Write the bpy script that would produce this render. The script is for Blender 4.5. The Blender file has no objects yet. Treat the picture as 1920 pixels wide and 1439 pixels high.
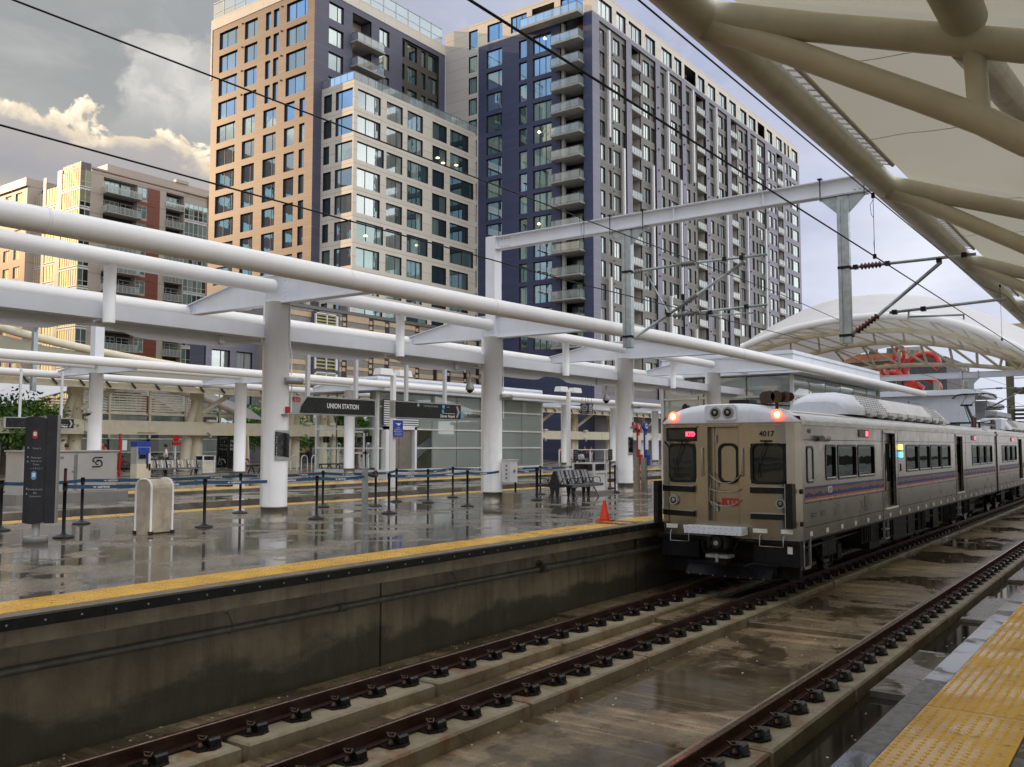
import bpy, bmesh, math, random
from mathutils import Vector, Matrix
R = math.radians
random.seed(7)
scn = bpy.context.scene
COL = scn.collection

# ------------------------------------------------------------------ camera
cam_d = bpy.data.cameras.new('camera'); cam = bpy.data.objects.new('camera', cam_d); COL.objects.link(cam)
cam.location = (0, 0, 1.68); cam.rotation_euler = (R(90 + 3.963), 0, R(36.057 - 90))
cam_d.sensor_width = 36; cam_d.lens = 36 * 1693.8 / 1920; cam_d.clip_start = 0.05; cam_d.clip_end = 9000
scn.camera = cam
scn.view_settings.view_transform = 'Standard'; scn.view_settings.look = 'None'
scn.view_settings.exposure = 0.72; scn.view_settings.gamma = 1
scn.cycles.max_bounces = 7; scn.cycles.glossy_bounces = 4; scn.cycles.transmission_bounces = 4
scn.cycles.transparent_max_bounces = 8; scn.cycles.caustics_reflective = False; scn.cycles.caustics_refractive = False

SUN_AZ, SUN_EL = 110.0, 18.0
sun_d = bpy.data.lights.new('sun', 'SUN'); sun = bpy.data.objects.new('sun', sun_d); COL.objects.link(sun)
sun_d.energy = 2.2; sun_d.angle = R(0.6); sun_d.color = (1.0, 0.68, 0.40)
sv = Vector((math.cos(R(SUN_AZ)) * math.cos(R(SUN_EL)), math.sin(R(SUN_AZ)) * math.cos(R(SUN_EL)), math.sin(R(SUN_EL))))
sun.rotation_euler = sv.to_track_quat('Z', 'Y').to_euler()

# ------------------------------------------------------------------ node helper
class NT:
    def __init__(s, nt): s.nt = nt; s.n = nt.nodes; s.l = nt.links
    def node(s, t, **k):
        n = s.n.new(t)
        for a, b in k.items(): setattr(n, a, b)
        return n
    def put(s, sock, v):
        if hasattr(v, 'is_output') or isinstance(v, bpy.types.NodeSocket): s.l.new(v, sock)
        else: sock.default_value = v
    def math(s, op, a, b=0.0, c=None, clamp=False):
        n = s.node('ShaderNodeMath', operation=op, use_clamp=clamp)
        s.put(n.inputs[0], a); s.put(n.inputs[1], b)
        if c is not None: s.put(n.inputs[2], c)
        return n.outputs[0]
    def ramp(s, v, lo, hi, a=0.0, b=1.0, smooth=True):
        n = s.node('ShaderNodeMapRange'); n.clamp = True
        if smooth: n.interpolation_type = 'SMOOTHSTEP'
        s.put(n.inputs['Value'], v); s.put(n.inputs['From Min'], lo); s.put(n.inputs['From Max'], hi)
        s.put(n.inputs['To Min'], a); s.put(n.inputs['To Max'], b)
        return n.outputs['Result']
    def mix(s, f, a, b, mode='MIX'):
        n = s.node('ShaderNodeMix', data_type='RGBA', blend_type=mode)
        s.put(n.inputs[0], f)
        for i, v in ((6, a), (7, b)):
            if isinstance(v, tuple) and len(v) == 3: v = v + (1,)
            s.put(n.inputs[i], v)
        return n.outputs[2]
    def noise(s, vec, scale, detail=4, rough=0.55, dist=0.0, dim='3D'):
        n = s.node('ShaderNodeTexNoise', noise_dimensions=dim)
        if vec is not None: s.l.new(vec, n.inputs['Vector'])
        n.inputs['Scale'].default_value = scale; n.inputs['Detail'].default_value = detail
        n.inputs['Roughness'].default_value = rough; n.inputs['Distortion'].default_value = dist
        return n.outputs['Fac']
    def mapping(s, vec, scale=(1, 1, 1), loc=(0, 0, 0), rot=(0, 0, 0)):
        n = s.node('ShaderNodeMapping'); s.l.new(vec, n.inputs['Vector'])
        n.inputs['Scale'].default_value = scale; n.inputs['Location'].default_value = loc; n.inputs['Rotation'].default_value = rot
        return n.outputs[0]
    def pos(s): return s.node('ShaderNodeNewGeometry').outputs['Position']
    def xyz(s, vec):
        n = s.node('ShaderNodeSeparateXYZ'); s.l.new(vec, n.inputs[0]); return n.outputs

# ------------------------------------------------------------------ world: broken evening overcast
def make_world():
    w = bpy.data.worlds.new('World'); scn.world = w; w.use_nodes = True
    t = NT(w.node_tree); t.n.clear()
    out = t.node('ShaderNodeOutputWorld'); bg = t.node('ShaderNodeBackground'); t.l.new(bg.outputs[0], out.inputs[0])
    bg.inputs['Strength'].default_value = 0.1
    sky = t.node('ShaderNodeTexSky', sky_type='NISHITA', sun_disc=False)
    sky.sun_elevation = R(SUN_EL); sky.sun_rotation = R(90 - SUN_AZ); sky.altitude = 1600; sky.dust_density = 2.0
    d = t.node('ShaderNodeTexCoord').outputs['Generated']
    x, y, z = t.xyz(d)
    el = t.math('ARCSINE', z)                                   # radians
    az = t.math('ARCTAN2', y, x)
    # how far round towards the sun
    dot = t.node('ShaderNodeVectorMath', operation='DOT_PRODUCT'); t.l.new(d, dot.inputs[0]); dot.inputs[1].default_value = sv
    sunw = dot.outputs['Value']
    k = 10.0
    def C(r, g, b, q=.70): return (r * k * q, g * k * q, b * k * q, 1)
    # general veil: lilac away from the sun, grey green towards it
    east = t.ramp(az, R(62), R(30))
    veil = t.mix(east, C(.40, .40, .37), C(.42, .455, .61))
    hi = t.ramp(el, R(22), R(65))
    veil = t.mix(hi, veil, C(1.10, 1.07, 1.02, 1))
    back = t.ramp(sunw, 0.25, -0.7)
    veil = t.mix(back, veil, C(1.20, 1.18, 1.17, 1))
    n1 = t.noise(t.mapping(d, (1, 1, 2.6)), 3.2, 6, .55, .3)
    n2 = t.noise(t.mapping(d, (1, 1, 2.0), (3, 1, 2)), 7.0, 6, .6, .4)
    dark = t.ramp(n1, .38, .66)
    veil = t.mix(t.math('MULTIPLY', dark, .55), veil, t.mix(east, C(.25, .265, .265), C(.33, .37, .52)))
    soft = t.ramp(n2, .50, .74)
    veil = t.mix(t.math('MULTIPLY', soft, .5), veil, t.mix(east, C(.52, .51, .49), C(.62, .62, .70)))
    # openings that show the clear sky texture
    gap = t.ramp(n1, .30, .22)
    gapc = t.mix(0.55, veil, sky.outputs[0])
    veil = t.mix(t.math('MULTIPLY', gap, .6), veil, gapc)
    veil = t.mix(0.06, veil, sky.outputs[0])
    # clear blue break round the western sky, the one the tower windows mirror
    brk = t.math('MULTIPLY', t.ramp(az, R(74), R(100)), t.math('MULTIPLY', t.ramp(el, R(17), R(21)), t.ramp(el, R(60), R(36))))
    brk = t.math('MULTIPLY', brk, t.ramp(n2, .62, .44))
    veil = t.mix(t.math('MULTIPLY', brk, .85), veil, C(.36, .58, .92))
    # broad cumulus with a billowed edge
    nb = t.noise(t.mapping(d, (1, 1, 1.0), (.3, .8, 0)), 11.0, 8, .58, .5)
    nb2 = t.noise(t.mapping(d, (1, 1, 1.3), (7, 2, 1)), 26.0, 7, .6, .6)
    da = t.math('SUBTRACT', az, R(56.6)); de = t.math('SUBTRACT', el, R(19.9))
    rr = t.math('SQRT', t.math('ADD', t.math('POWER', t.math('DIVIDE', da, R(3.9)), 2.0), t.math('POWER', t.math('DIVIDE', de, R(3.6)), 2.0)))
    rr = t.math('ADD', rr, t.math('MULTIPLY', t.math('SUBTRACT', nb, .5), 2.6))
    rr = t.math('ADD', rr, t.math('MULTIPLY', t.math('SUBTRACT', nb2, .5), .55))
    cum = t.ramp(rr, 1.06, .78)
    cumf = t.math('MULTIPLY', cum, t.ramp(el, R(17.2), R(20.5), .15, .95))
    cumc = t.mix(t.ramp(nb2, .35, .7), C(.50, .49, .47), C(.66, .64, .60))
    veil = t.mix(cumf, veil, cumc)
    # low bank with sunlit crest
    crest = t.math('ADD', R(17.9), t.math('MULTIPLY', t.math('MINIMUM', t.math('SUBTRACT', az, R(57.5)), R(9)), .14))
    crest = t.math('ADD', crest, t.math('MULTIPLY', t.math('SUBTRACT', nb, .5), R(6.0)))
    crest = t.math('ADD', crest, t.math('MULTIPLY', t.math('SUBTRACT', nb2, .5), R(3.2)))
    dc = t.math('SUBTRACT', crest, el)                              # >0 inside the bank
    inside = t.ramp(dc, R(-.10), R(.28))
    litm = t.math('MULTIPLY', inside, t.ramp(dc, R(1.5), R(.15)))
    tow = t.ramp(sunw, .30, .58)
    inside = t.math('MULTIPLY', inside, t.ramp(sunw, .1, .45))
    bankc = t.mix(t.ramp(dc, R(1.0), R(5.5)), C(.44, .41, .40), C(.34, .34, .37))
    bankc = t.mix(t.ramp(el, R(15.5), R(12.0)), bankc, C(.76, .62, .40))
    veil = t.mix(t.math('MULTIPLY', inside, .95), veil, bankc)
    litc = t.mix(t.ramp(nb2, .42, .68), C(.80, .68, .50), C(1.45, 1.27, .95))
    veil = t.mix(t.math('MULTIPLY', t.math('MULTIPLY', litm, tow), .9), veil, litc)
    # glow where the sun stands behind the clouds
    glow = t.math('POWER', t.math('MAXIMUM', sunw, 0.0), 70.0)
    veil = t.mix(t.math('MULTIPLY', glow, .85), veil, C(4.5, 3.0, 1.3))
    # below the horizon
    veil = t.mix(t.ramp(el, R(0), R(-3)), veil, C(.16, .15, .13))
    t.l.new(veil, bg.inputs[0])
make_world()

# ------------------------------------------------------------------ materials
MATS = {}
def newmat(name):
    m = bpy.data.materials.new(name); m.use_nodes = True; t = NT(m.node_tree)
    b = t.n['Principled BSDF']; MATS[name] = m
    return m, t, b
def pbr(name, col, rough=.5, metal=0.0, var=.12, scale=2.0, bump=0.0, bscale=40, streak=0.0, streakcol=(.25, .2, .14), spec=.5, rvar=.1, emit=None, coat=0.0):
    m, t, b = newmat(name)
    p = t.pos()
    n = t.noise(p, scale, 5, .6)
    dk = tuple(c * (1 - var) for c in col); lt = tuple(min(1, c * (1 + var)) for c in col)
    c = t.mix(t.ramp(n, .3, .7), dk, lt)
    if streak:
        s = t.noise(t.mapping(p, (9, 9, .5)), 1.0, 4, .6)
        s2 = t.noise(p, .7, 3)
        f = t.math('MULTIPLY', t.math('MULTIPLY', t.ramp(s, .50, .72), t.ramp(s2, .35, .65)), streak)
        c = t.mix(f, c, streakcol)
    t.l.new(c, b.inputs['Base Color'])
    t.put(b.inputs['Roughness'], t.ramp(t.noise(p, scale * 3.1, 3), .3, .7, max(0.02, rough - rvar), min(1, rough + rvar)))
    b.inputs['Metallic'].default_value = metal; b.inputs['Specular IOR Level'].default_value = spec
    b.inputs['Coat Weight'].default_value = coat; b.inputs['Coat Roughness'].default_value = .08
    if bump:
        bp = t.node('ShaderNodeBump'); bp.inputs['Strength'].default_value = bump; bp.inputs['Distance'].default_value = .02
        t.l.new(t.noise(p, bscale, 4), bp.inputs['Height']); t.l.new(bp.outputs[0], b.inputs['Normal'])
    if emit:
        b.inputs['Emission Color'].default_value = emit[0] + (1,); b.inputs['Emission Strength'].default_value = emit[1]
    return m
def wet(name, c1, c2, puddle=.5, pscale=.8, pud_col=.62, damp=.28, bump=.25, stain=None, stretch=(1, 1, 1), streaks=0.0):
    """concrete with a film of water: pools are dark and mirror like, the rest damp"""
    m, t, b = newmat(name)
    p = t.pos()
    n = t.noise(p, 1.4, 6, .62, .2); f = t.noise(p, 14, 5, .65)
    c = t.mix(t.ramp(n, .3, .7), c1, c2)
    c = t.mix(t.math('MULTIPLY', t.ramp(f, .45, .75), .35), c, tuple(x * .62 for x in c1))
    if stain:
        c = t.mix(t.math('MULTIPLY', t.ramp(t.noise(t.mapping(p, (1, 1, 1), (5, 3, 2)), 2.3, 6, .7), .48, .68), .75), c, stain)
    if streaks:
        sk = t.noise(t.mapping(p, (7.0, .55, 1)), 1.0, 5, .6)
        c = t.mix(t.math('MULTIPLY', t.ramp(sk, .5, .66), streaks), c, tuple(min(1, x * 1.7) for x in c2))
    pn = t.noise(t.mapping(p, stretch), pscale, 5, .58, .35)
    pud = t.ramp(pn, puddle, puddle + .055)
    edge = t.math('MULTIPLY', t.ramp(pn, puddle - .09, puddle), .5)
    c = t.mix(edge, c, tuple(x * .8 for x in c1))
    c = t.mix(pud, c, t.mix(1.0, c, (pud_col, pud_col, pud_col, 1), 'MULTIPLY'))
    t.l.new(c, b.inputs['Base Color'])
    r = t.ramp(f, .3, .7, damp, damp + .22)
    rr = t.node('ShaderNodeMix'); t.put(rr.inputs[0], pud); t.put(rr.inputs[2], r); rr.inputs[3].default_value = .035
    t.l.new(rr.outputs[0], b.inputs['Roughness'])
    b.inputs['IOR'].default_value = 1.42
    bp = t.node('ShaderNodeBump'); bp.inputs['Distance'].default_value = .01
    t.put(bp.inputs['Strength'], t.math('MULTIPLY', t.math('SUBTRACT', 1.0, t.math('MULTIPLY', pud, .90)), bump))
    t.l.new(t.math('ADD', t.math('MULTIPLY', f, .6), t.noise(p, 55, 3)), bp.inputs['Height']); t.l.new(bp.outputs[0], b.inputs['Normal'])
    return m
def glassy(name, tint, refl=.55, curtain=(.30, .34, .30), dark=(.03, .045, .045), rough=.015, cfac=.5):
    """window glass seen from outside: reflects the sky over a dim room with blinds"""
    m, t, b = newmat(name); t.n.remove(b)
    out = t.n['Material Output']
    gl = t.node('ShaderNodeBsdfGlossy'); gl.inputs['Color'].default_value = tint + (1,); gl.inputs['Roughness'].default_value = rough
    df = t.node('ShaderNodeBsdfDiffuse')
    rnd = t.node('ShaderNodeObjectInfo').outputs['Random']
    p = t.pos()
    cur = t.noise(t.mapping(p, (3.2, 3.2, .15)), 1.0, 3)
    hasc = t.ramp(rnd, 1 - cfac, 1 - cfac + .02)
    c = t.mix(hasc, dark, t.mix(t.ramp(cur, .35, .65), tuple(x * .7 for x in curtain), curtain))
    c = t.mix(t.ramp(t.math('FRACT', t.math('MULTIPLY', rnd, 7.31)), .0, 1., 0.0, .5, False), c, dark)
    t.l.new(c, df.inputs['Color'])
    lw = t.node('ShaderNodeFresnel'); lw.inputs['IOR'].default_value = 1.5
    f = t.math('ADD', refl, t.math('MULTIPLY', lw.outputs[0], 1 - refl), clamp=True)
    bp = t.node('ShaderNodeBump'); bp.inputs['Strength'].default_value = .05; bp.inputs['Distance'].default_value = .05
    t.l.new(t.noise(p, 1.3, 2), bp.inputs['Height']); t.l.new(bp.outputs[0], gl.inputs['Normal'])
    mx = t.node('ShaderNodeMixShader'); t.l.new(f, mx.inputs[0]); t.l.new(df.outputs[0], mx.inputs[1]); t.l.new(gl.outputs[0], mx.inputs[2])
    t.l.new(mx.outputs[0], out.inputs[0])
    return m
def clearglass(name, tint=(.80, .90, .86), alpha=.45):
    m, t, b = newmat(name); t.n.remove(b); out = t.n['Material Output']
    gl = t.node('ShaderNodeBsdfGlossy'); gl.inputs['Roughness'].default_value = .02; gl.inputs['Color'].default_value = (.9, .95, .95, 1)
    tr = t.node('ShaderNodeBsdfTransparent'); tr.inputs['Color'].default_value = tint + (1,)
    df = t.node('ShaderNodeBsdfDiffuse'); df.inputs['Color'].default_value = (.66, .74, .68, 1)
    m1 = t.node('ShaderNodeMixShader'); m1.inputs[0].default_value = alpha; t.l.new(tr.outputs[0], m1.inputs[1]); t.l.new(df.outputs[0], m1.inputs[2])
    lw = t.node('ShaderNodeFresnel'); lw.inputs['IOR'].default_value = 1.5
    m2 = t.node('ShaderNodeMixShader'); t.l.new(t.math('ADD', lw.outputs[0], .12, clamp=True), m2.inputs[0]); t.l.new(m1.outputs[0], m2.inputs[1]); t.l.new(gl.outputs[0], m2.inputs[2])
    t.l.new(m2.outputs[0], out.inputs[0]); return m
def siding(name, col, pitch=.42, axis=2, rough=.45, depth=.45, var=.10, vpitch=0):
    m, t, b = newmat(name); p = t.pos(); o = t.xyz(p)
    fr = t.math('FRACT', t.math('DIVIDE', o[axis], pitch))
    line = t.ramp(fr, .10, .04)
    row = t.math('FLOOR', t.math('DIVIDE', o[axis], pitch))
    wn = t.node('ShaderNodeTexWhiteNoise', noise_dimensions='1D'); t.l.new(row, wn.inputs['W'])
    c = t.mix(t.ramp(wn.outputs['Value'], 0, 1), tuple(x * (1 - var) for x in col), tuple(min(1, x * (1 + var)) for x in col))
    c = t.mix(t.math('MULTIPLY', t.ramp(t.noise(p, .35, 4), .3, .7), .18), c, tuple(x * .8 for x in col))
    if vpitch:
        u = t.math('ADD', o[0], o[1]); v = t.ramp(t.math('FRACT', t.math('DIVIDE', u, vpitch)), .03, .012)
        line = t.math('MAXIMUM', line, v)
    c = t.mix(t.math('MULTIPLY', line, depth), c, tuple(x * .25 for x in col))
    t.l.new(c, b.inputs['Base Color']); b.inputs['Roughness'].default_value = rough
    return m

pbr('white_paint', (.86, .855, .84), .32, var=.03, scale=1.2, streak=.10, streakcol=(.50, .44, .34), rvar=.04)
pbr('white_steel', (.76, .785, .83), .36, var=.04, scale=1.3, streak=.12, streakcol=(.5, .42, .3), rvar=.04)
pbr('white_clean', (.80, .80, .80), .35, var=.03)
pbr('cream_paint', (.78, .70, .52), .5, var=.06, streak=.15)
pbr('canopy_tube', (.60, .56, .44), .38, var=.07, scale=2.5, streak=.2, streakcol=(.35, .28, .16), bump=.05, bscale=8)
pbr('galvanised', (.40, .45, .47), .42, metal=.55, var=.14, scale=6)
pbr('stainless', (.275, .242, .192), .30, metal=.80, var=.035, scale=1.1, rvar=.03, streak=.22, streakcol=(.13, .11, .08))
pbr('ring_steel', (.36, .33, .28), .40, metal=.8, var=.06, scale=3, rvar=.03)
pbr('roof_white', (.74, .78, .86), .35, var=.04, streak=.1)
pbr('roof_silver', (.62, .62, .60), .38, var=.07, metal=.2, streak=.25)
pbr('black_rubber', (.012, .013, .012), .38, spec=.2, var=.3, scale=9, bump=.3)
pbr('black_plastic', (.014, .014, .016), .35, spec=.2, var=.2)
pbr('black_metal', (.013, .013, .015), .45, spec=.2, var=.3, scale=8, bump=.2)
pbr('undercarriage', (.014, .012, .011), .62, spec=.2, var=.5, scale=5, bump=.4, bscale=14)
pbr('dark_grey', (.030, .031, .034), .35, spec=.3, var=.1)
pbr('grey_metal', (.33, .33, .32), .4, metal=.3, var=.1)
pbr('belt_blue', (.03, .095, .19), .45, var=.15, scale=6)
pbr('blue_paint', (.02, .06, .38), .35)
pbr('sign_black', (.010, .011, .012), .22, var=.2)
pbr('sign_frame', (.42, .46, .44), .4, metal=.2)
pbr('sign_white', (.85, .85, .83), .5, var=.02)
pbr('letter_grey', (.45, .45, .45), .5, var=.02)
pbr('red_paint', (.50, .015, .012), .3)
pbr('cone_orange', (.78, .055, .015), .45, var=.2, scale=12, streak=.3, streakcol=(.2, .03, .02))
pbr('cyan_mark', (.10, .40, .62), .5)
def yellow():
    m, t, b = newmat('yellow_tactile'); p = t.pos()
    c = t.mix(t.ramp(t.noise(p, 1.8, 5, .6), .3, .7), (.60, .33, .035), (.76, .46, .065))
    sp = t.noise(t.mapping(p, (1, 1, 1), (4, 2, 0)), 13, 5, .62); ar = t.noise(p, 1.1, 3)
    c = t.mix(t.math('MULTIPLY', t.math('MULTIPLY', t.ramp(sp, .60, .66), t.ramp(ar, .42, .62)), .72), c, (.10, .065, .03))
    c = t.mix(t.math('MULTIPLY', t.ramp(t.noise(t.mapping(p, (1, 1, 1), (9, 9, 1)), 3.2, 4), .66, .74), .5), c, (.62, .50, .34))
    t.l.new(c, b.inputs['Base Color']); t.put(b.inputs['Roughness'], t.ramp(t.noise(p, 2.2, 4), .35, .65, .16, .5))
    bp = t.node('ShaderNodeBump'); bp.inputs['Strength'].default_value = .15; bp.inputs['Distance'].default_value = .02; t.l.new(t.noise(p, 30, 4), bp.inputs['Height']); t.l.new(bp.outputs[0], b.inputs['Normal'])
yellow()
pbr('rust_rail', (.090, .032, .018), .48, var=.35, scale=7, metal=.25, bump=.3)
pbr('rust_shaded', (.045, .017, .012), .45, var=.35, scale=7, metal=.2, bump=.3); pbr('rail_head', (.16, .105, .08), .24, metal=.75, var=.25, scale=12)  # far track's rails: rust darkened, their shadow put into the colour
pbr('clip_iron', (.022, .020, .019), .28, metal=.4, var=.35, scale=14)
pbr('clip_block', (.060, .066, .068), .34, var=.3, scale=14); pbr('clip_rust', (.055, .028, .016), .34, metal=.5, var=.4, scale=14)
pbr('pipe_grey', (.10, .10, .085), .40, var=.25, scale=5, streak=.3)
pbr('louver_cream', (.74, .69, .56), .5)
pbr('frame_dark', (.020, .014, .018), .4, var=.1)
pbr('mullion_grey', (.16, .15, .145), .5)
pbr('mullion_white', (.72, .72, .68), .45)
pbr('slab_concrete', (.42, .41, .38), .7, var=.1)
pbr('cabinet_grey', (.47, .45, .42), .45, var=.05, streak=.25, streakcol=(.3, .26, .2))
pbr('bench_metal', (.22, .225, .23), .35, metal=.5)
pbr('bin_mesh', (.52, .45, .34), .5, var=.2, scale=4, streak=.5, streakcol=(.33, .2, .1))
pbr('tan_panel', (.56, .42, .27), .6, var=.06)
pbr('grey_panel', (.25, .235, .215), .6, var=.08)
pbr('skin', (.42, .22, .14), .55); pbr('cloth_white', (.66, .66, .68), .8); pbr('cloth_dark', (.03, .03, .045), .8)
pbr('cloth_orange', (.60, .12, .04), .8); pbr('cloth_yellow', (.62, .48, .16), .8); pbr('hair', (.02, .014, .01), .7)
pbr('bark', (.08, .055, .035), .9, bump=.4)
pbr('leaf', (.13, .26, .035), .6, var=.45, scale=1.7); pbr('leaf_dark', (.05, .13, .022), .6, var=.4, scale=1.7)
pbr('bike_red', (.42, .02, .02), .4); pbr('bike_grey', (.5, .5, .52), .4, metal=.3)
pbr('sculpture_red', (.55, .010, .010), .25, coat=.4)
pbr('orange_net', (.62, .20, .09), .7, var=.2); pbr('tan_wall', (.45, .36, .25), .7); pbr('dark_screen', (.10, .10, .105), .7, var=.2)
pbr('copper_horn', (.06, .045, .04), .35, metal=.5); pbr('insulator_brown', (.10, .018, .012), .25); pbr('insulator_grey', (.20, .20, .195), .35)
pbr('stripe_blue', (.030, .040, .22), .35, var=.05); pbr('stripe_red', (.42, .05, .04), .35); pbr('stripe_yellow', (.66, .42, .10), .35)
pbr('cyan_pale', (.34, .44, .46), .5); pbr('reflector', (.80, .80, .70), .35); pbr('cord_steel', (.30, .28, .26), .35, metal=.7)
pbr('lamp_red', (.6, .02, .01), .3, emit=((1.0, .05, .02), 6.0)); pbr('lamp_core', (1, .5, .1), .3, emit=((1.0, .55, .12), 16.0))
pbr('led_red', (.5, .01, .01), .4, emit=((1.0, .03, .05), 5.0)); pbr('led_amber', (.6, .4, .05), .4, emit=((1.0, .62, .06), 4.0)); pbr('led_blue', (.05, .3, .7), .4, emit=((.05, .45, 1.0), 4.0))
pbr('warm_bulb', (.9, .7, .4), .4, emit=((1.0, .72, .38), 5.0))
pbr('lens_glass', (.25, .25, .26), .08, metal=.7); pbr('poster_dark', (.02, .022, .035), .35)
siding('siding_brown', (.25, .18, .135), .42, var=.09); siding('siding_blue', (.105, .108, .155), .42, var=.07)
siding('siding_navy', (.060, .072, .150), .40, var=.08); siding('siding_lilac', (.22, .215, .275), .42, var=.06); siding('siding_taupe', (.165, .155, .135), .75, var=.10, depth=.6)
siding('siding_umber', (.085, .075, .060), .6, var=.1)
siding('panel_cream', (.76, .70, .59), 1.565, var=.03, depth=.3, vpitch=2.3); siding('panel_pale', (.64, .61, .55), 1.5, var=.03, depth=.25)
siding('brick_rust', (.235, .075, .045), .12, var=.10, depth=.35); siding('stucco', (.50, .44, .37), 3.2, var=.03, depth=.3)
siding('brick_brown', (.16, .09, .06), .12, var=.1)
glassy('glass_sky', (.58, .80, 1.0), .72, (.36, .40, .36)); glassy('glass_teal', (.50, .64, .62), .42, (.42, .56, .50), (.05, .08, .075), cfac=.6)
glassy('glass_dim', (.42, .54, .54), .30, (.24, .32, .29), (.015, .03, .03), cfac=.4); glassy('glass_sunlit', (.95, .86, .60), .72, (.40, .42, .30))  # the golden tint puts the sun's glow into the pane colour
glassy('glass_pale', (.72, .80, .78), .50, (.62, .66, .62), (.10, .13, .125), cfac=.68)
glassy('train_glass', (.30, .34, .31), .03, (.04, .04, .035), (.006, .007, .006), cfac=.3)
clearglass('glass_clear', (.82, .92, .88), .42); clearglass('rail_glass', (.70, .84, .86), .38)
m = wet('platform_wet', (.165, .145, .115), (.28, .245, .20), .445, .75, .62, .17, .20, stretch=(1, 1, 1)); wet('far_wet', (.20, .18, .15), (.30, .27, .22), .50, .6, .7, .22, .2)
wet('track_slab', (.18, .132, .075), (.33, .255, .155), .49, .42, .5, .24, .5, stain=(.055, .038, .022), stretch=(1, 1, 1), streaks=.75)
wet('pit_water', (.030, .024, .017), (.045, .037, .026), .20, .6, .7, .14, .2); wet('edge_wet', (.11, .105, .095), (.19, .18, .165), .53, 1.1, .6, .3, .3); wet('plain_damp', (.13, .115, .085), (.21, .185, .14), .75, 1.1, .8, .4, .3)
wet('plinth_concrete', (.22, .19, .125), (.34, .295, .20), .66, 1.2, .8, .42, .35, stain=(.19, .075, .022))
def wallmat():
    m, t, b = newmat('pit_wall'); p = t.pos(); o = t.xyz(p)
    n = t.noise(p, 1.2, 6, .6, .3); st = t.noise(t.mapping(p, (6, 6, .6)), 1.0, 5, .65)
    c = t.mix(t.ramp(n, .3, .7), (.15, .125, .082), (.27, .23, .16))
    c = t.mix(t.math('MULTIPLY', t.ramp(st, .45, .7), .5), c, (.075, .062, .04))
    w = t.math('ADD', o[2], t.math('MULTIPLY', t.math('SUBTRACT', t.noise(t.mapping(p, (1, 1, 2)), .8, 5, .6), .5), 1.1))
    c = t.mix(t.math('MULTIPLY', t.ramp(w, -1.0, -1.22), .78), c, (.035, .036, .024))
    c = t.mix(t.math('MULTIPLY', t.ramp(t.noise(p, 4, 5), .6, .75), .25), c, (.21, .19, .15))
    t.l.new(c, b.inputs['Base Color']); b.inputs['Roughness'].default_value = .48
    bp = t.node('ShaderNodeBump'); bp.inputs['Strength'].default_value = .4; bp.inputs['Distance'].default_value = .02
    t.l.new(t.noise(p, 18, 5), bp.inputs['Height']); t.l.new(bp.outputs[0], b.inputs['Normal'])
wallmat()
def fabricmat(name, c1, tr, w):
    m, t, b = newmat(name); t.n.remove(b); out = t.n['Material Output']; p = t.pos()
    c = t.mix(t.ramp(t.noise(p, .6, 4), .3, .7), tuple(x * .93 for x in c1), c1)
    d = t.node('ShaderNodeBsdfDiffuse'); t.l.new(c, d.inputs[0]); q = t.node('ShaderNodeBsdfTranslucent'); q.inputs[0].default_value = tr + (1,)
    mx = t.node('ShaderNodeMixShader'); mx.inputs[0].default_value = w; t.l.new(d.outputs[0], mx.inputs[1]); t.l.new(q.outputs[0], mx.inputs[2]); t.l.new(mx.outputs[0], out.inputs[0])
fabricmat('fabric_under', (.70, .67, .55), (.76, .73, .60), .32); fabricmat('fabric_white', (.84, .84, .86), (.8, .8, .8), .25)
def holes_mat():
    m, t, b = newmat('perforated'); p = t.pos(); o = t.xyz(p)
    fx = t.math('FRACT', t.math('DIVIDE', o[0], .24)); fz = t.math('FRACT', t.math('DIVIDE', o[2], .085))
    h = t.math('MULTIPLY', t.math('GREATER_THAN', fx, .42), t.math('GREATER_THAN', fz, .45))
    t.l.new(t.mix(h, (.60, .60, .58), (.01, .01, .01)), b.inputs['Base Color']); b.inputs['Roughness'].default_value = .4
holes_mat()
def skyline_mat():
    m, t, b = newmat('mountain_band'); p = t.pos(); o = t.xyz(p)
    n = t.noise(t.mapping(p, (1, 0, 0)), 3.0, 5, .7); n2 = t.noise(t.mapping(p, (1, 0, 0), (9, 0, 0)), 1.1, 4, .7)
    h1 = t.math('ADD', .71, t.math('MULTIPLY', t.math('SUBTRACT', n, .5), .34)); h2 = t.math('ADD', .80, t.math('MULTIPLY', t.math('SUBTRACT', n2, .5), .20))
    c = t.mix(t.math('GREATER_THAN', o[2], h1), (.012, .016, .15), (.21, .13, .115))
    c = t.mix(t.math('GREATER_THAN', o[2], h2), c, (.06, .05, .15))
    t.l.new(c, b.inputs['Base Color']); b.inputs['Roughness'].default_value = .5; b.inputs['Specular IOR Level'].default_value = .25
skyline_mat()
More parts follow.
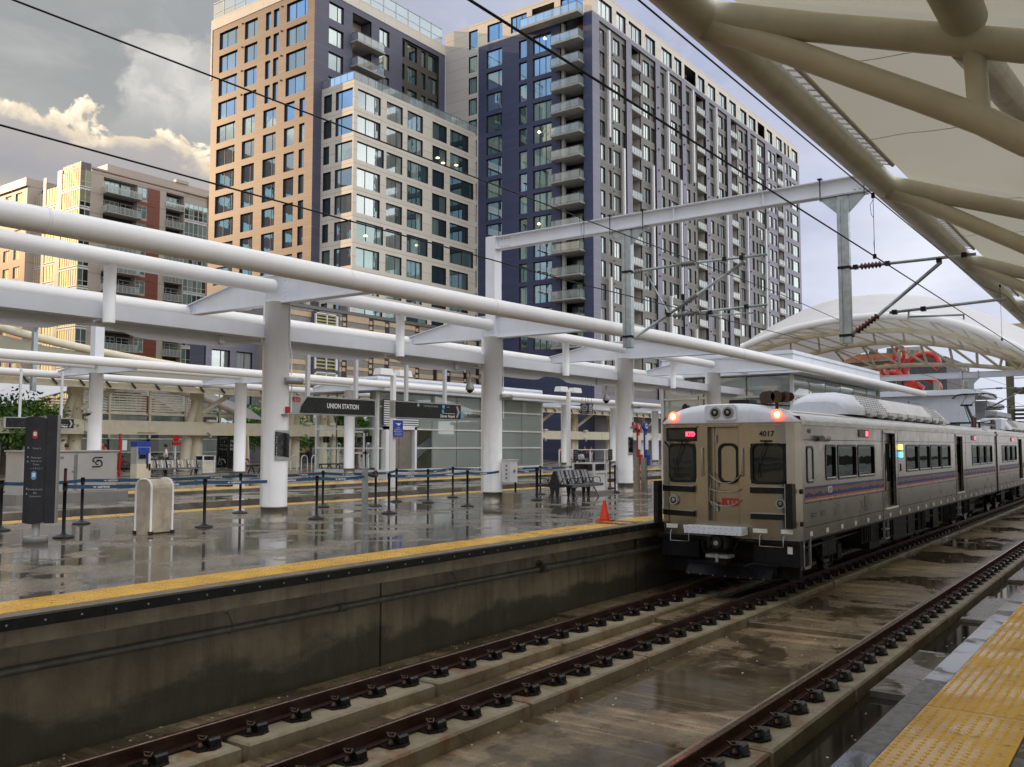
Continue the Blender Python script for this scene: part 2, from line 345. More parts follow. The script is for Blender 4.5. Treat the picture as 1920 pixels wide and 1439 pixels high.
# ------------------------------------------------------------------ mesh helpers
WL = {}
def wl(o): return WL.get(o.name, Vector((0, 0, 0))) if o else Vector((0, 0, 0))
class MB:
    def __init__(s): s.V = []; s.F = []; s.M = []; s.S = []
    def face(s, idx, m=0, sm=False): s.F.append(idx); s.M.append(m); s.S.append(sm)
    def box(s, x0, x1, y0, y1, z0, z1, m=0):
        b = len(s.V)
        s.V += [(x0, y0, z0), (x1, y0, z0), (x1, y1, z0), (x0, y1, z0), (x0, y0, z1), (x1, y0, z1), (x1, y1, z1), (x0, y1, z1)]
        for f in ((0, 3, 2, 1), (4, 5, 6, 7), (0, 1, 5, 4), (1, 2, 6, 5), (2, 3, 7, 6), (3, 0, 4, 7)): s.face([b + i for i in f], m)
        return s
    def bar(s, p, q, w, h, m=0, up=(0, 0, 1)):
        p, q = Vector(p), Vector(q); d = (q - p).normalized(); u = Vector(up)
        if abs(d.dot(u)) > .98: u = Vector((1, 0, 0))
        r = d.cross(u).normalized() * w / 2; u = r.cross(d).normalized() * h / 2; b = len(s.V)
        for c in (p, q): s.V += [tuple(c - r - u), tuple(c + r - u), tuple(c + r + u), tuple(c - r + u)]
        for f in ((0, 1, 2, 3), (7, 6, 5, 4), (0, 4, 5, 1), (1, 5, 6, 2), (2, 6, 7, 3), (3, 7, 4, 0)): s.face([b + i for i in f], m)
        return s
    def tube(s, pts, r, n=12, m=0, caps=True, closed=False):
        pts = [Vector(p) for p in pts]; rs = r if isinstance(r, (list, tuple)) else [r] * len(pts)
        N = len(pts); b0 = len(s.V); prev = None
        for i, p in enumerate(pts):
            if closed: d = (pts[(i + 1) % N] - pts[i - 1]).normalized()
            else: d = ((pts[min(i + 1, N - 1)] - pts[i]).normalized() + (pts[i] - pts[max(i - 1, 0)]).normalized()).normalized()
            if prev is None:
                a = Vector((0, 0, 1)) if abs(d.z) < .9 else Vector((1, 0, 0)); u = d.cross(a).normalized()
            else: u = (prev - d * prev.dot(d)).normalized()
            prev = u; v = d.cross(u)
            for k in range(n):
                a = 2 * math.pi * k / n; s.V.append(tuple(p + (u * math.cos(a) + v * math.sin(a)) * rs[i]))
        for i in range(N if closed else N - 1):
            j = (i + 1) % N
            for k in range(n):
                k2 = (k + 1) % n
                s.face([b0 + i * n + k, b0 + j * n + k, b0 + j * n + k2, b0 + i * n + k2][::-1], m, True)
        if caps and not closed:
            s.face([b0 + k for k in range(n)], m); s.face([b0 + (N - 1) * n + k for k in range(n)][::-1], m)
        return s
    def cyl(s, c, r, z0, z1, n=20, m=0, r2=None):
        return s.tube([(c[0], c[1], z0), (c[0], c[1], z1)], [r, r if r2 is None else r2], n, m)
    def disc(s, c, nrm, r, th=.01, n=20, m=0):
        c = Vector(c); nrm = Vector(nrm).normalized(); return s.tube([c, c + nrm * th], r, n, m)
    def prism(s, poly, vec, m=0):
        b = len(s.V); n = len(poly); v = Vector(vec)
        s.V += [tuple(Vector(p)) for p in poly] + [tuple(Vector(p) + v) for p in poly]
        s.face(list(range(b, b + n))[::-1], m); s.face(list(range(b + n, b + 2 * n)), m)
        for i in range(n):
            j = (i + 1) % n; s.face([b + i, b + j, b + n + j, b + n + i], m)
        return s
    def quad(s, a, b_, c, d, m=0, sm=False):
        b = len(s.V); s.V += [tuple(a), tuple(b_), tuple(c), tuple(d)]; s.face([b, b + 1, b + 2, b + 3], m, sm); return s
    def grid(s, rows, m=0, sm=True):
        b = len(s.V); nr = len(rows); nc = len(rows[0])
        for r in rows: s.V += [tuple(p) for p in r]
        for i in range(nr - 1):
            for j in range(nc - 1): s.face([b + i * nc + j, b + i * nc + j + 1, b + (i + 1) * nc + j + 1, b + (i + 1) * nc + j], m, sm)
        return s
    def lathe(s, prof, c, n=20, m=0):
        b = len(s.V)
        for r, z in prof:
            for k in range(n): a = 2 * math.pi * k / n; s.V.append((c[0] + r * math.cos(a), c[1] + r * math.sin(a), c[2] + z))
        for i in range(len(prof) - 1):
            for k in range(n):
                k2 = (k + 1) % n; s.face([b + i * n + k, b + i * n + k2, b + (i + 1) * n + k2, b + (i + 1) * n + k], m, True)
        s.face([b + k for k in range(n)][::-1], m); s.face([b + (len(prof) - 1) * n + k for k in range(n)], m)
        return s
    def mesh(s, name, mats, off=(0, 0, 0)):
        me = bpy.data.meshes.new(name); o = Vector(off)
        me.from_pydata([tuple(Vector(v) - o) for v in s.V] if any(off) else s.V, [], s.F)
        for mt in ([mats] if isinstance(mats, str) else mats): me.materials.append(MATS[mt])
        me.polygons.foreach_set('material_index', s.M); me.polygons.foreach_set('use_smooth', s.S); me.update()
        return me
    def build(s, name, mats, parent=None, loc=None):
        """vertices are in world coordinates; loc = where the object's own origin sits"""
        o_w = Vector(loc) if loc is not None else wl(parent)
        ob = bpy.data.objects.new(name, s.mesh(name, mats, o_w)); COL.objects.link(ob)
        ob.location = o_w - wl(parent); ob.parent = parent; WL[ob.name] = o_w
        return ob
def inst(name, me, parent, loc, rz=0):
    ob = bpy.data.objects.new(name, me); COL.objects.link(ob); ob.parent = parent
    ob.location = Vector(loc) - wl(parent); ob.rotation_euler = (0, 0, rz); WL[ob.name] = Vector(loc); return ob
def tag(o, label, cat, group=None):
    o['label'] = label; o['category'] = cat
    if group: o['group'] = group
    return o
def thing(name, label, cat, loc=(0, 0, 0), group=None):
    o = bpy.data.objects.new(name, None); COL.objects.link(o); o.location = loc; o.empty_display_size = .3; WL[o.name] = Vector(loc)
    return tag(o, label, cat, group)
def struct(o): o['kind'] = 'structure'; return o
def stuff(o): o['kind'] = 'stuff'; return o
def copy_tree(o, parent=None):
    c = o.copy(); COL.objects.link(c)
    if parent is not None: c.parent = parent
    for k in ('group',):
        pass
    for ch in list(o.children): copy_tree(ch, c)
    return c
def place(o, loc, rz=0, label=None):
    o.location = loc; o.rotation_euler = (0, 0, rz); WL[o.name] = Vector(loc)
    if label: o['label'] = label
    return o
TXT = {}
def text(s, size, loc, right, up, mat, parent, name='lettering', align='CENTER', bold=.0, sx=1.0, depth=.0015):
    key = (s, size, align, bold, sx, mat, depth)
    if key not in TXT:
        cu = bpy.data.curves.new(name, 'FONT'); cu.body = s; cu.size = size; cu.align_x = align; cu.align_y = 'CENTER'; cu.extrude = depth; cu.offset = bold; cu.resolution_u = 3
        to = bpy.data.objects.new(name, cu); COL.objects.link(to)
        dg = bpy.context.evaluated_depsgraph_get(); me = bpy.data.meshes.new_from_object(to.evaluated_get(dg))
        bpy.data.objects.remove(to); me.materials.clear(); me.materials.append(MATS[mat])
        if sx != 1:
            for v in me.vertices: v.co.x *= sx
        TXT[key] = me
    r = Vector(right).normalized(); u = Vector(up).normalized(); n = r.cross(u)
    ob = bpy.data.objects.new(name, TXT[key]); COL.objects.link(ob); ob.parent = parent
    M = Matrix((r, u, n)).transposed().to_4x4(); M.translation = Vector(loc) - wl(parent); ob.matrix_local = M; WL[ob.name] = Vector(loc)
    return ob
XR, YL, UP, YN, XN = (1, 0, 0), (0, 1, 0), (0, 0, 1), (0, -1, 0), (-1, 0, 0)

# ------------------------------------------------------------------ ground, pit, platforms
struct(MB().quad((-3000, -3000, -2.2), (3000, -3000, -2.2), (3000, 3000, -2.2), (-3000, 3000, -2.2)).build('ground', 'pit_water'))
tb = struct(MB().box(-25, 420, 1.30, 9.9, -1.9, -1.66).build('track_bed', 'pit_water'))
def slab(x0, x1, y0, y1, zt, mat='track_slab', parent=tb, name='slab', th=.25):
    g = .012; c = .012
    m = MB(); rows = [[(x0 + g, y0 + g, zt - th), (x1 - g, y0 + g, zt - th), (x1 - g, y1 - g, zt - th), (x0 + g, y1 - g, zt - th)],
                      [(x0 + g, y0 + g, zt - c), (x1 - g, y0 + g, zt - c), (x1 - g, y1 - g, zt - c), (x0 + g, y1 - g, zt - c)],
                      [(x0 + g + c, y0 + g + c, zt), (x1 - g - c, y0 + g + c, zt), (x1 - g - c, y1 - g - c, zt), (x0 + g + c, y1 - g - c, zt)]]
    for r in rows: m.V += r
    for k in range(2):
        for i in range(4): j = (i + 1) % 4; m.face([k * 4 + i, k * 4 + j, k * 4 + 4 + j, k * 4 + 4 + i])
    m.face([8, 9, 10, 11]); return m.build(name, mat, parent)
rnd = random.Random(3)
# floor between the two tracks: a long low slab near us, then raised slabs in a row
for (a, b, z) in [(-10, 4.2, -1.60), (4.2, 16.1, -1.60)]: slab(a, b, 3.9, 6.48, z)
x = 16.1
while x < 100:
    slab(x, x + 3.05, 3.9, 6.48, -1.515 + rnd.uniform(-.006, .006)); x += 3.05
slab(-10, 15.4, 7.22, 7.93, -1.59)
x = 15.4
while x < 70: slab(x, x + 3.05, 7.22, 7.93, -1.51); x += 3.05
slab(-10, 14.8, 8.78, 9.72, -1.60); slab(14.8, 70, 8.78, 9.72, -1.54)
x = 12.6
slab(12.6, 15.5, 1.62, 3.36, -1.52, 'far_wet')
for (a, b) in [(18.9, 22), (25, 28), (31, 34), (37, 60)]: slab(a, b, 1.62, 3.36, -1.545, 'far_wet')
MB().box(-10, 100, 1.45, 3.4, -1.66, -1.612).build('pool', 'pit_water', tb)
# tracks: rails on short concrete plinths, one clip every 0.61 m
def rail_mb(y, x0, x1):
    h = .168; z = -1.24; m = MB()
    pf = [(-.07, -h), (.07, -h), (.07, -h + .012), (.012, -h + .03), (.012, -.045), (.036, -.035), (.036, -.008), (.026, 0), (-.026, 0), (-.036, -.008), (-.036, -.035), (-.012, -.045), (-.012, -h + .03), (-.07, -h + .012)]
    b = len(m.V); n = len(pf)
    for X in (x0, x1): m.V += [(X, y + a, z + c) for a, c in pf]
    for i in range(n):
        j = (i + 1) % n; m.face([b + i, b + n + i, b + n + j, b + j], 1 if i in (6, 7, 8) else 0)
    m.face(list(range(b, b + n)), 0); m.face(list(range(b + n, b + 2 * n))[::-1], 0); return m
def clip_mesh(side, blk='clip_iron'):
    m = MB(); s = side   # side = -1 towards the camera
    m.prism([(-.13, 0, 0), (-.13, s * .19, 0), (.02, s * .26, 0), (.13, s * .23, 0), (.17, s * .09, 0), (.17, 0, 0)], (0, 0, .02), 0)
    m.prism([(.0, s * .075, .02), (.0, s * .215, .02), (.0, s * .205, .085), (.0, s * .18, .105), (.0, s * .085, .09)], (.135, 0, 0), 2)
    m.lathe([(.038, 0), (.038, .03), (.024, .036), (.02, .06)], (-.07, s * .14, .02), 9, 1)
    m.tube([(.02, s * .07, .10), (-.035, s * .045, .12), (-.06, s * .11, .10), (-.03, s * .155, .095), (.02, s * .12, .115), (.06, s * .03, .085)], .014, 6, 1)
    return m.mesh('rail_clip', ['clip_iron', 'clip_rust', blk])
CL = {0: clip_mesh(-1), 1: clip_mesh(-1, 'clip_block')}
def plinth_mesh(y0, y1):
    m = MB(); L = 2.95; z0, z1 = -.20, 0; c = .025
    a = [(0, y0), (L, y0), (L, y1), (0, y1)]; a2 = [(c, y0 + c), (L - c, y0 + c), (L - c, y1 - c), (c, y1 - c)]
    m.V += [(p[0], p[1], z0) for p in a] + [(p[0], p[1], z1 - c) for p in a] + [(p[0], p[1], z1) for p in a2]
    for k in range(2):
        for i in range(4): j = (i + 1) % 4; m.face([k * 4 + i, k * 4 + j, k * 4 + 4 + j, k * 4 + 4 + i])
    m.face([8, 9, 10, 11]); return m.mesh('rail_plinth', 'plinth_concrete')
def track(label, rails, x_end, clip_end, rm='rust_rail'):
    t = thing('railway_track', label, 'railway track', (3, rails[0], -1.66))
    for y in rails:
        rail_mb(y, -8, x_end).build('rail', [rm, 'rail_head'], t)
        pm = plinth_mesh(-.43, .34)
        x = 9.25 - 3.045 * 4
        while x < min(x_end, 75):
            inst('rail_plinth', pm, t, (x, y, -1.43 + rnd.uniform(-.004, .004)))
            for k in range(5):
                cx = x + .25 + k * .61
                if 2 < cx < clip_end:
                    inst('rail_clip', CL[1 if rails[0] < 5 else 0], t, (cx, y - .045, -1.425)); 
            x += 3.045
        m = MB()
        cx = 2.0
        while cx < 60:
            m.box(cx, cx + .12, y + .08, y + .17, -1.43, -1.35); cx += .61
        stuff(m.build('rail_clip', ['clip_iron'], t))
        if clip_end < 70:
            m = MB(); cx = clip_end
            while cx < 90: m.box(cx, cx + .13, y - .2, y - .07, -1.43, -1.345); cx += .61
            stuff(m.build('rail_clip', ['clip_iron'], t))
track('rusty railway track that the silver train stands on, beside the far platform wall', (6.83, 8.34), 110, 38, 'rust_shaded')
track('empty railway track with brown rails next to the near yellow platform edge', (3.85, 2.34), 110, 38)

# --- platform across the tracks
def platform_a():
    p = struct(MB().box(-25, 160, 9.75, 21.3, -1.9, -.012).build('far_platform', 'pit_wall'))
    x = -22.0
    while x < 110:
        w = 17.6 - 14.6 if x < 17.6 else 6.0
        nx = min(x + 6.6, 17.60) if x < 17.59 else x + 6.6
        MB().box(x, nx, 10.27, 15.6, -.3, 0).build('paving_panel', 'platform_wet', p)
        MB().box(x, nx, 15.604, 20.4, -.3, 0).build('paving_panel', 'platform_wet', p)
        x = nx + (.004 if abs(nx - 17.6) > .01 else .05)
    MB().box(17.603, 17.647, 9.36, 20.4, -.02, .006).build('expansion_strip', 'grey_metal', p)
    # lip: concrete nosing, black rubber strip, ledge
    x = -22.0
    while x < 100:
        MB().box(x, x + 3.04, 9.33, 9.548, -.03, 0).build('edge_block', 'plain_damp', p); MB().box(x, x + 3.04, 9.345, 9.71, -.30, -.032).build('ledge', 'pit_wall', p)
        x += 3.045
    m = MB(); x = -22.0; hd = MB()
    while x < 60:
        m.box(x, x + 1.515, 9.27, 9.33, -.125, -.012)
        x += 1.52
    m.box(60, 150, 9.27, 9.33, -.125, -.012); m.build('rubber_strip', 'black_rubber', p)
    x = 3.2
    while x < 30: hd.disc((x, 9.27, -.07), YN, .012, .006, 6); x += .38
    stuff(hd.build('strip_bolt', 'grey_metal', p))
    x = -22.0
    while x < 100:
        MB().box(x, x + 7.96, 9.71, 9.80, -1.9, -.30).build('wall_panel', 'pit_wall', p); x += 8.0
    m = MB(); m.tube([(x, 9.60, -.60 - .004 * math.sin(x)) for x in range(-10, 15, 2)], .045, 14); m.build('wall_pipe', 'pipe_grey', p)
    m = MB(); m.tube([(14.2, 9.60, -.60), (14.25, 9.60, -.60), (22, 9.56, -.62)], .062, 14); m.tube([(9.0, 9.6, -.60), (9.14, 9.6, -.60)], .060, 14)
    m.tube([(14.1, 9.60, -.60), (14.28, 9.60, -.60)], .085, 14); m.tube([(14.15, 9.72, -.50), (14.15, 9.60, -.55)], .06, 12)
    m.tube([(17.9, 9.60, -.28), (17.9, 9.60, -.52), (17.75, 9.58, -.60)], .035, 10)
    m.build('wall_pipe', 'pipe_grey', p)
    for x in (7.2, 11.6, 14.6, 17.0, 18.9):
        MB().tube([(x, 9.70, -.42), (x, 9.66, -.40), (x + .03, 9.60, -.53), (x, 9.54, -.60), (x - .02, 9.60, -.66), (x, 9.66, -.58)], .008, 6).build('pipe_hanger', 'pipe_grey', p)
    # yellow warning tiles
    x = -10.0; tm = MB().box(0, .606, 0, .70, -.02, .006).mesh('tactile_tile', 'yellow_tactile')
    while x < 75:
        if not (17.0 < x < 17.62):
            inst('tactile_tile', tm, p, (x, 9.552, 0))
        x += .61
    MB().box(17.05, 17.60, 9.552, 10.25, -.02, .006).build('tactile_tile', 'yellow_tactile', p)
    MB().box(75, 150, 9.552, 10.252, -.02, .006).build('tactile_tile', 'yellow_tactile', p)
    dm = MB(); x = 3.3
    while x < 13:
        for k in range(11):
            dm.lathe([(.013, 0), (.008, .005)], (x, 9.585 + k * .062, .006), 5)
        x += .062
    stuff(dm.build('tactile_bump', 'yellow_tactile', p))
    MB().box(-10, 150, 20.4, 21.1, -.02, .004).build('warning_band', 'yellow_tactile', p)
    MB().box(-10, 150, 21.1, 21.3, -.3, 0).build('edge_block', 'edge_wet', p)
    return p
PA = platform_a()
# --- cross track pit, walkway and second platform, plaza
struct(MB().box(-40, 300, 21.3, 25.3, -1.9, -1.5).build('second_track_bed', 'track_slab'))
wk = struct(MB().box(-60, 300, 25.3, 29.6, -1.9, -.125).build('walkway', 'pit_wall'))
x = -20.0
while x < 90: MB().box(x, x + 3.03, 25.28, 29.6, -.3, -.12).build('paving_slab', 'far_wet', wk); x += 3.045
pb = struct(MB().box(-60, 300, 29.6, 52, -1.9, -.02).build('second_platform', 'pit_wall'))
MB().box(-60, 300, 31.5, 52, -.2, 0).build('paving', 'far_wet', pb)
MB().box(-60, 300, 29.58, 30.0, -.14, 0).build('edge_block', 'edge_wet', pb)
MB().box(-60, 300, 30.0, 31.5, -.02, .004).build('warning_band', 'yellow_tactile', pb)
struct(MB().box(-300, 900, 52, 900, -2, -.02).build('plaza', 'far_wet'))
struct(MB().box(160, 900, -200, 52, -2, -.03).build('street', 'far_wet'))

# --- the platform we stand on
def near_platform():
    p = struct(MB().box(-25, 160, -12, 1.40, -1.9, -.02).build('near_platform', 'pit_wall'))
    x = -5.66 - 3.02
    while x < 110:
        m = MB(); m.box(x + .004, x + 3.016, 1.36, 1.51, -.30, 0); m.box(x + .004, x + 3.016, 1.513, 1.535, -.16, -.02); m.build('edge_block', 'edge_wet', p); x += 3.02
    MB().box(-25, 150, 1.535, 1.56, -.30, -.05).build('rubber_strip', 'black_rubber', p)
    x = -5.66 - 3.02; k = 0
    while x < 60:
        MB().box(x + .004, x + 3.016, -2.2, .752, -.3, -.002 + .002 * (k % 2)).build('paving_panel', 'edge_wet', p); x += 3.02; k += 1
    MB().box(60, 150, -12, .75, -.3, 0).build('paving_panel', 'edge_wet', p); MB().box(-25, 60, -12, -2.21, -.3, 0).build('paving_panel', 'edge_wet', p)
    x = 6.41 - 3.02 * 4; n = 0
    dome = MB().lathe([(.0135, 0), (.0125, .003), (.0075, .0058)], (0, 0, 0), 8)
    dm = MB()
    while x < 60:
        jag = rnd.uniform(-.006, .006)
        MB().box(x + .006, x + 3.014, .762 + jag, 1.352 + jag, -.02, .008).build('tactile_tile', 'yellow_tactile', p)
        if 2 < x + 3 < 18:
            nx = int(3.0 / .0605)
            for i in range(nx):
                for j in range(10):
                    bx, by, bz = x + .035 + i * .0605, .787 + jag + j * .0600, .008
                    b = len(dm.V); dm.V += [(v[0] + bx, v[1] + by, v[2] + bz) for v in dome.V]
                    for f, s_ in zip(dome.F, dome.S):
                        if len(f) == 8 and f[0] > f[-1] and min(f) == 0: continue
                        dm.face([b + q for q in f], 0, s_)
        x += 3.02
    stuff(dm.build('tactile_bump', 'yellow_tactile', p))
near_platform()

def debris():
    m = MB(); q = random.Random(9)
    for i in range(340):
        x = 4 + q.random() ** 1.6 * 30; y = q.choice((q.uniform(4.0, 6.4), q.uniform(6.3, 6.48), q.uniform(9.4, 9.7), q.uniform(1.7, 3.3))); z = -1.597 if (x < 16 or y > 9) else -1.505
        if y < 3.4: z = -1.61
        s = q.uniform(.006, .022); a = q.uniform(0, 3.14); c, d = math.cos(a) * s, math.sin(a) * s
        m.prism([(x - c, y - d, z), (x + d, y - c, z), (x + c, y + d, z), (x - d * .6, y + c * .6, z)], (0, 0, q.uniform(.003, .008)))
    stuff(tag(m.build('litter', 'sign_white'), 'small pale scraps scattered over the wet track bed', 'litter'))
debris()
# ------------------------------------------------------------------ pipe-framed platform canopies
def canopy(label, yc, zoff, xcols, xmin, xmax, front, ftube, col_r=.28, skip=(), tube_skip=(), trough=True, zc=4.92, hi=True, tubes=True):
    root = thing('platform_canopy', label, 'canopy', (xcols[0], yc, 0)); ns = 20 if hi else 12
    dz = zoff
    fp = [(x, y, z + dz) for x, y, z in front]
    pm = MB(); pm.tube(fp, ftube, ns + 4)
    for i in range(2, len(fp) - 2, 6):
        a, b = Vector(fp[i]), Vector(fp[i + 1]); d = (b - a).normalized(); pm.tube([a, a + d * .035], ftube + .004, ns + 4)
    pm.build('front_pipe', 'white_paint', root)
    MB().tube([(xmin, yc + 3.4, 5.0 + dz), (xmax, yc + 3.4, 5.0 + dz)], .185, ns).build('back_pipe', 'white_paint', root)
    nodes = [xmin] + xcols + [xmax]
    for a, b in zip(nodes[:-1], nodes[1:]):
        if b - a < .5: continue
        MB().tube([(a + .16, yc, 5.27 + dz), (b - .16, yc, 5.27 + dz)], .165, ns).build('ridge_pipe', 'white_paint', root)
    for i, x in enumerate(xcols):
        m = MB(); m.cyl((x, yc), col_r, .33, zc + dz, ns + 6); m.box(x - .15, x + .15, yc + .10, yc + .32, .3, zc - .01 + dz)
        col = m.build('column', 'white_paint', root)
        r = MB(); r.cyl((x, yc), col_r + .014, 0, .335, ns + 6); r.cyl((x, yc), col_r + .018, .325, .34, ns + 6); r.build('base_ring', 'ring_steel', col)
        # tapered bracket: web + flanges
        f0 = min(front, key=lambda p: abs(p[0] - x))[1]
        yf, yb = f0 + .12, yc + 3.28
        prof = [(yb, 4.93), (yf, 4.88), (yf, 4.96), (yc - .9, 5.50), (yc + 1.0, 5.56), (yb, 5.14)]
        m = MB(); m.prism([(x - .05, y, z + dz) for y, z in prof], (.10, 0, 0))
        for (y0, z0), (y1, z1) in (((yb, 4.92), (yf, 4.87)), ((yf, 4.97), (yc - .9, 5.51)), ((yc - .9, 5.51), (yc + 1.0, 5.57)), ((yc + 1.0, 5.57), (yb, 5.15))):
            m.bar((x, y0, z0 + dz), (x, y1, z1 + dz), .26, .022)
        br = m.build('bracket', 'white_steel', root)
        if hi:
            b = MB()
            for yy in (yc - .30, yc + .34):
                for k in range(7): b.tube([(x - .075, yy, 4.98 + k * .085 + dz), (x - .045, yy, 4.98 + k * .085 + dz)], .016, 6)
            for k in range(4): b.tube([(x - .075, yb - .1, 4.97 + k * .055 + dz), (x - .045, yb - .1, 4.97 + k * .055 + dz)], .013, 6); b.tube([(x - .075, yb - .22, 4.97 + k * .055 + dz), (x - .045, yb - .22, 4.97 + k * .055 + dz)], .013, 6)
            stuff(b.build('bolt', 'white_steel', br))
            c = MB(); c.tube([(x + .12, yc - .265, 4.9 + dz), (x + .12, yc - .285, 4.0), (x + .26, yc - .19, 3.75), (x + .26, yc - .19, 3.3)], .017, 6)
            c.tube([(x + .27, yc - .2, 3.15), (x + .27, yc - .2, 2.5)], .012, 6)
            c.build('conduit', 'white_steel', col)
            c = MB(); c.tube([(x - .02, yc - .31, 3.14), (x + .40, yc - .39, 3.14)], .075, 14); c.build('speaker', 'grey_metal', col)
            c = MB(); c.prism([(x - .235, yc - .02, 4.90 + dz), (x - .262, yc - .02, 4.9 + dz), (x - .262, yc - .02, 4.55 + dz), (x - .24, yc - .02, 4.5 + dz)], (0, .03, 0)); c.build('gusset', 'white_steel', col)
    # mid bay hanger tubes and the trough below the ridge
    xs = sorted([x for x in xcols] + [xcols[0] - 8.05])
    for x in xs + ([xcols[-1] + 8.05] if not tube_skip else []):
        xm = x + 4.03
        if not tubes or xm > xmax or xm in tube_skip: continue
        MB().tube([(xm, yc, 5.2 + dz), (xm, yc, 4.02 + dz)], .115, ns).build('hanger_tube', 'white_paint', root)
    if trough:
        x = xcols[0] - 8.05
        while x < xmax - 2 and x < xcols[-1] + (4 if skip else 8):
            for (a, b) in ((x, x + 4.02), (x + 4.03, x + 8.05)):
                if b > xmax + .1: continue
                m = MB(); m.box(a + .02, b - .02, yc + .14, yc + .17, 4.11 + dz, 4.41 + dz); m.box(a + .02, b - .02, yc + .17, yc + .33, 4.39 + dz, 4.41 + dz); m.box(a + .02, b - .02, yc + .17, yc + .33, 4.11 + dz, 4.13 + dz)
                m.build('trough_channel', 'white_steel', root)
                n = 14; top = 4.105; m = MB(); yb_ = yc + .52
                def arc(t): return top - .05 - .21 * min(1, 4.4 * t, 4.4 * (1 - t)) ** 1.5 * (.86 + .14 * math.sin(math.pi * t))
                po = [(a + .01 + (b - a - .02) * t / n, yb_, arc(t / n) + dz) for t in range(n + 1)]
                poly = [(a + .01, yb_, top + dz)] + po + [(b - .01, yb_, top + dz)]
                m.prism(poly, (0, .03, 0)); m.build('belly_plate', 'white_steel', root)
                MB().box(a + .02, b - .02, yc + .175, yc + 1.3, 4.105 + dz, 4.125 + dz).build('soffit', 'white_steel', root)
                if hi and (a > x): MB().box(b - 1.2, b - 1.08, yb_ - .08, yb_ - .01, 3.92 + dz, 4.07 + dz).build('junction_box', 'white_steel', root)
            x += 8.05
    return root
FR = [(-6, 13.6, 5), (3, 13.45, 5), (8.56, 13.22, 5), (13.3, 13.1, 5), (17, 12.98, 5), (22.7, 12.62, 5), (27, 12.40, 5), (37.4, 12.36, 5), (45.5, 12.46, 5), (60, 12.6, 5.0), (71.3, 12.83, 5), (86, 13.3, 5), (101.5, 14.02, 5)]
def smooth_pts(P, k=5):
    out = []
    for i in range(len(P) - 1):
        p0, p1, p2, p3 = [Vector(P[max(0, min(len(P) - 1, j))]) for j in (i - 1, i, i + 1, i + 2)]
        for s in range(k):
            t = s / k; out.append(tuple(.5 * ((2 * p1) + (p2 - p0) * t + (2 * p0 - 5 * p1 + 4 * p2 - p3) * t * t + (3 * p1 - p0 - 3 * p2 + p3) * t ** 3)))
    out.append(P[-1]); return out
CA = canopy('long white pipe-framed canopy on round white columns along the platform across the tracks', 16.25, 0, [5.25, 13.3, 21.35, 29.4, 37.45], -6, 41.4, smooth_pts(FR), .195, skip=(1,), tube_skip=(41.48,))
FB = [(-2, 36.9, 5.15), (20, 36.9, 5.15), (30, 37.0, 5.15), (40, 37.3, 5.15), (52, 37.4, 5.15), (75, 37.5, 5.15), (110, 38.0, 5.15)]
CB = canopy('white pipe-framed canopy on the second platform, behind the one with the station name sign', 40.3, .15, [14.45, 22.5, 30.6, 38.6], 3, 41.5, smooth_pts(FB, 3), .20, col_r=.31, hi=False, tubes=False, trough=False)
CC = canopy('farther run of white pipe-framed canopy beyond the glass pavilion on the second platform', 40.3, .15, [62.8, 70.85, 78.9, 86.95], 58.5, 110, [(58.5, 37.45, 5.10), (110, 38.0, 5.10)], .16, col_r=.31, hi=False, trough=False, tubes=False)
# back row canopy pipe line rising behind the second platform
def eave():
    t = thing('roof_edge', 'long cream pipe sloping over the cream roof edge beyond the second platform', 'roof edge', (20, 49, 0))
    MB().tube(smooth_pts([(10, 46, 9.2), (18, 47, 8.2), (24, 48, 7.3), (31, 49, 6.7), (40, 50, 6.35), (55, 50, 6.1)], 4), .22, 14).build('pipe', 'cream_paint', t)
    MB().grid([[(10, 46.2, 8.9), (24, 48.2, 7.0), (40, 50.2, 6.0), (55, 50.2, 5.8)], [(10, 50, 7.4), (24, 51, 6.3), (40, 52, 5.6), (55, 53, 5.5)]]).build('fascia', 'fabric_under', t)
eave()

# ------------------------------------------------------------------ overhead line equipment
def ins(m, p, q, r, n, mi):
    p, q = Vector(p), Vector(q); k = 2 * n
    pts = [p.lerp(q, i / k) for i in range(k + 1)]; m.tube(pts, [r if i % 2 else r * .42 for i in range(k + 1)], 10, mi)
def droppost(parent, X, Y, z0, z1):
    m = MB(); m.box(X - .055, X + .055, Y - .11, Y + .11, z0, z1 - .02)
    m.box(X - .14, X - .055, Y - .12, Y + .12, z0 + .01, z1 - .02) ; m.box(X - .16, X - .14, Y - .13, Y - .05, z0, z1 - .1); m.box(X - .16, X - .14, Y + .05, Y + .13, z0, z1 - .1)
    m.prism([(X - .1, Y - .13, z1), (X - .1, Y - .50, z1), (X - .1, Y - .50, z1 - .06), (X - .1, Y - .13, z1 - .42)], (.03, 0, 0)); m.prism([(X - .1, Y + .13, z1), (X - .1, Y + .50, z1), (X - .1, Y + .50, z1 - .06), (X - .1, Y + .13, z1 - .42)], (.03, 0, 0))
    m.box(X - .17, X + .15, Y - .54, Y + .54, z1, z1 + .035)
    return m.build('drop_post', 'galvanised', parent)
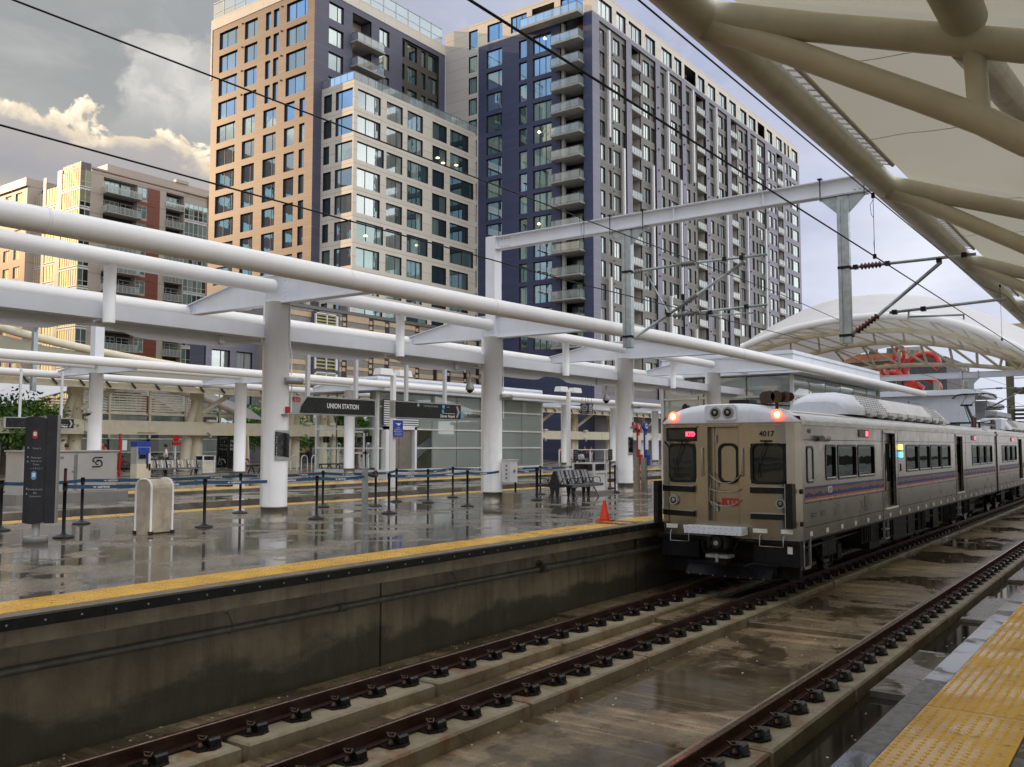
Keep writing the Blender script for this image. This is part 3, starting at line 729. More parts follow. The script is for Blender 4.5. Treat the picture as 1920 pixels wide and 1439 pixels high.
def portal(label, X, y0, y1, zb, zt, drops, postz=4.9, arms=True):
    t = thing('catenary_portal', label, 'catenary portal', (X, y0, 0))
    MB().box(X - .17, X + .17, y0 - .17, y0 + .17, postz, zt + .02).build('post', 'white_steel', t)
    yb0 = y0 - .17; m = MB()
    m.box(X - .012, X + .012, y1, yb0, zb, zt); m.box(X - .15, X + .15, y1, yb0, zb, zb + .022); m.box(X - .15, X + .15, y1, yb0, zt - .022, zt)
    for k in range(3):
        yy = y1 + .2 + k * 2.4
        m.box(X - .12, X - .012, yy, yy + .015, zb + .02, zt - .02)
    m.build('beam', 'white_steel', t)
    b = MB()
    for dy in (.18, .30, .42):
        b.box(X - .03, X - .012, yb0 - dy, yb0 - dy + .05, zb + .07, zb + .085); b.box(X - .03, X - .012, yb0 - dy, yb0 - dy + .05, zt - .09, zt - .075)
        b.box(X - .03, X - .012, y1 + dy, y1 + dy + .05, zb + .07, zb + .085)
    stuff(b.build('bolt', 'grey_metal', t))
    for Y, z0, spec in drops:
        d = droppost(t, X, Y, z0, zb - .04)
        rods = MB()
        for yy in (Y - .50, Y + .50): rods.tube([(X - .16, yy, zb - .12), (X - .16, yy, zt + .06)], .014, 6); rods.box(X - .2, X - .1, yy - .05, yy + .05, zt + .02, zt + .05)
        rods.build('hanger_rod', 'black_metal', d)
        a = MB(); 
        for kind, p, q, r in spec['rods']: a.tube([(X - .02, p[0], p[1]), (X - .02, q[0], q[1])], r, 8, 0)
        for p, q, r, n in spec['ins']: ins(a, (X - .02, p[0], p[1]), (X - .02, q[0], q[1]), r, n, 1)
        for yy, zz in spec['clamps']: a.box(X - .08, X + .04, yy - .05, yy + .05, zz - .05, zz + .05, 2)
        a.build('cantilever_arm', ['galvanised', 'insulator_grey' if spec.get('grey') else 'insulator_brown', 'black_metal'], t)
        for zz in spec['collars']: MB().box(X - .17, X + .07, Y - .14, Y + .14, zz - .03, zz + .03).build('collar', 'black_metal', d)
    return t
S1 = dict(grey=True, rods=[(0, (11.49, 6.35), (10.10, 6.385), .035), (0, (9.75, 6.385), (7.79, 6.36), .035), (0, (11.47, 4.58), (10.0, 5.36), .042), (0, (9.80, 5.47), (8.38, 6.26), .042), (0, (11.12, 6.28), (10.47, 5.15), .022), (0, (9.55, 5.10), (7.82, 5.12), .032), (0, (9.3, 4.98), (8.1, 4.95), .018)],
          ins=[((10.10, 6.385), (9.70, 6.385), .085, 6), ((10.0, 5.36), (9.65, 5.55), .085, 6), ((10.35, 5.06), (9.60, 5.10), .085, 6), ((11.45, 6.36), (11.2, 6.36), .06, 3)],
          clamps=[(8.45, 6.36), (8.9, 6.38), (10.47, 5.10), (9.3, 5.06), (8.35, 5.12)], collars=(6.35, 4.60))
S2 = dict(rods=[(0, (5.84, 5.80), (5.60, 5.80), .03), (0, (5.15, 5.80), (3.22, 5.79), .035), (0, (5.9, 4.20), (5.72, 4.32), .04), (0, (5.3, 4.60), (3.91, 5.70), .042), (0, (5.01, 4.68), (2.67, 4.77), .032), (0, (4.63, 4.55), (3.49, 4.50), .02), (0, (4.60, 4.70), (4.62, 4.5), .02), (0, (3.5, 4.5), (3.5, 4.4), .018)],
          ins=[((5.62, 5.80), (5.15, 5.80), .085, 6), ((5.74, 4.30), (5.25, 4.64), .085, 7)], clamps=[(5.72, 5.80), (3.95, 5.74), (3.45, 5.80), (4.9, 4.68), (4.3, 4.70), (5.02, 5.8)], collars=(5.80, 4.22))
portal('white catenary portal beam with two hanging posts, in front of the tall towers', 21.35, 16.23, 5.25, 7.54, 7.92, [(11.63, 4.30, S1), (5.95, 4.04, S2)])
def shift(s, dy, dz, k=1):
    f = lambda p: (p[0] + dy, p[1] + dz)
    return dict(grey=True, rods=[(a, f(p), f(q), r) for a, p, q, r in s['rods']], ins=[(f(p), f(q), r, n) for p, q, r, n in s['ins']], clamps=[f(c) for c in s['clamps']], collars=[c + dz for c in s['collars']])
portal('smaller white catenary portal beam far down the line, above the second train car', 69.6, 17.4, 1.5, 6.42, 6.84, [(11.1, 3.9, shift(S1, -.53, -.75))], postz=0)
def lone_drop(X, Y, z0):
    t = thing('catenary_post', 'grey hanging catenary post over the track behind the second platform', 'catenary post', (X, Y, z0))
    droppost(t, X, Y, z0, 7.8); a = MB(); a.tube([(X, Y + .1, z0 + .3), (X, Y + 1.6, z0 + 1.3)], .05, 8); a.build('strut', 'galvanised', t)
    MB().box(X - .14, X + .14, Y - 3, Y + 10, 7.84, 8.2).build('beam', 'white_steel', t)
lone_drop(22.5, 46.1, 4.45)
tag(MB().box(22.5 - .22, 22.5 + .22, 40.1, 40.52, 5.4, 7.5).build('canopy_post', 'white_steel'), 'square white post rising from the top of the second platform canopy', 'post')
def wire(label, pts, r):
    tag(MB().tube(pts, r, 6).build('catenary_wire', 'black_metal'), label, 'overhead wire')
def sag(y, z, x0, x1, s, n=10):
    out = []
    for i in range(n + 1):
        t = i / n; out.append((x0 + (x1 - x0) * t, y, z - s * 4 * t * (1 - t)))
    return out
wire('upper overhead wire crossing the sky at top left and the brown tower', sag(7.55, 5.38, -20, 21.3, .04) + sag(7.55, 5.38, 21.4, 69.6, .25)[1:], .009)
wire('lower overhead wire crossing the low red brick building at left', [(-20, 7.55, 4.27), (12, 7.55, 4.27), (21.35, 7.6, 4.42), (30, 7.7, 4.5), (69, 7.6, 4.3)], .009)
wire('overhead wire running under the edge of the large canopy at top right', sag(3.09, 5.07, -20, 21.4, .06) + sag(3.3, 5.75, 21.5, 69, .5)[1:], .008)
wire('thick contact wire passing diagonally over the grey tower towards the train', [(-20, 3.09, 4.14), (12, 3.09, 4.20), (21.35, 3.15, 4.25), (69, 3.1, 4.2)], .009)
def dropper(x, y, z0, z1, label):
    m = MB(); m.tube([(x, y, z0), (x, y, z1)], .004, 5); m.box(x - .02, x + .02, y - .02, y + .02, z1 - .03, z1 + .04); m.box(x - .02, x + .02, y - .02, y + .02, z0 - .03, z0 + .03)
    m.tube([(x, y, z1 - .05), (x - .045, y + .03, z1 - .13), (x - .035, y + .02, z1 - .26), (x, y, z1 - .3)], .0035, 5); m.tube([(x, y, z0 + .25), (x - .03, y, z0 + .17), (x, y, z0 + .06)], .003, 5)
    tag(m.build('dropper', 'black_metal'), label, 'wire hanger')
dropper(12.45, 3.09, 4.20, 5.02, 'thin wire hanger between two overhead wires, against the sky right of the grey tower')
dropper(12.35, 7.55, 4.27, 5.36, 'thin wire hanger between the two far overhead wires, beside the white portal post')
dropper(24.5, 3.2, 4.25, 5.55, 'thin wire hanger below the canopy edge, right of the second hanging post')

# ------------------------------------------------------------------ big canopy overhead
def hall_canopy():
    t = thing('station_canopy', 'huge cream fabric canopy on welded tube trusses overhead at top right', 'canopy', (9.3, 1, 0))
    EY, EZ = 4.08, 6.50
    def edge(x): return (x, EY - .0 , EZ - .0022 * max(0, x - 12) ** 1.5 * .7)
    xs = [-10 + i * 1.5 for i in range(48)]
    MB().tube([edge(x) for x in xs], .225, 24).build('edge_tube', 'canopy_tube', t)
    NX = [9.3 + 8.05 * k for k in range(-2, 6)]
    for x in NX:
        ez = edge(x)[2] - EZ; yy = [(EY, EZ), (3.4, 6.27), (2.82, 6.05), (1.48, 5.55), (.9, 5.33), (-1.5, 4.55), (-5, 3.6)]
        MB().tube([(x, a, b + ez) for a, b in yy], [.21, .165, .15, .15, .15, .15, .15], 20).build('truss_chord', 'canopy_tube', t)
        lo = [(EY - .05, EZ - .05), (3.6, 6.17), (2.83, 5.69), (1.84, 5.07), (1.31, 4.73), (.95, 4.45), (-.5, 3.6), (-2.5, 3.0), (-5, 2.7)]
        MB().tube([(x, a, b + ez) for a, b in lo], [.2, .14, .135, .135, .135, .135, .135, .135, .14], 20).build('truss_chord', 'canopy_tube', t)
        MB().tube([(x, 1.36, 5.48 + ez), (x, 1.33, 4.78 + ez)], .10, 16).build('truss_post', 'canopy_tube', t)
        m = MB(); m.tube([(x, .6, 5.2 + ez), (x, -.6, 3.75 + ez)], .09, 12); m.tube([(x, -2.5, 4.28 + ez), (x, -.7, 3.72 + ez)], .09, 12); m.build('truss_brace', 'canopy_tube', t)
        MB().cyl((x, -5), .26, 0, 3.75 + ez, 20).build('column', 'canopy_tube', t)
    MB().tube([(-10, 1.42, 5.78), (9.25, 1.42, 5.72)], .20, 22).build('purlin', 'canopy_tube', t)
    MB().tube([(9.35, 1.42, 5.52), (13, 1.36, 5.94), (17.3, 1.1, 6.1)], .17, 18).build('purlin', 'canopy_tube', t)
    MB().tube([(9.3, 1.3, 4.76), (17.35, .2, 5.0)], .06, 10).build('tie_rod', 'canopy_tube', t)
    # membrane panels between the trusses, arched a little upward between them
    for a, b in zip([-12] + NX, NX + [60]):
        rows = []
        n = 10
        for i in range(n + 1):
            x = a + (b - a) * i / n; ez = edge(x)[2] - EZ; lift = .55 * 4 * (i / n) * (1 - i / n); row = []
            for y, z in ((3.72, 6.62), (3.2, 6.46), (2.82, 6.30), (2.2, 6.08), (1.48, 5.80), (.6, 5.50), (-.6, 5.15), (-2.5, 4.6), (-5, 3.95), (-9, 3.4)):
                w = min(1, max(0, (3.72 - y) / 1.5)); row.append((x, y, z + ez + lift * w))
            rows.append(row)
        MB().grid(rows).build('membrane_panel', 'fabric_under', t)
        for k in (3, 7):
            MB().tube([(p[0], p[1], p[2] - .004) for p in rows[k]], .006, 6).build('seam', 'canopy_tube', t)
    # light gap with clamps, and the bead rail along the fabric edge
    for a, b in zip(NX[:-1], NX[1:]):
        m = MB(); m.tube([(x, 3.74, 6.60 + edge(x)[2] - EZ) for x in [a + .9 + (b - a - 1.8) * i / 8 for i in range(9)]], .035, 8); m.build('bead_rail', 'canopy_tube', t)
        m = MB(); n = int((b - a - 1.4) / .27)
        for i in range(n):
            x = a + .9 + i * .27; ez = edge(x)[2] - EZ; m.bar((x, 3.76, 6.60 + ez), (x, 3.98, 6.66 + ez), .03, .02)
        stuff(m.build('clamp', 'white_steel', t))
        m = MB(); m.quad((a + .8, 3.76, 6.66 + edge(a)[2] - EZ), (b - .8, 3.76, 6.66 + edge(b)[2] - EZ), (b - .8, 4.05, 6.74 + edge(b)[2] - EZ), (a + .8, 4.05, 6.74 + edge(a)[2] - EZ)); m.build('gutter_flap', 'fabric_white', t)
hall_canopy()
# ------------------------------------------------------------------ facades
# side 'L': wall faces -X at x = c, u runs along Y.   side 'R': wall faces -Y at y = c, u runs along X.
class Face:
    def __init__(s, side, c): s.side = side; s.c = c
    def p(s, u, z, d=0.0): return (s.c + d, u, z) if s.side == 'L' else (u, s.c + d, z)
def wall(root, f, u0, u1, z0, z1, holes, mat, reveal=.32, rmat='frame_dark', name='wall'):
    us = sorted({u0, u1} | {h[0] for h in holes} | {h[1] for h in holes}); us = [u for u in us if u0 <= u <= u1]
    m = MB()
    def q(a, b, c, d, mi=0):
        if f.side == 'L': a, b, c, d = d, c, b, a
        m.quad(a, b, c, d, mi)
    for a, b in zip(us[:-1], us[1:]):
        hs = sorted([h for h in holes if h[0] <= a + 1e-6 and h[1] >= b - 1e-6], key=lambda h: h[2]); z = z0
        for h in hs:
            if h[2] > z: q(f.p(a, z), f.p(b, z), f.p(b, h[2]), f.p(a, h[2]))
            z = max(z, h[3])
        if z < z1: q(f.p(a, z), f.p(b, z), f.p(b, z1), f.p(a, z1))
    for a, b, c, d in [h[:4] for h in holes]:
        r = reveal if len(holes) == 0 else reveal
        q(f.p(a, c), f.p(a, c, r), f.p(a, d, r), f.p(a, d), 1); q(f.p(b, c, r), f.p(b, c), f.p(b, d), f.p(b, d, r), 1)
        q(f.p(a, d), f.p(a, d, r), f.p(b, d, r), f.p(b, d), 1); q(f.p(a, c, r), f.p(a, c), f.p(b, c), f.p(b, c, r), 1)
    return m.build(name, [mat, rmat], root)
WC = {}
def window(root, f, u0, u1, z0, z1, d=.22, bars=(), tbar=None, glass='glass_sky', frame='frame_dark', fw=.07, panes=True, name='window'):
    w, h = round(u1 - u0, 2), round(z1 - z0, 2); key = (f.side, w, h, tuple(bars), tbar, frame, fw, panes, glass)
    def bx(m, a, b, c, e, d0, d1, mi=0):
        if f.side == 'L': m.box(d0, d1, a, b, c, e, mi)
        else: m.box(a, b, d0, d1, c, e, mi)
    if key not in WC:
        m = MB(); bx(m, 0, w, 0, fw, 0, .08); bx(m, 0, w, h - fw * 1.6, h, 0, .08); bx(m, 0, fw, fw, h - fw * 1.6, 0, .08); bx(m, w - fw, w, fw, h - fw * 1.6, 0, .08)
        cuts = [fw] + [w * b for b in bars] + [w - fw]
        for b in bars: bx(m, w * b - .035, w * b + .035, fw, h - fw * 1.6, .0, .08)
        if tbar: bx(m, fw, w - fw, h * tbar - .03, h * tbar + .03, .002, .078)
        pm = []
        for a, b in zip(cuts[:-1], cuts[1:]):
            g = MB(); bx(g, 0, b - a, 0, h - fw * 2.6, 0, .01); pm.append((a, g.mesh('pane', glass)))
        if not panes: bx(m, fw, w - fw, fw, h - fw * 1.6, .045, .055, 1)
        WC[key] = (m.mesh(name, [frame, glass]), pm)
    me, pm = WC[key]; o = f.p(u0, z0, d); ob = inst(name, me, root, o)
    if panes:
        for a, g in pm:
            k = f.p(a, fw, .045); base = f.p(0, 0, 0); inst('pane', g, ob, Vector(o) + Vector(f.p(a, fw, .045)) - Vector(f.p(0, 0, 0)))
    return ob
def backwall(root, f, u0, u1, z0, z1, d, mat='frame_dark', name='wall'):
    m = MB(); m.quad(f.p(u0, z0, d), f.p(u1, z0, d), f.p(u1, z1, d), f.p(u0, z1, d)); return m.build(name, mat, root)
def body(root, x0, x1, y0, y1, z0, z1, mat, name='wall'): return MB().box(x0, x1, y0, y1, z0, z1).build(name, mat, root)
def rail(root, f, u0, u1, z, h=1.05, d=0.0, n=4, name='balcony_rail', ends=0, glass='rail_glass', post='mullion_grey'):
    m = MB()
    def seg(a, b, n):
        a, b = Vector(a), Vector(b)
        m.bar(a + Vector((0, 0, h)), b + Vector((0, 0, h)), .05, .05, 0)
        for i in range(n + 1): q = a.lerp(b, i / n); m.bar(q, q + Vector((0, 0, h)), .035, .035, 0)
        m.quad(a + Vector((0, 0, .06)), b + Vector((0, 0, .06)), b + Vector((0, 0, h - .06)), a + Vector((0, 0, h - .06)), 1)
    seg(f.p(u0, z, d), f.p(u1, z, d), n)
    if ends: seg(f.p(u0, z, d), f.p(u0, z, d + ends), 1); seg(f.p(u1, z, d), f.p(u1, z, d + ends), 1)
    return m.build(name, [post, glass], root)
wr = random.Random(11)

# --- brown and slate tower on the left
def brown_tower():
    X0, Y0, X1, Y1 = 70.8, 80.75, 94.85, 100.7
    t = thing('tower', 'tall tower with sunlit tan side and slate front, left of the white block', 'tower', (X0, Y0, 0))
    L, Rr = Face('L', X0), Face('R', Y0); P = 3.13; TOP = 56.75
    hl = []; ws = []
    for r in range(11):
        zt = 55.95 - P * r; zb = zt - 2.3
        if r < 4: c = [(95.36, 99.2, (.36, .80)), (91.4, 93.94, (.62,)), (88.82, 89.79, ()), (87.25, 88.27, ()), (82.08, 85.83, (.40, .82))]
        else: c = [(95.55, 99.4, (.4, .82)), (91.6, 94.1, (.6,)), (87.5, 89.95, (.62,)), (84.1, 85.98, ()), (82.25, 83.22, ())]
        for a, b, bars in c:
            bars = tuple(1 - q for q in bars)[::-1]
            hl.append((a, b, zb, zt)); ws.append((a, b, zb, zt, bars))
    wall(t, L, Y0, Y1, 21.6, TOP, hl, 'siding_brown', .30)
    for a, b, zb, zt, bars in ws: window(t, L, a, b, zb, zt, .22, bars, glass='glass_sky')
    m = MB()
    for r in range(4):
        for y in (94.45, 86.75): m.box(X0 - .12, X0, y - .08, y + .08, 55.95 - P * r - .1, 55.95 - P * r + .08)
    m.build('vent_hood', 'frame_dark', t)
    # lower storeys in slate
    hl = []; ws = []
    for zt, zb in ((21.0, 17.6), (16.4, 12.6), (11.2, 6.4)):
        for a, b in ((96.2, 99.6), (92.6, 94.9), (88.4, 91.4), (84.4, 87.0), (81.5, 82.9)): hl.append((a, b, zb, zt)); ws.append((a, b, zb, zt))
    wall(t, L, Y0, Y1, 0, 21.595, hl, 'siding_lilac', .3)
    for a, b, zb, zt in ws: window(t, L, a, b, zb, zt, .22, (.5,) if b - a > 2 else (), .3, glass='glass_pale')
    # slate front
    hr = []; ws = []
    for r in range(11):
        zt = 55.85 - P * r; zb = zt - 2.15
        hr += [(73.1, 75.5, zb, zt), (81.75, 83.6, zb, zt)]; ws += [(73.1, 75.5, zb, zt, (.66,)), (81.75, 83.6, zb, zt, (.52,))]
    hr += [(77.0, 80.3, 35.2, 55.95), (86.05, 93.5, 38.6, 56.1)]
    wall(t, Rr, X0, X1, 0, TOP, hr, 'siding_blue', .30)
    for a, b, zb, zt, bars in ws: window(t, Rr, a, b, zb, zt, .22, bars, glass='glass_pale')
    # balcony recess
    backwall(t, Rr, 77.0, 80.3, 35.2, 55.95, 1.9, 'stucco')
    m = MB(); m.box(77.0, 77.02, Y0 + .3, Y0 + 1.9, 35.2, 55.95); m.box(80.28, 80.3, Y0 + .3, Y0 + 1.9, 35.2, 55.95); m.build('recess_side', 'siding_blue', t)
    for r in range(6):
        z = 52.1 - P * r
        MB().box(76.75, 81.7, Y0 - 1.15, Y0 + 1.9, z - .22, z).build('balcony_slab', 'slab_concrete', t)
        if r < 3:
            rail(t, Rr, 76.85, 81.6, z, 1.05, -1.08, 4, ends=1.0)
            window(t, Rr, 77.15, 79.9, z + .05, z + 2.4, 1.78, (.5,), glass='glass_dim')
    tag_b = MB(); tag_b.lathe([(.02, 0), (.13, .06), (.13, .12), (.02, .2)], (77.2, Y0 + .6, 51.55), 8); tag_b.build('lamp', 'warm_bulb', t)
    # umber recessed bay with windows
    hl = []
    bay = [(86.1, 86.85, ()), (87.4, 89.3, (.62,)), (90.2, 91.05, ()), (91.6, 93.45, (.6,))]
    for r in range(5):
        zt = 55.9 - P * r; zb = zt - 2.2
        for a, b, bars in bay: hl.append((a, b, zb, zt))
    Rb = Face('R', Y0 + .3); wall(t, Rb, 86.05, 93.5, 38.6, 56.1, hl, 'siding_umber', .25)
    for r in range(5):
        zt = 55.9 - P * r; zb = zt - 2.2
        for a, b, bars in bay: window(t, Rb, a, b, zb, zt, .18, bars, glass='glass_dim')
    # pale parapet band with the glass screen
    m = MB(); m.box(X0 - .06, X1, Y0 - .06, Y0 + .4, TOP + .003, 58.15); m.box(X0 - .06, X0 + .4, Y0 + .4, Y1, TOP + .003, 58.15); m.box(X0 - .06, X1, Y1, Y1 + .3, 50, 58.15); m.build('parapet', 'panel_cream', t)
    MB().box(X0 + .4, X1, Y0 + .4, Y1, 56.2, 56.9).build('roof', 'grey_panel', t)
    def screen(f, u0, u1, n):
        for i in range(n):
            a = u0 + (u1 - u0) * i / n; b = u0 + (u1 - u0) * (i + 1) / n
            g = MB(); g.quad(f.p(a, 58.2, .05), f.p(b, 58.2, .05), f.p(b, 60.3, .05), f.p(a, 60.3, .05)); g.build('pane', 'rail_glass', t)
            s = MB(); s.bar(f.p(a, 58.15, .05), f.p(a, 60.4, .05), .12, .12); s.bar(f.p(a, 59.0, .05), f.p(b, 59.0, .05), .07, .07); s.bar(f.p(a, 60.35, .05), f.p(b, 60.35, .05), .12, .12); s.build('screen_frame', 'galvanised', t)
    screen(Rr, X0, X1 - .6, 10); screen(L, Y0, Y1, 9)
    body(t, X0 + 2.2, X1, Y0 + 2.2, Y1 - .1, 0, 56.2, 'frame_dark', 'core'); body(t, X0 + .01, X0 + 2.19, Y1 - .3, Y1 - .01, 0, 56.7, 'siding_brown', 'wall')
brown_tower()

# --- white gridded block
def white_block():
    X0, Y0, X1, Y1 = 72.11, 75.23, 102.7, 80.74
    t = thing('apartment_block', 'cream white gridded block with large windows in front of the slate tower', 'apartment block', (X0, Y0, 0))
    L, Rr = Face('L', X0), Face('R', Y0); P = 3.13; Z0 = 15.2
    hl, hr, wl_, wr_ = [], [], [], []
    for r in range(9):
        zt = 43.45 - P * r; zb = zt - 2.22; big = r in (2, 5, 8)
        wl_ += [(75.45, 78.3, zb, zt, (.30,) if False else (.72,), 'glass_sky'), (78.98 + (.35 if r % 3 == 2 else 0), 80.34, zb + .05, zt, (), 'glass_dim')]
        wr_ += [(72.7, 76.5 + (.62 if big else 0), zb, zt, (.40, .80), 'glass_teal' if r > 4 else 'glass_pale'),
                (77.55 if not big else 77.57, 80.37, zb, zt, (.66,), 'glass_teal' if r > 5 else 'glass_pale'),
                (81.26, 84.1 + (1.05 if big else 0), zb, zt, (.66,) if not big else (.22, .6), 'glass_teal' if r > 1 else 'glass_pale'),
                (85.95, 88.78 - (.5 if big else 0), zb, zt, (.55,), 'glass_dim'), (89.47, 93.3 + (1.1 if big else 0), zb, zt, (.55,), 'glass_dim'),
                (95.15, 99.0, zb, zt, (.5,), 'glass_dim'), (100.05, 101.95, zb, zt, (), 'glass_dim')]
    wall(t, L, Y0, Y1, Z0, 44.35, [w[:4] for w in wl_], 'panel_cream', .26); wall(t, Rr, X0, X1, Z0, 44.35, [w[:4] for w in wr_], 'panel_cream', .26)
    for a, b, zb, zt, bars, g in wl_: window(t, L, a, b, zb, zt, .2, bars, glass=g, fw=.06)
    for a, b, zb, zt, bars, g in wr_: window(t, Rr, a, b, zb, zt, .2, bars, glass=g, fw=.06)
    MB().box(X0 + .3, X1, Y0 + .3, Y1, 43.9, 44.3).build('roof', 'grey_panel', t)
    body(t, X1 - .02, X1, Y0 + .01, Y1, Z0, 44.34, 'panel_cream')
    rail(t, Rr, X0 + .05, X1 - .1, 44.36, 1.05, .1, 26, 'roof_rail'); rail(t, L, Y0 + .15, Y1, 44.36, 1.05, .05, 5, 'roof_rail')
    for (x, z) in ((87.2, 38.9), (88.3, 38.5), (91.0, 38.9), (74.4, 26.2)):
        MB().lathe([(.05, 0), (.22, .05), (.22, .12), (.05, .18)], (x, Y0 + .19, z), 10).build('ceiling_lamp', 'warm_bulb', t)
white_block()

# --- long tower: navy end, taupe gridded front
def long_tower():
    X0, Y0, X1, Y1 = 94.85, 56.62, 173.1, 80.7
    t = thing('tower', 'long tall tower with navy end wall, stacked corner balconies and grey front', 'tower', (X0, Y0, 0))
    L, Rr = Face('L', X0), Face('R', Y0); P = 3.0; ZT = 56.33; TOP = 59.8
    hl, hn, ws = [], [], []
    for r in range(14):
        zt = 55.35 - P * r; zb = zt - 2.4
        hl += [(70.72, 73.36, zb, zt), (66.65, 67.92, zb, zt), (62.78, 65.67, zb, zt)]
        ws += [(70.72, 73.36, zb, zt, (.26,) if r < 1 else (.26,), r), (66.65, 67.92, zb, zt, (), r), (62.78, 65.67, zb, zt, (.34, .68), r)]
        hn.append((74.97, 76.45, zb + .1, zt))
    hl.append((57.95, 61.45, 14, 56.0))
    wall(t, L, Y0, 74.75, 0, ZT, hl, 'siding_navy', .28); wall(t, L, 74.75, 76.47, 0, ZT, hn, 'panel_pale', .2); wall(t, L, 76.47, Y1, 0, TOP, [], 'panel_pale', .2)
    for a, b, zb, zt, bars, r in ws: window(t, L, a, b, zb, zt, .2, bars, glass='glass_sky' if (r < 3 or wr.random() < .2) else 'glass_teal')
    for a, b, zb, zt in hn: window(t, L, a, b, zb, zt, .15, (), glass='glass_teal')
    # top floor
    ht = [(74.9, 76.45, 56.4, 59.0), (70.65, 73.2, 56.6, 59.0), (66.65, 69.25, 56.75, 59.0), (62.3, 65.8, 56.45, 59.1), (57.95, 61.35, 56.45, 59.1)]
    wall(t, L, Y0, 76.47, ZT + .003, TOP, ht, 'panel_cream', .28)
    for i, (a, b, zb, zt) in enumerate(ht):
        if i == 3: backwall(t, L, a, b, zb, zt, 1.6, 'panel_cream'); window(t, L, a + .2, b - .9, zb, zt - .6, 1.5, (.5,), glass='glass_sky')
        else: window(t, L, a, b, zb, zt, .2, (.35, .7) if i > 1 else (.3,) if i else (), glass='glass_sky')
    MB().box(X0 - 1.5, X0 + .1, 57.85, 66.8, 56.02, 56.30).build('balcony_slab', 'slab_concrete', t); rail(t, L, 57.95, 66.7, 56.3, 1.1, -1.42, 7, ends=1.3)
    # corner balconies
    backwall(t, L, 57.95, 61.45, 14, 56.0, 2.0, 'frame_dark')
    MB().box(X0 + .28, X0 + .75, 61.05, 61.42, 14, 56).build('pier', 'panel_pale', t)
    for r in range(14):
        z = 52.95 - P * r
        MB().box(X0 - 1.25, X0 + 1.95, 57.82, 62.2, z - .20, z).build('balcony_slab', 'slab_concrete', t)
        rail(t, L, 57.9, 62.1, z, 1.05, -1.18, 3, ends=1.1); window(t, L, 58.05, 60.95, z + .05, z + 2.4, 1.85, (.4, .75), glass='glass_teal' if r % 3 else 'glass_dim')
    # taupe front
    cols = [(96.68, 98.24, 'w'), (99.15, 99.87, 'n'), (100.46, 102.23, 'w'), (102.77, 103.59, 'n'), (105.13, 107.99, 'b'), (108.8, 110.62, 'w'), (111.03, 112.1, 'n'),
            (113.63, 115.1, 'w'), (116.25, 116.85, 'n'), (117.27, 119.31, 'w'), (119.79, 120.6, 'n'), (122.05, 123.54, 'w'), (124.7, 125.25, 'n'), (126.0, 129.04, 'b'),
            (130.53, 132.26, 'w'), (133.45, 134.0, 'n'), (134.48, 136.29, 'w'), (136.75, 137.5, 'n'), (139.18, 141.97, 'b'), (142.95, 144.79, 'w'), (145.5, 146.4, 'n'),
            (147.76, 149.25, 'w'), (150.2, 151.0, 'n'), (151.46, 154.5, 'w'), (156.17, 157.8, 'w'), (158.46, 159.9, 'n'), (160.51, 163.51, 'b'), (165.05, 166.5, 'w'), (167.2, 168.3, 'n'), (168.83, 172.0, 'w')]
    pil = [(X0, 96.62), (103.65, 105.1), (112.15, 113.6), (120.65, 122.0), (129.08, 130.5), (137.55, 139.15), (146.45, 147.73), (154.8, 156.1)]
    bays = [(96.62, 103.65), (105.1, 112.15), (113.6, 120.65), (122.0, 129.08), (130.5, 137.55), (139.15, 146.45), (147.73, 154.8)]
    rows = [(52.0 - P * (r - 1) - 2.05, 52.0 - P * (r - 1)) for r in range(15)]
    Rt = Face('R', Y0 + .22)
    for a0, b0 in bays:
        hs = []
        for a, b, k in cols:
            if a0 <= a and b <= b0:
                if k == 'b': hs.append((a, b, 10.5, 55.6))
                else: hs += [(a, b, zb, zt) for zb, zt in rows]
        wall(t, Rt, a0, b0, 8, 55.7, hs, 'siding_taupe', .2)
    hs = [(a0, b0, 8, 55.7) for a0, b0 in bays]
    for a, b, k in cols:
        if a > 155: hs += [(a, b, 10.5, 55.6)] if k == 'b' else [(a, b, zb, zt) for zb, zt in rows]
    wall(t, Rr, X0, X1, 0, ZT, hs, 'siding_lilac', .22)
    cnt = 0; rest = []
    for r, (zb, zt) in enumerate(rows):
        for a, b, k in cols:
            f = Rt if a < 155 else Rr
            if k == 'b': continue
            g = 'glass_pale'
            if cnt < 236 and a < 155: window(t, f, a, b, zb, zt, .15, (.5,) if k == 'w' else (), panes=False, glass=g, fw=.05); cnt += 1
            else: rest.append((f, a, b, zb, zt))
    m = MB()
    for f, a, b, zb, zt in rest:
        m.quad(f.p(a, zb, .17), f.p(b, zb, .17), f.p(b, zt, .17), f.p(a, zt, .17), 1)
        for (u, v, c, d) in ((a, b, zb, zb + .06), (a, b, zt - .1, zt), (a, a + .06, zb, zt), (b - .06, b, zb, zt), ((a + b) / 2 - .03, (a + b) / 2 + .03, zb, zt)): m.quad(f.p(u, c, .15), f.p(v, c, .15), f.p(v, d, .15), f.p(u, d, .15), 0)
    stuff(m.build('window', ['frame_dark', 'glass_pale'], t))
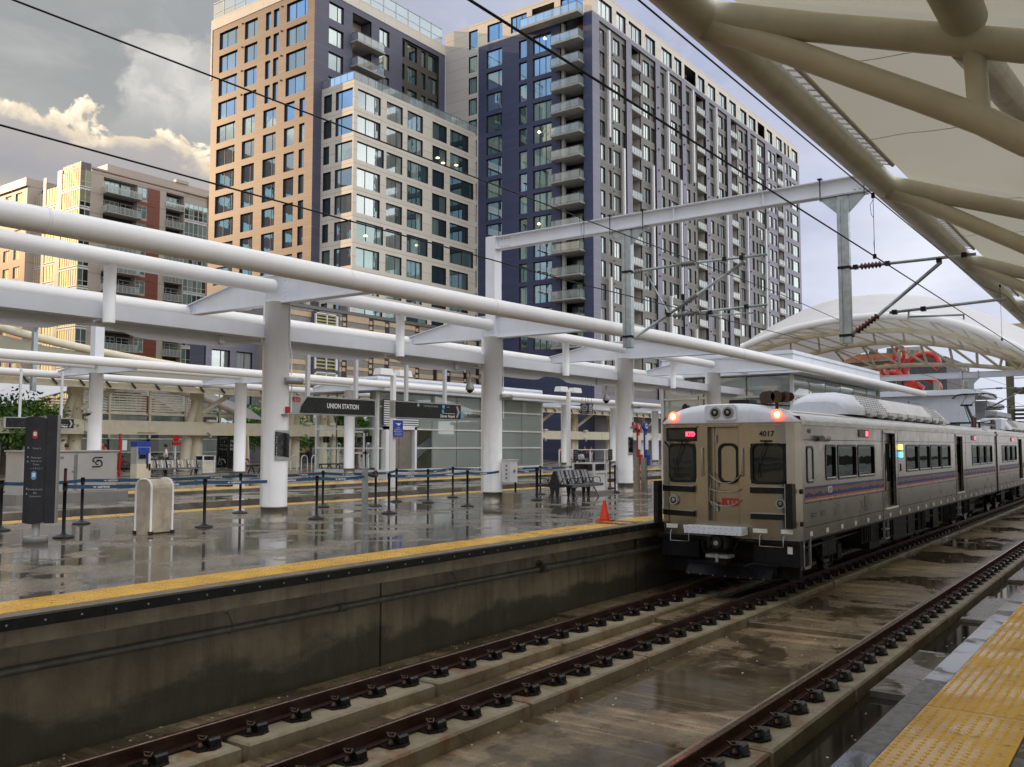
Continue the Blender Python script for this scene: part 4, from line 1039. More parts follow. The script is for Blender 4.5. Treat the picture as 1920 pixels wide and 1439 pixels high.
    for a, b, k in cols:
        if k != 'b': continue
        f = Rt if a < 155 else Rr
        backwall(t, f, a, b, 10.5, 55.6, 1.7, 'stucco'); s = MB(); s.box(a, a + .02, f.c + .2, f.c + 1.7, 10.5, 55.6); s.box(b - .02, b, f.c + .2, f.c + 1.7, 10.5, 55.6); s.build('recess_side', 'panel_pale', t)
        for r in range(14):
            z = 52.85 - P * r
            MB().box(a - .02, b + .02, Y0 - .12, f.c + 1.7, z - .2, z).build('balcony_slab', 'slab_concrete', t)
            rail(t, f, a, b, z, 1.0, -.15, 4)
            m = MB(); m.quad(f.p(a + .9, z, 1.66), f.p(b - .05, z, 1.66), f.p(b - .05, z + 2.3, 1.66), f.p(a + .9, z + 2.3, 1.66)); m.build('balcony_door', 'glass_dim', t)
    # cream top floor front
    tops = [(96.36, 99.87), (101.04, 103.56), (104.43, 107.98), (109.09, 112.11), (114.03, 117.37), (118.18, 120.62), (121.58, 125.55), (126.36, 128.86), (130.13, 132.96), (134.53, 137.5), (138.68, 141.46), (143.28, 146.15), (147.08, 150.34), (151.31, 154.61), (155.74, 158.49), (160.49, 163.5), (164.61, 165.73), (166.61, 167.43), (168.9, 172.3)]
    wall(t, Rr, X0, X1, ZT + .003, TOP, [(a, b, 56.45, 58.75) for a, b in tops], 'panel_cream', .28)
    for i, (a, b) in enumerate(tops):
        if i in (6, 13): backwall(t, Rr, a, b, 56.45, 58.75, 1.5, 'panel_cream'); window(t, Rr, a + .9, b, 56.45, 58.2, 1.4, (.5,), glass='glass_dim', panes=False)
        else: window(t, Rr, a, b, 56.45, 58.75, .2, (.33, .66) if b - a > 3 else (.5,) if b - a > 2 else (), glass='glass_pale', panes=False)
    # long white light poles fixed in front of the bays
    for x, a, b in ((98.75, 41.1, 55.1), (102.5, 31.8, 40.6), (98.77, 14, 23.0), (115.7, 41.2, 55.5), (110.8, 23.7, 40.4), (116.0, 14, 22.9), (124.15, 41.2, 55.5), (119.6, 23.7, 40.5), (132.8, 41.15, 55.5), (136.6, 23.8, 39.0), (133.2, 12, 23), (145.3, 22, 40.5), (149.8, 40.8, 55.3), (153.8, 22, 40), (124.2, 12, 19), (149.8, 12, 20)):
        MB().box(x - .20, x + .20, Y0 - .30, Y0 - .02, a, b).build('facade_fin', 'white_clean', t)
    m = MB()
    for r in range(14):
        for x in (99.9, 112.8, 121.2, 129.8, 146.9, 155.5): m.box(x - .1, x + .1, Y0 - .14, Y0 - .02, 52.2 - P * r, 52.4 - P * r)
    stuff(m.build('vent_hood', 'frame_dark', t))
    MB().box(X0 + .3, X1, Y0 + .3, Y1, 59.3, 59.75).build('roof', 'grey_panel', t); body(t, X1 - .02, X1, Y0 + .01, Y1, 0, TOP - .01, 'siding_lilac')
    body(t, X0 + 2.4, X1 - .2, Y0 + 2.3, Y1, 0, 59.2, 'frame_dark', 'core')
    for y, z in ((63.9, 54.6), (64.8, 42.3), (64.9, 30.2)): MB().lathe([(.04, 0), (.2, .1), (.04, .3)], (X0 + .16, y, z), 10).build('ceiling_lamp', 'warm_bulb', t)
long_tower()

# --- striped podium
def podium():
    X0, Y0, X1, ZT = 61.0, 73.0, 165.0, 16.2
    t = thing('parking_podium', 'low podium with tan and grey striped panels and dark vertical slots below the white block', 'parking garage', (X0, Y0, 0))
    body(t, X0, X1, Y0 + .25, 80.6, 0, ZT, 'grey_panel')
    r = random.Random(5); x = X0 + 3.5; k = 0
    slots = []
    while x < X1: slots.append(x); x += r.choice((2.6, 3.3, 4.1, 5.2))
    prev = X0 + .05
    for s in slots:
        z = 1.0
        while z < ZT - .3:
            h = r.choice((.42, .55, .55, .8)); mat = 'tan_panel' if (k % 2 == 0) else 'grey_panel'; k += 1
            h = min(h, ZT - z); MB().box(prev, s, Y0 + (.0 if mat == 'tan_panel' else .06), Y0 + .245, z, z + h - .03).build('facade_panel', mat, t); z += h
        m = MB(); m.box(s + .05, s + .75, Y0 + .12, Y0 + .2, .5, ZT); z = 1.2
        m2 = MB()
        while z < ZT - .6:
            if r.random() < .6: m2.box(s + .15, s + .6, Y0 + .05, Y0 + .118, z, z + .38)
            z += .62
        sl = m.build('slot', 'frame_dark', t)
        if m2.V: m2.build('slot_block', 'tan_panel', sl)
        prev = s + .8
    MB().box(X0, X1, Y0 - .05, Y0 + .4, ZT, ZT + .35).build('coping', 'siding_taupe', t)
podium()
def louver_tower():
    t = thing('stair_tower', 'narrow white framed tower with yellow green louvers beside the striped podium', 'stair tower', (64.3, 72.0, 0))
    x0, x1, y = 64.2, 67.4, 72.3
    body(t, x0, x1 + .5, y + .3, 73.2, 0, 15.9, 'siding_blue')
    for z0, z1 in ((13.2, 15.8), (9.8, 12.9), (6.6, 9.5), (3.3, 6.3), (.4, 3.1)):
        m = MB(); m.box(x0, x1, y, y + .2, z1 - .12, z1); m.box(x0, x0 + .15, y, y + .2, z0, z1); m.box(x1 - .3, x1, y, y + .2, z0, z1); m.box((x0 + x1) / 2 - .06, (x0 + x1) / 2 + .06, y, y + .2, z0, z1); fr = m.build('louver_frame', 'mullion_white', t)
        n = 8
        for i in range(n):
            z = z0 + (z1 - z0) * (i + .2) / n; MB().box(x0 + .15, x1 - .3, y + .06, y + .16, z, z + .16).build('louver', 'olive', fr)
pbr('olive', (.40, .38, .14), .5)
louver_tower()
def base_block():
    t = thing('building_wing', 'low slate blue wing with tall louvered windows behind the louvered hall', 'building', (56, 78, 0))
    f = Face('R', 78.0); hs = [(a, a + w, 6.0, 11.5) for a, w in ((55.6, 2.2), (58.6, 2.0), (61.3, 1.6))] + [(56.0, 58.4, .5, 4.6)]
    wall(t, f, 54.9, 64, 0, 14.0, hs, 'siding_lilac', .3)
    for a, b, z0, z1 in hs: window(t, f, a, b, z0, z1, .2, (.55,), .5, glass='glass_pale')
    body(t, 54.92, 63.98, 78.35, 80.7, 0, 13.9, 'siding_blue')
base_block()

# --- red brick and glass apartments at far left
def brick_glass():
    X0, Y0 = 72.5, 136.4; ZT = 45.9
    t = thing('apartment_building', 'brick, stucco and glass apartment building at left, its glass corner glowing in the sun', 'apartment building', (X0, Y0, 0))
    L, Rr = Face('L', X0), Face('R', Y0); P = 3.15
    floors = [ZT - 1.2 - P * r for r in range(14)]
    # glass corner, two faces
    def curtain(f, a, b, n, glass, z0=0, top=ZT, name='glass_panel', fr='mullion_white', d=.1):
        for r in range(14):
            zt = top - .9 - P * r; zb = zt - P + .35
            if zb < z0: break
            for i in range(n):
                u = a + (b - a) * i / n; v = a + (b - a) * (i + 1) / n; g = MB(); g.quad(f.p(u + .04, zb + .1, d), f.p(v - .04, zb + .1, d), f.p(v - .04, zt - .05, d), f.p(u + .04, zt - .05, d)); g.build(name, glass, t)
            m = MB(); m.bar(f.p(a, zb, d - .02), f.p(b, zb, d - .02), .12, .18); m.bar(f.p(a, zb - .35, d - .02), f.p(b, zb - .35, d - .02), .12, .3); m.bar(f.p(a, zb + .8, d - .02), f.p(b, zb + .8, d - .02), .05, .06)
            for i in range(n + 1): u = a + (b - a) * i / n; m.bar(f.p(u, zb, d - .03), f.p(u, zt, d - .03), .07, .07)
            m.build('mullion', fr, t)
    curtain(Rr, 72.5, 74.3, 2, 'glass_dim', top=46.1); curtain(L, 136.5, 142.0, 8, 'glass_sunlit', top=46.1); curtain(L, 143.4, 147.0, 4, 'glass_sunlit', top=44.4); curtain(L, 147.9, 152.1, 6, 'glass_sunlit', d=1.0, top=44.5)
    m = MB(); m.box(72.62, 74.3, 136.52, 142, 45.2, 46.3); m.build('parapet', 'mullion_grey', t)
    wall(t, L, 142.0, 143.4, 0, ZT, [], 'stucco'); wall(t, L, 147.0, 147.85, 0, ZT - .4, [], 'stucco'); body(t, 72.51, 74.2, 147.86, 147.9, 0, 45, 'stucco')
    body(t, 74.4, 108, 143, 162, 0, ZT - 1.2, 'siding_umber', 'core')
    # brick wing further left
    Lb = Face('L', 72.0); hs = []; ws = []
    for r in range(14):
        zt = 44.2 - P * r; zb = zt - 1.9
        hs += [(153.9, 156.2, zb, zt), (157.6, 159.8, zb, zt), (161.5, 164.0, zb, zt)]
    wall(t, Lb, 152.2, 172, 0, 46.3, hs, 'brick_rust', .25); body(t, 72.01, 84, 152.2, 152.3, 0, 46.3, 'stucco')
    for a, b, zb, zt in hs: window(t, Lb, a, b, zb, zt, .15, (.33, .66), .6, glass='glass_sunlit', frame='mullion_white', panes=False)
    MB().box(71.7, 72.4, 152.1, 172, 44.9, 46.3).build('cornice', 'stucco', t)
    # front: stucco pier, balconies, brick, pier, recess, glass
    hs = [(82.3 - .02, 84.0, z - 2.15, z) for z in [44.6 - P * r for r in range(14)]]
    rec = [(76.35, 82.2, 1, 44.7), (87.5, 90.9, 1, 44.75)]
    wall(t, Rr, 74.3, 76.3, 0, ZT, [], 'stucco'); wall(t, Rr, 76.3, 84.0, 0, ZT, [(76.35, 82.2, 1, 44.7)] + hs[:], 'stucco', 1.2, 'stucco')
    wall(t, Rr, 84.0, 86.35, 0, 44.7, [], 'brick_rust'); wall(t, Rr, 84.0, 86.35, 44.705, ZT, [], 'stucco'); wall(t, Rr, 86.35, 91.0, 0, ZT, [(87.5, 90.9, 1, 44.75)], 'stucco', 1.2, 'stucco')
    backwall(t, Rr, 76.35, 82.2, 1, 44.7, 1.21, 'siding_umber'); backwall(t, Rr, 87.5, 90.9, 1, 44.75, 1.21, 'siding_umber')
    for r in range(14):
        z = 44.6 - P * r
        window(t, Rr, 82.3, 84.0, z - 2.15, z, .12, (.5,), .7, glass='glass_teal', frame='mullion_white', panes=False)
        zf = z - 2.5
        window(t, Rr, 76.5, 79.6, zf + .1, zf + 2.4, 1.05, (.2, .5, .75), .72, glass='glass_teal', frame='mullion_white', panes=False); window(t, Rr, 79.9, 82.1, zf + .1, zf + 2.4, 1.05, (.4,), .72, glass='glass_dim', frame='mullion_white', panes=False)
        window(t, Rr, 87.6, 90.8, zf + .1, zf + 2.3, 1.05, (.3, .6), .7, glass='glass_dim', frame='mullion_white', panes=False)
        MB().box(76.3, 82.4, Y0 - 1.3, Y0 + 1.2, zf - .12, zf + .05).build('balcony_slab', 'slab_concrete', t); rail(t, Rr, 76.35, 82.35, zf + .05, 1.0, -1.25, 8, ends=1.2, post='mullion_white')
        MB().box(87.5, 90.9, Y0 - .2, Y0 + 1.2, zf - .12, zf + .05).build('balcony_slab', 'slab_concrete', t); rail(t, Rr, 87.5, 90.9, zf + .05, 1.0, -.15, 5, post='mullion_white')
        MB().box(82.4, 85.4, Y0 - .06, Y0 - .004, z - 3.0, z - 2.45).build('brick_band', 'brick_rust', t)
    curtain(Rr, 91.0, 95.6, 5, 'glass_teal', top=44.6, d=-.05); body(t, 91.0, 110, Y0 + .1, 142.9, 0, ZT, 'stucco')
    wall(t, Rr, 95.6, 110, 0, ZT, [], 'brick_rust')
    MB().box(74.3, 110, Y0 - .08, Y0 - .004, 45.45, 45.6).build('cornice', 'brick_rust', t)
    body(t, 78, 110, 138.4, 150, 45.9, 47.6, 'stucco', 'penthouse'); body(t, 90.5, 93, 138.2, 139, 47.6, 48.1, 'stucco', 'penthouse')
brick_glass()
def sun_blocker():  # unseen added building that blocks the low sun from platforms and arched canopy
    t = thing('apartment_building', 'added brown brick block, unseen beyond the left edge, placed to shade the station', 'building', (-60, 140, 0))
    f = Face('R', 140.0); hs = [(x, x + 2.4, z, z + 1.9) for x in range(-96, 42, 5) for z in range(2, 54, 4)]
    wall(t, f, -100, 46.5, 0, 57, hs, 'brick_brown', .25)
    m = MB()
    for a, b, c, d in hs: m.quad(f.p(a, c, .2), f.p(b, c, .2), f.p(b, d, .2), f.p(a, d, .2))
    stuff(m.build('window', 'glass_teal', t)); body(t, -99.98, 46.48, 140.35, 145, 0, 56.9, 'brick_brown')
sun_blocker()
# ------------------------------------------------------------------ electric train, two cars
TX = 17.8; YR, YLF, YC = 6.00, 9.06, 7.53; ZB, ZE = -.20, 2.16
def holes_side(root, x0, x1, y, holes, mat='stainless', z0=ZB, z1=ZE, out=-1):
    """body side (normal -Y for out=-1) with openings, reveal .06 deep"""
    us = sorted({x0, x1} | {h[0] for h in holes} | {h[1] for h in holes}); m = MB()
    def q(a, b, c, d):
        if out > 0: a, b, c, d = d, c, b, a
        m.quad(a, b, c, d)
    for a, b in zip(us[:-1], us[1:]):
        z = z0
        for h in sorted([h for h in holes if h[0] <= a + 1e-6 and h[1] >= b - 1e-6], key=lambda h: h[2]):
            if h[2] > z: q((a, y, z), (b, y, z), (b, y, h[2]), (a, y, h[2]))
            z = max(z, h[3])
        if z < z1: q((a, y, z), (b, y, z), (b, y, z1), (a, y, z1))
    for a, b, c, d in holes:
        r = y - out * .06
        for p in (((a, y, c), (a, r, c), (a, r, d), (a, y, d)), ((b, r, c), (b, y, c), (b, y, d), (b, r, d)), ((a, y, d), (a, r, d), (b, r, d), (b, y, d)), ((a, r, c), (a, y, c), (b, y, c), (b, r, c))): q(*p)
    return m.build('body_side', mat, root)
def rrect(w, h, r, n=5):
    out = []
    for cx, cz, a0 in ((w / 2 - r, h / 2 - r, 0), (-w / 2 + r, h / 2 - r, 90), (-w / 2 + r, -h / 2 + r, 180), (w / 2 - r, -h / 2 + r, 270)):
        for k in range(n + 1): a = R(a0 + 90 * k / n); out.append((cx + r * math.cos(a), cz + r * math.sin(a)))
    return out
def swin(root, x0, x1, z0, z1, y=YR, out=-1, seats=True):
    cx, cz, w, h = (x0 + x1) / 2, (z0 + z1) / 2, x1 - x0, z1 - z0
    o = rrect(w + .05, h + .05, .09); i = rrect(w - .05, h - .05, .06); m = MB(); n = len(o); b = 0
    m.V += [(cx + a, y + out * .015, cz + c) for a, c in o] + [(cx + a, y + out * .015, cz + c) for a, c in i] + [(cx + a, y - out * .06, cz + c) for a, c in i] + [(cx + a, y - out * .002, cz + c) for a, c in o]
    for k in range(n):
        j = (k + 1) % n
        for a_, b_ in ((0, n), (n, 2 * n)): m.face([a_ + k, a_ + j, b_ + j, b_ + k])
        m.face([3 * n + k, 3 * n + j, j, k])
    fr = m.build('side_window', 'black_rubber', root)
    g = MB(); g.V += [(cx + a, y - out * .03, cz + c) for a, c in i]; g.face(list(range(n)), 0); g.build('pane', 'train_glass', fr)
    k = MB(); k.box(x0 + .04, x1 - .04, y + out * .02, y + out * .005, z0 + .02, z0 + .045); k.build('sill', 'roof_silver', fr)
    return fr
def car(label, x0, L, first):
    t = thing('train_car', label, 'train car', (x0, YC, -1.24)); x1 = x0 + L; s = 1
    if first:
        wins = [(19.66, 20.36, .97, 1.69), (20.54, 21.97, .96, 1.69), (22.14, 23.58, .96, 1.69)] + [(26.95, 28.38, .98, 1.70), (28.55, 29.98, .98, 1.70), (30.15, 31.6, .98, 1.70), (31.77, 33.2, .98, 1.70), (37.3, 38.75, .98, 1.7), (38.95, 40.35, .98, 1.7), (40.55, 41.95, .98, 1.7)]
        doors = [(24.5, 25.7), (34.2, 35.4)]; signs = [(22.2, 23.1), (37.15, 38.1)]
    else:
        wins = [(x0 + a, x0 + a + 1.4, .98, 1.70) for a in (1.3, 2.9, 4.5, 9.3, 10.9, 12.5, 14.1, 19.3, 20.9, 22.5)]; doors = [(x0 + 6.6, x0 + 7.8), (x0 + 16.3, x0 + 17.5)]; signs = [(x0 + 4.0, x0 + 4.8)]
    hs = wins + [(a, b, .10, 2.02) for a, b in doors]
    xs = x0 + (.30 if first else 0.0)
    holes_side(t, xs, x1, YR, hs, out=-1); MB().box(xs, x1, YLF - .01, YLF, ZB, ZE).build('body_side', 'stainless', t)
    inn = MB(); inn.box(x0 + .5, x1 - .1, YR + .5, YLF - .2, .0, 2.05); inn.build('interior', 'grey_panel', t)
    for i, w in enumerate(wins):
        fw = swin(t, *w)
        if wr.random() < .8: MB().box(w[0] + .12, w[0] + .5 + wr.random() * .4, YR + .10, YR + .2, .9, 1.36).build('seat_back', 'stripe_blue' if wr.random() < .5 else 'cloth_white', fw)
    for a, b in doors:
        d = MB(); d.box(a + .55, b, YR + .12, YR + .16, .10, 2.02); dd = d.build('door_leaf', 'stainless', t)
        g = MB(); g.box(a + .68, b - .10, YR + .112, YR + .12, .75, 1.75); g.build('door_window', 'train_glass', dd)
        v = MB(); v.box(a, a + .55, YR + .35, YR + .4, .1, 2.02); v.build('vestibule', 'frame_dark', t)
        h = MB(); h.tube([(a + .62, YR + .10, .5), (a + .62, YR + .10, 1.5)], .018, 8); h.build('handrail', 'stainless', dd)
        MB().box(a - .05, b + .05, YR - .05, YR + .1, .055, .10).build('door_step', 'reflector', t)
        m = MB(); m.box(a - .06, a, YR - .012, YR + .02, .1, 2.08); m.box(b, b + .06, YR - .012, YR + .02, .1, 2.08); m.box(a - .06, b + .06, YR - .012, YR + .02, 2.02, 2.08); m.build('door_frame', 'stainless', t)
    for a, b in signs:
        fr = MB(); o = rrect(b - a, .19, .05); fr.prism([((a + b) / 2 + u, YR - .012, 1.98 + v) for u, v in o], (0, .011, 0)); f = fr.build('side_sign', 'black_rubber', t)
        k = MB(); k.box(a + .07, b - .32, YR - .018, YR - .013, 1.92, 2.04); k.build('sign_pane', 'mullion_grey', f); k = MB(); k.box(b - .28, b - .09, YR - .018, YR - .013, 1.92, 2.04); k.build('sign_light', 'led_red', f)
    # stripes
    segs = []; xx = x0 + .46
    for a, b in doors: segs.append((xx, a - .07)); xx = b + .07
    segs.append((xx, x1 - .25))
    for a, b in segs:
        MB().box(a, b, YR - .006, YR - .001, .632, .85).build('stripe', 'mountain_band', t); MB().box(a, b, YR - .007, YR - .001, .585, .631).build('stripe', 'stripe_red', t); MB().box(a, b, YR - .007, YR - .001, .560, .584).build('stripe', 'stripe_yellow', t)
        MB().box(a, b, YR - .0065, YR - .001, .548, .559).build('stripe', 'stripe_blue', t)
    if first:
        text('RTD', .19, (19.9, YR - .009, .74), XR, UP, 'sign_white', t, sx=.85, bold=.004); text('F', .12, (18.05, YR - .03, -.33), XR, UP, 'sign_white', t); text('4017', .13, (18.6, YR - .004, 1.98), XR, UP, 'mullion_grey', t)
    # belt seams and skirt
    m = MB()
    for z in (1.80, .52, .04): m.box(xs, x1, YR - .004, YR, z, z + .012)
    for x in ([24.3, 26.0, 34.05, 36.0] if first else []): m.box(x, x + .012, YR - .004, YR, ZB, 2.1)
    m.build('panel_seam', 'undercarriage', t)
    for k in range(24):
        x = x0 + .72 + k * 1.07
        if x < x1 - .3: MB().box(x, x + .16, YR - .006, YR - .001, -.15, -.055).build('reflector', 'reflector', t)
    if first:
        for (a, b, c, d, n) in ((18.62, 18.98, .22, .32, 2), (19.25, 19.55, .21, .34, 4), (22.6, 22.85, .12, .50, 8)):
            m = MB(); m.box(a, b, YR - .008, YR - .001, c, d)
            v = m.build('vent', 'stainless', t)
            for q in range(n): z = c + (d - c) * (q + .3) / n; MB().box(a + .03, b - .03, YR - .012, YR - .009, z, z + (d - c) / n * .45).build('vent_slot', 'frame_dark', v)
        # slim cab side window, camera pod, lamps
        swin(t, 18.42, 18.80, .95, 1.66); m = MB(); m.tube([(19.3, YR - .02, 1.84), (19.3, YR - .10, 1.84)], .06, 12); m.tube([(19.15, YR - .09, 1.84), (19.55, YR - .09, 1.84)], .065, 12); m.build('camera_pod', 'grey_metal', t)
        m = MB(); m.box(26.2, 26.36, YR - .05, YR, 1.58, 1.72); m.build('door_lamp', 'led_amber', t); m = MB(); m.box(26.2, 26.36, YR - .05, YR, 1.38, 1.52); m.build('door_lamp', 'led_blue', t)
        m = MB(); m.box(26.22, 26.34, YR - .03, YR, 1.525, 1.575); m.box(26.24, 26.32, YR - .02, YR, 1.0, 1.2); m.build('door_button', 'black_plastic', t)
    # roof: curved shell
    n = 12; rows = []
    def rz(y): q = (y - YC) / (YLF - YR) * 2; return ZE + .36 * (1 - abs(q) ** 2.6)
    prof = [(YR - .02, ZE)] + [(YR + .02 + (YLF - YR - .04) * i / n, max(rz(YR + .02 + (YLF - YR - .04) * i / n), ZE + .13)) for i in range(n + 1)] + [(YLF + .02, ZE)]
    MB().grid([[(x, a, b) for a, b in prof] for x in (xs, x1)]).build('roof', 'roof_silver', t)
    m = MB(); m.box(xs, x1, YR - .05, YR - .01, ZE - .05, ZE + .03); m.build('gutter', 'roof_silver', t)
    m = MB(); m.box(xs, x1, YR + .25, YR + .27, rz(YR + .25) - .02, rz(YR + .25) + .02); m.box(xs, x1, YR + .5, YR + .52, rz(YR + .5) - .02, rz(YR + .5) + .02); m.build('roof_rib', 'roof_silver', t)
    m = MB(); m.box(x1 - .02, x1, YR, YLF, ZB, ZE + .1); m.build('end_wall', 'stainless', t)
    if not first: MB().box(x0, x0 + .02, YR, YLF, ZB, ZE + .1).build('end_wall', 'stainless', t)
    # roof unit
    ax0, ax1 = (23.9, 36.6) if first else (x0 + 8.5, x0 + 21)
    yy = [(6.62, 2.50), (6.62, 2.66), (6.95, 3.05), (7.25, 3.12), (7.9, 3.12), (8.2, 3.0), (8.45, 2.5)]
    def prof_at(x, k, fz): return [(x, 7.53 + (a - 7.53) * k, 2.5 + (b - 2.5) * fz) for a, b in yy]
    m = MB(); m.grid([prof_at(ax0, .9, .55), prof_at(ax0 + .35, .97, .85), prof_at(ax0 + .8, 1, 1), prof_at(ax0 + 1.3, 1, 1)], 0, True); m.face([0, 1, 2, 3, 4, 5, 6][::-1]); m.build('roof_unit', 'roof_white', t)
    e = ax1
    m = MB(); m.grid([prof_at(ax0 + 1.31, 1, 1), prof_at(e - 2.2, 1, 1), prof_at(e - .6, 1, .9), prof_at(e, 1, .55)], 0, False); b = len(m.V); m.face([b - 7 + k for k in range(7)]); m.build('roof_unit', 'roof_silver', t)
    for a, b2 in ((ax0 + 1.4, ax0 + 3.9), (e - 2.9, e - 1.0)):
        m = MB()
        for i in range(int((b2 - a) / .27)):
            for j in range(6):
                x = a + i * .27 + (.1 if j % 2 else 0); f = (j + .3) / 6; f2 = f + .085; y = 6.62 + .33 * f; z = 2.66 + .39 * f; y2 = 6.62 + .33 * f2; z2 = 2.66 + .39 * f2
                m.quad((x, y - .006, z + .004), (x + .17, y - .006, z + .004), (x + .17, y2 - .006, z2 + .004), (x, y2 - .006, z2 + .004))
        stuff(m.build('grille_hole', 'black_plastic', t))
    m = MB()
    for i in range(9): x = ax0 + 1.4 + i * 1.2; m.box(x, x + .25, 6.50, 6.62, 2.46, 2.56); m.box(x, x + .015, 6.605, 6.615, 2.5, 2.66)
    m.build('roof_bracket', 'grey_metal', t)
    m = MB(); m.box(ax0 + 1.6, ax0 + 4.4, 6.98, 7.02, 3.11, 3.15); m.box(e - 4.6, e - 2.6, 6.98, 7.02, 3.1, 3.15); m.build('cable', 'copper_horn', t)
    # undercarriage: bogies and boxes
    for bx in ((x0 + 2.9, x0 + 20.8) if first else (x0 + 3.2, x0 + 21)):
        bg = MB(); 
        for y in (YC - .98, YC + .82): bg.prism([(bx - 1.7, y, -.62), (bx - 1.2, y, -.45), (bx + 1.2, y, -.45), (bx + 1.7, y, -.62), (bx + 1.5, y, -.80), (bx + .7, y, -.72), (bx - .7, y, -.72), (bx - 1.5, y, -.80)], (0, .14, 0))
        bg.box(bx - .35, bx + .35, YC - 1.1, YC + 1.1, -.62, -.3); bg.box(bx - .5, bx + .5, YC - 1.25, YC - 1.02, -.75, -.35); bg.box(bx - 1.35, bx - 1.05, YC - 1.12, YC - .98, -.95, -.6); bg.box(bx + 1.05, bx + 1.35, YC - 1.12, YC - .98, -.95, -.6)
        bg.tube([(bx - .75, YC - 1.12, -.42), (bx - .2, YC - 1.18, -.95)], .03, 8); bg.tube([(bx + .75, YC - 1.12, -.42), (bx + .3, YC - 1.18, -.95)], .03, 8); bg.tube([(bx - .3, YC - 1.15, -.98), (bx + .4, YC - 1.15, -.98)], .05, 8)
        for q in (-.2, .2): bg.tube([(bx + q, YC - 1.1, -.85), (bx + q, YC - 1.1, -.3)], .09, 10)
        B = bg.build('bogie', 'undercarriage', t)
        for wx in (bx - 1.2, bx + 1.2):
            for wy in (YC - .74, YC + .74):
                w = MB(); w.tube([(wx, wy - .065, -.82), (wx, wy + .065, -.82)], .42, 28); w.tube([(wx, wy - .075, -.82), (wx, wy - .066, -.82)], .40, 24, 1); w.tube([(wx, wy - .10, -.82), (wx, wy - .07, -.82)], .13, 14); w.build('wheel', ['undercarriage', 'clip_rust'], B)
    q = random.Random(4); x = x0 + 5.0
    while x < x0 + 18.5:
        w = q.uniform(.5, 1.6); d = q.uniform(.45, .72)
        m = MB(); m.box(x, x + w, YR + .10 + q.uniform(0, .12), YLF - .15, ZB - d, ZB - .01)
        if q.random() < .7:
            for k in range(4): m.box(x + .05 + k * w / 4.4, x + .09 + k * w / 4.4, YR + .07, YR + .12, ZB - d + .03, ZB - .08)
        m.build('underfloor_box', 'undercarriage', t); x += w + q.uniform(.12, .4)
    m = MB(); m.tube([(x0 + .6, YR + .2, -.42), (x0 + 5, YR + .25, -.40), (x0 + 12, YR + .2, -.5), (x1 - 2, YR + .2, -.45)], .03, 8); m.tube([(x0 + 1, YR + .3, -.3), (x1 - 1, YR + .3, -.32)], .04, 8); m.build('air_pipe', 'undercarriage', t)
    for lx in (([x0 + 6.65, x0 + 16.6]) if first else [x0 + 6.8]):
        m = MB(); m.box(lx, lx + .025, YR, YR + .05, -.72, ZB); m.box(lx + .38, lx + .405, YR, YR + .05, -.72, ZB)
        for z in (-.7, -.46): m.box(lx, lx + .4, YR - .02, YR + .10, z, z + .03)
        m.build('side_step', 'grey_metal', t)
    MB().box(xs, x1, YR + .004, YR + .05, ZB - .04, ZB).build('sole_bar', 'undercarriage', t)
    m = MB(); m.box(x0 + .5, x1 - .2, YR + .5, YLF - .3, -.45, ZB - .0); m.build('underframe', 'undercarriage', t)
    return t
T1 = car('silver commuter train rear car with red tail lamps and the number 4017', TX, 25.0, True)
T2 = car('silver train car coupled ahead of the one with red tail lamps', 43.35, 25.9, False)
T3 = car('silver train car farthest along the track, mostly beyond the right edge', 69.8, 25.9, False)
m = MB(); m.box(42.8, 43.36, YR + .35, YLF - .35, -.1, 2.1); m.build('gangway', 'black_rubber', T1)
m = MB(); m.box(42.68, 42.80, YR - .01, YLF + .01, ZB, ZE + .02); m.build('end_pillar', 'grey_metal', T1)

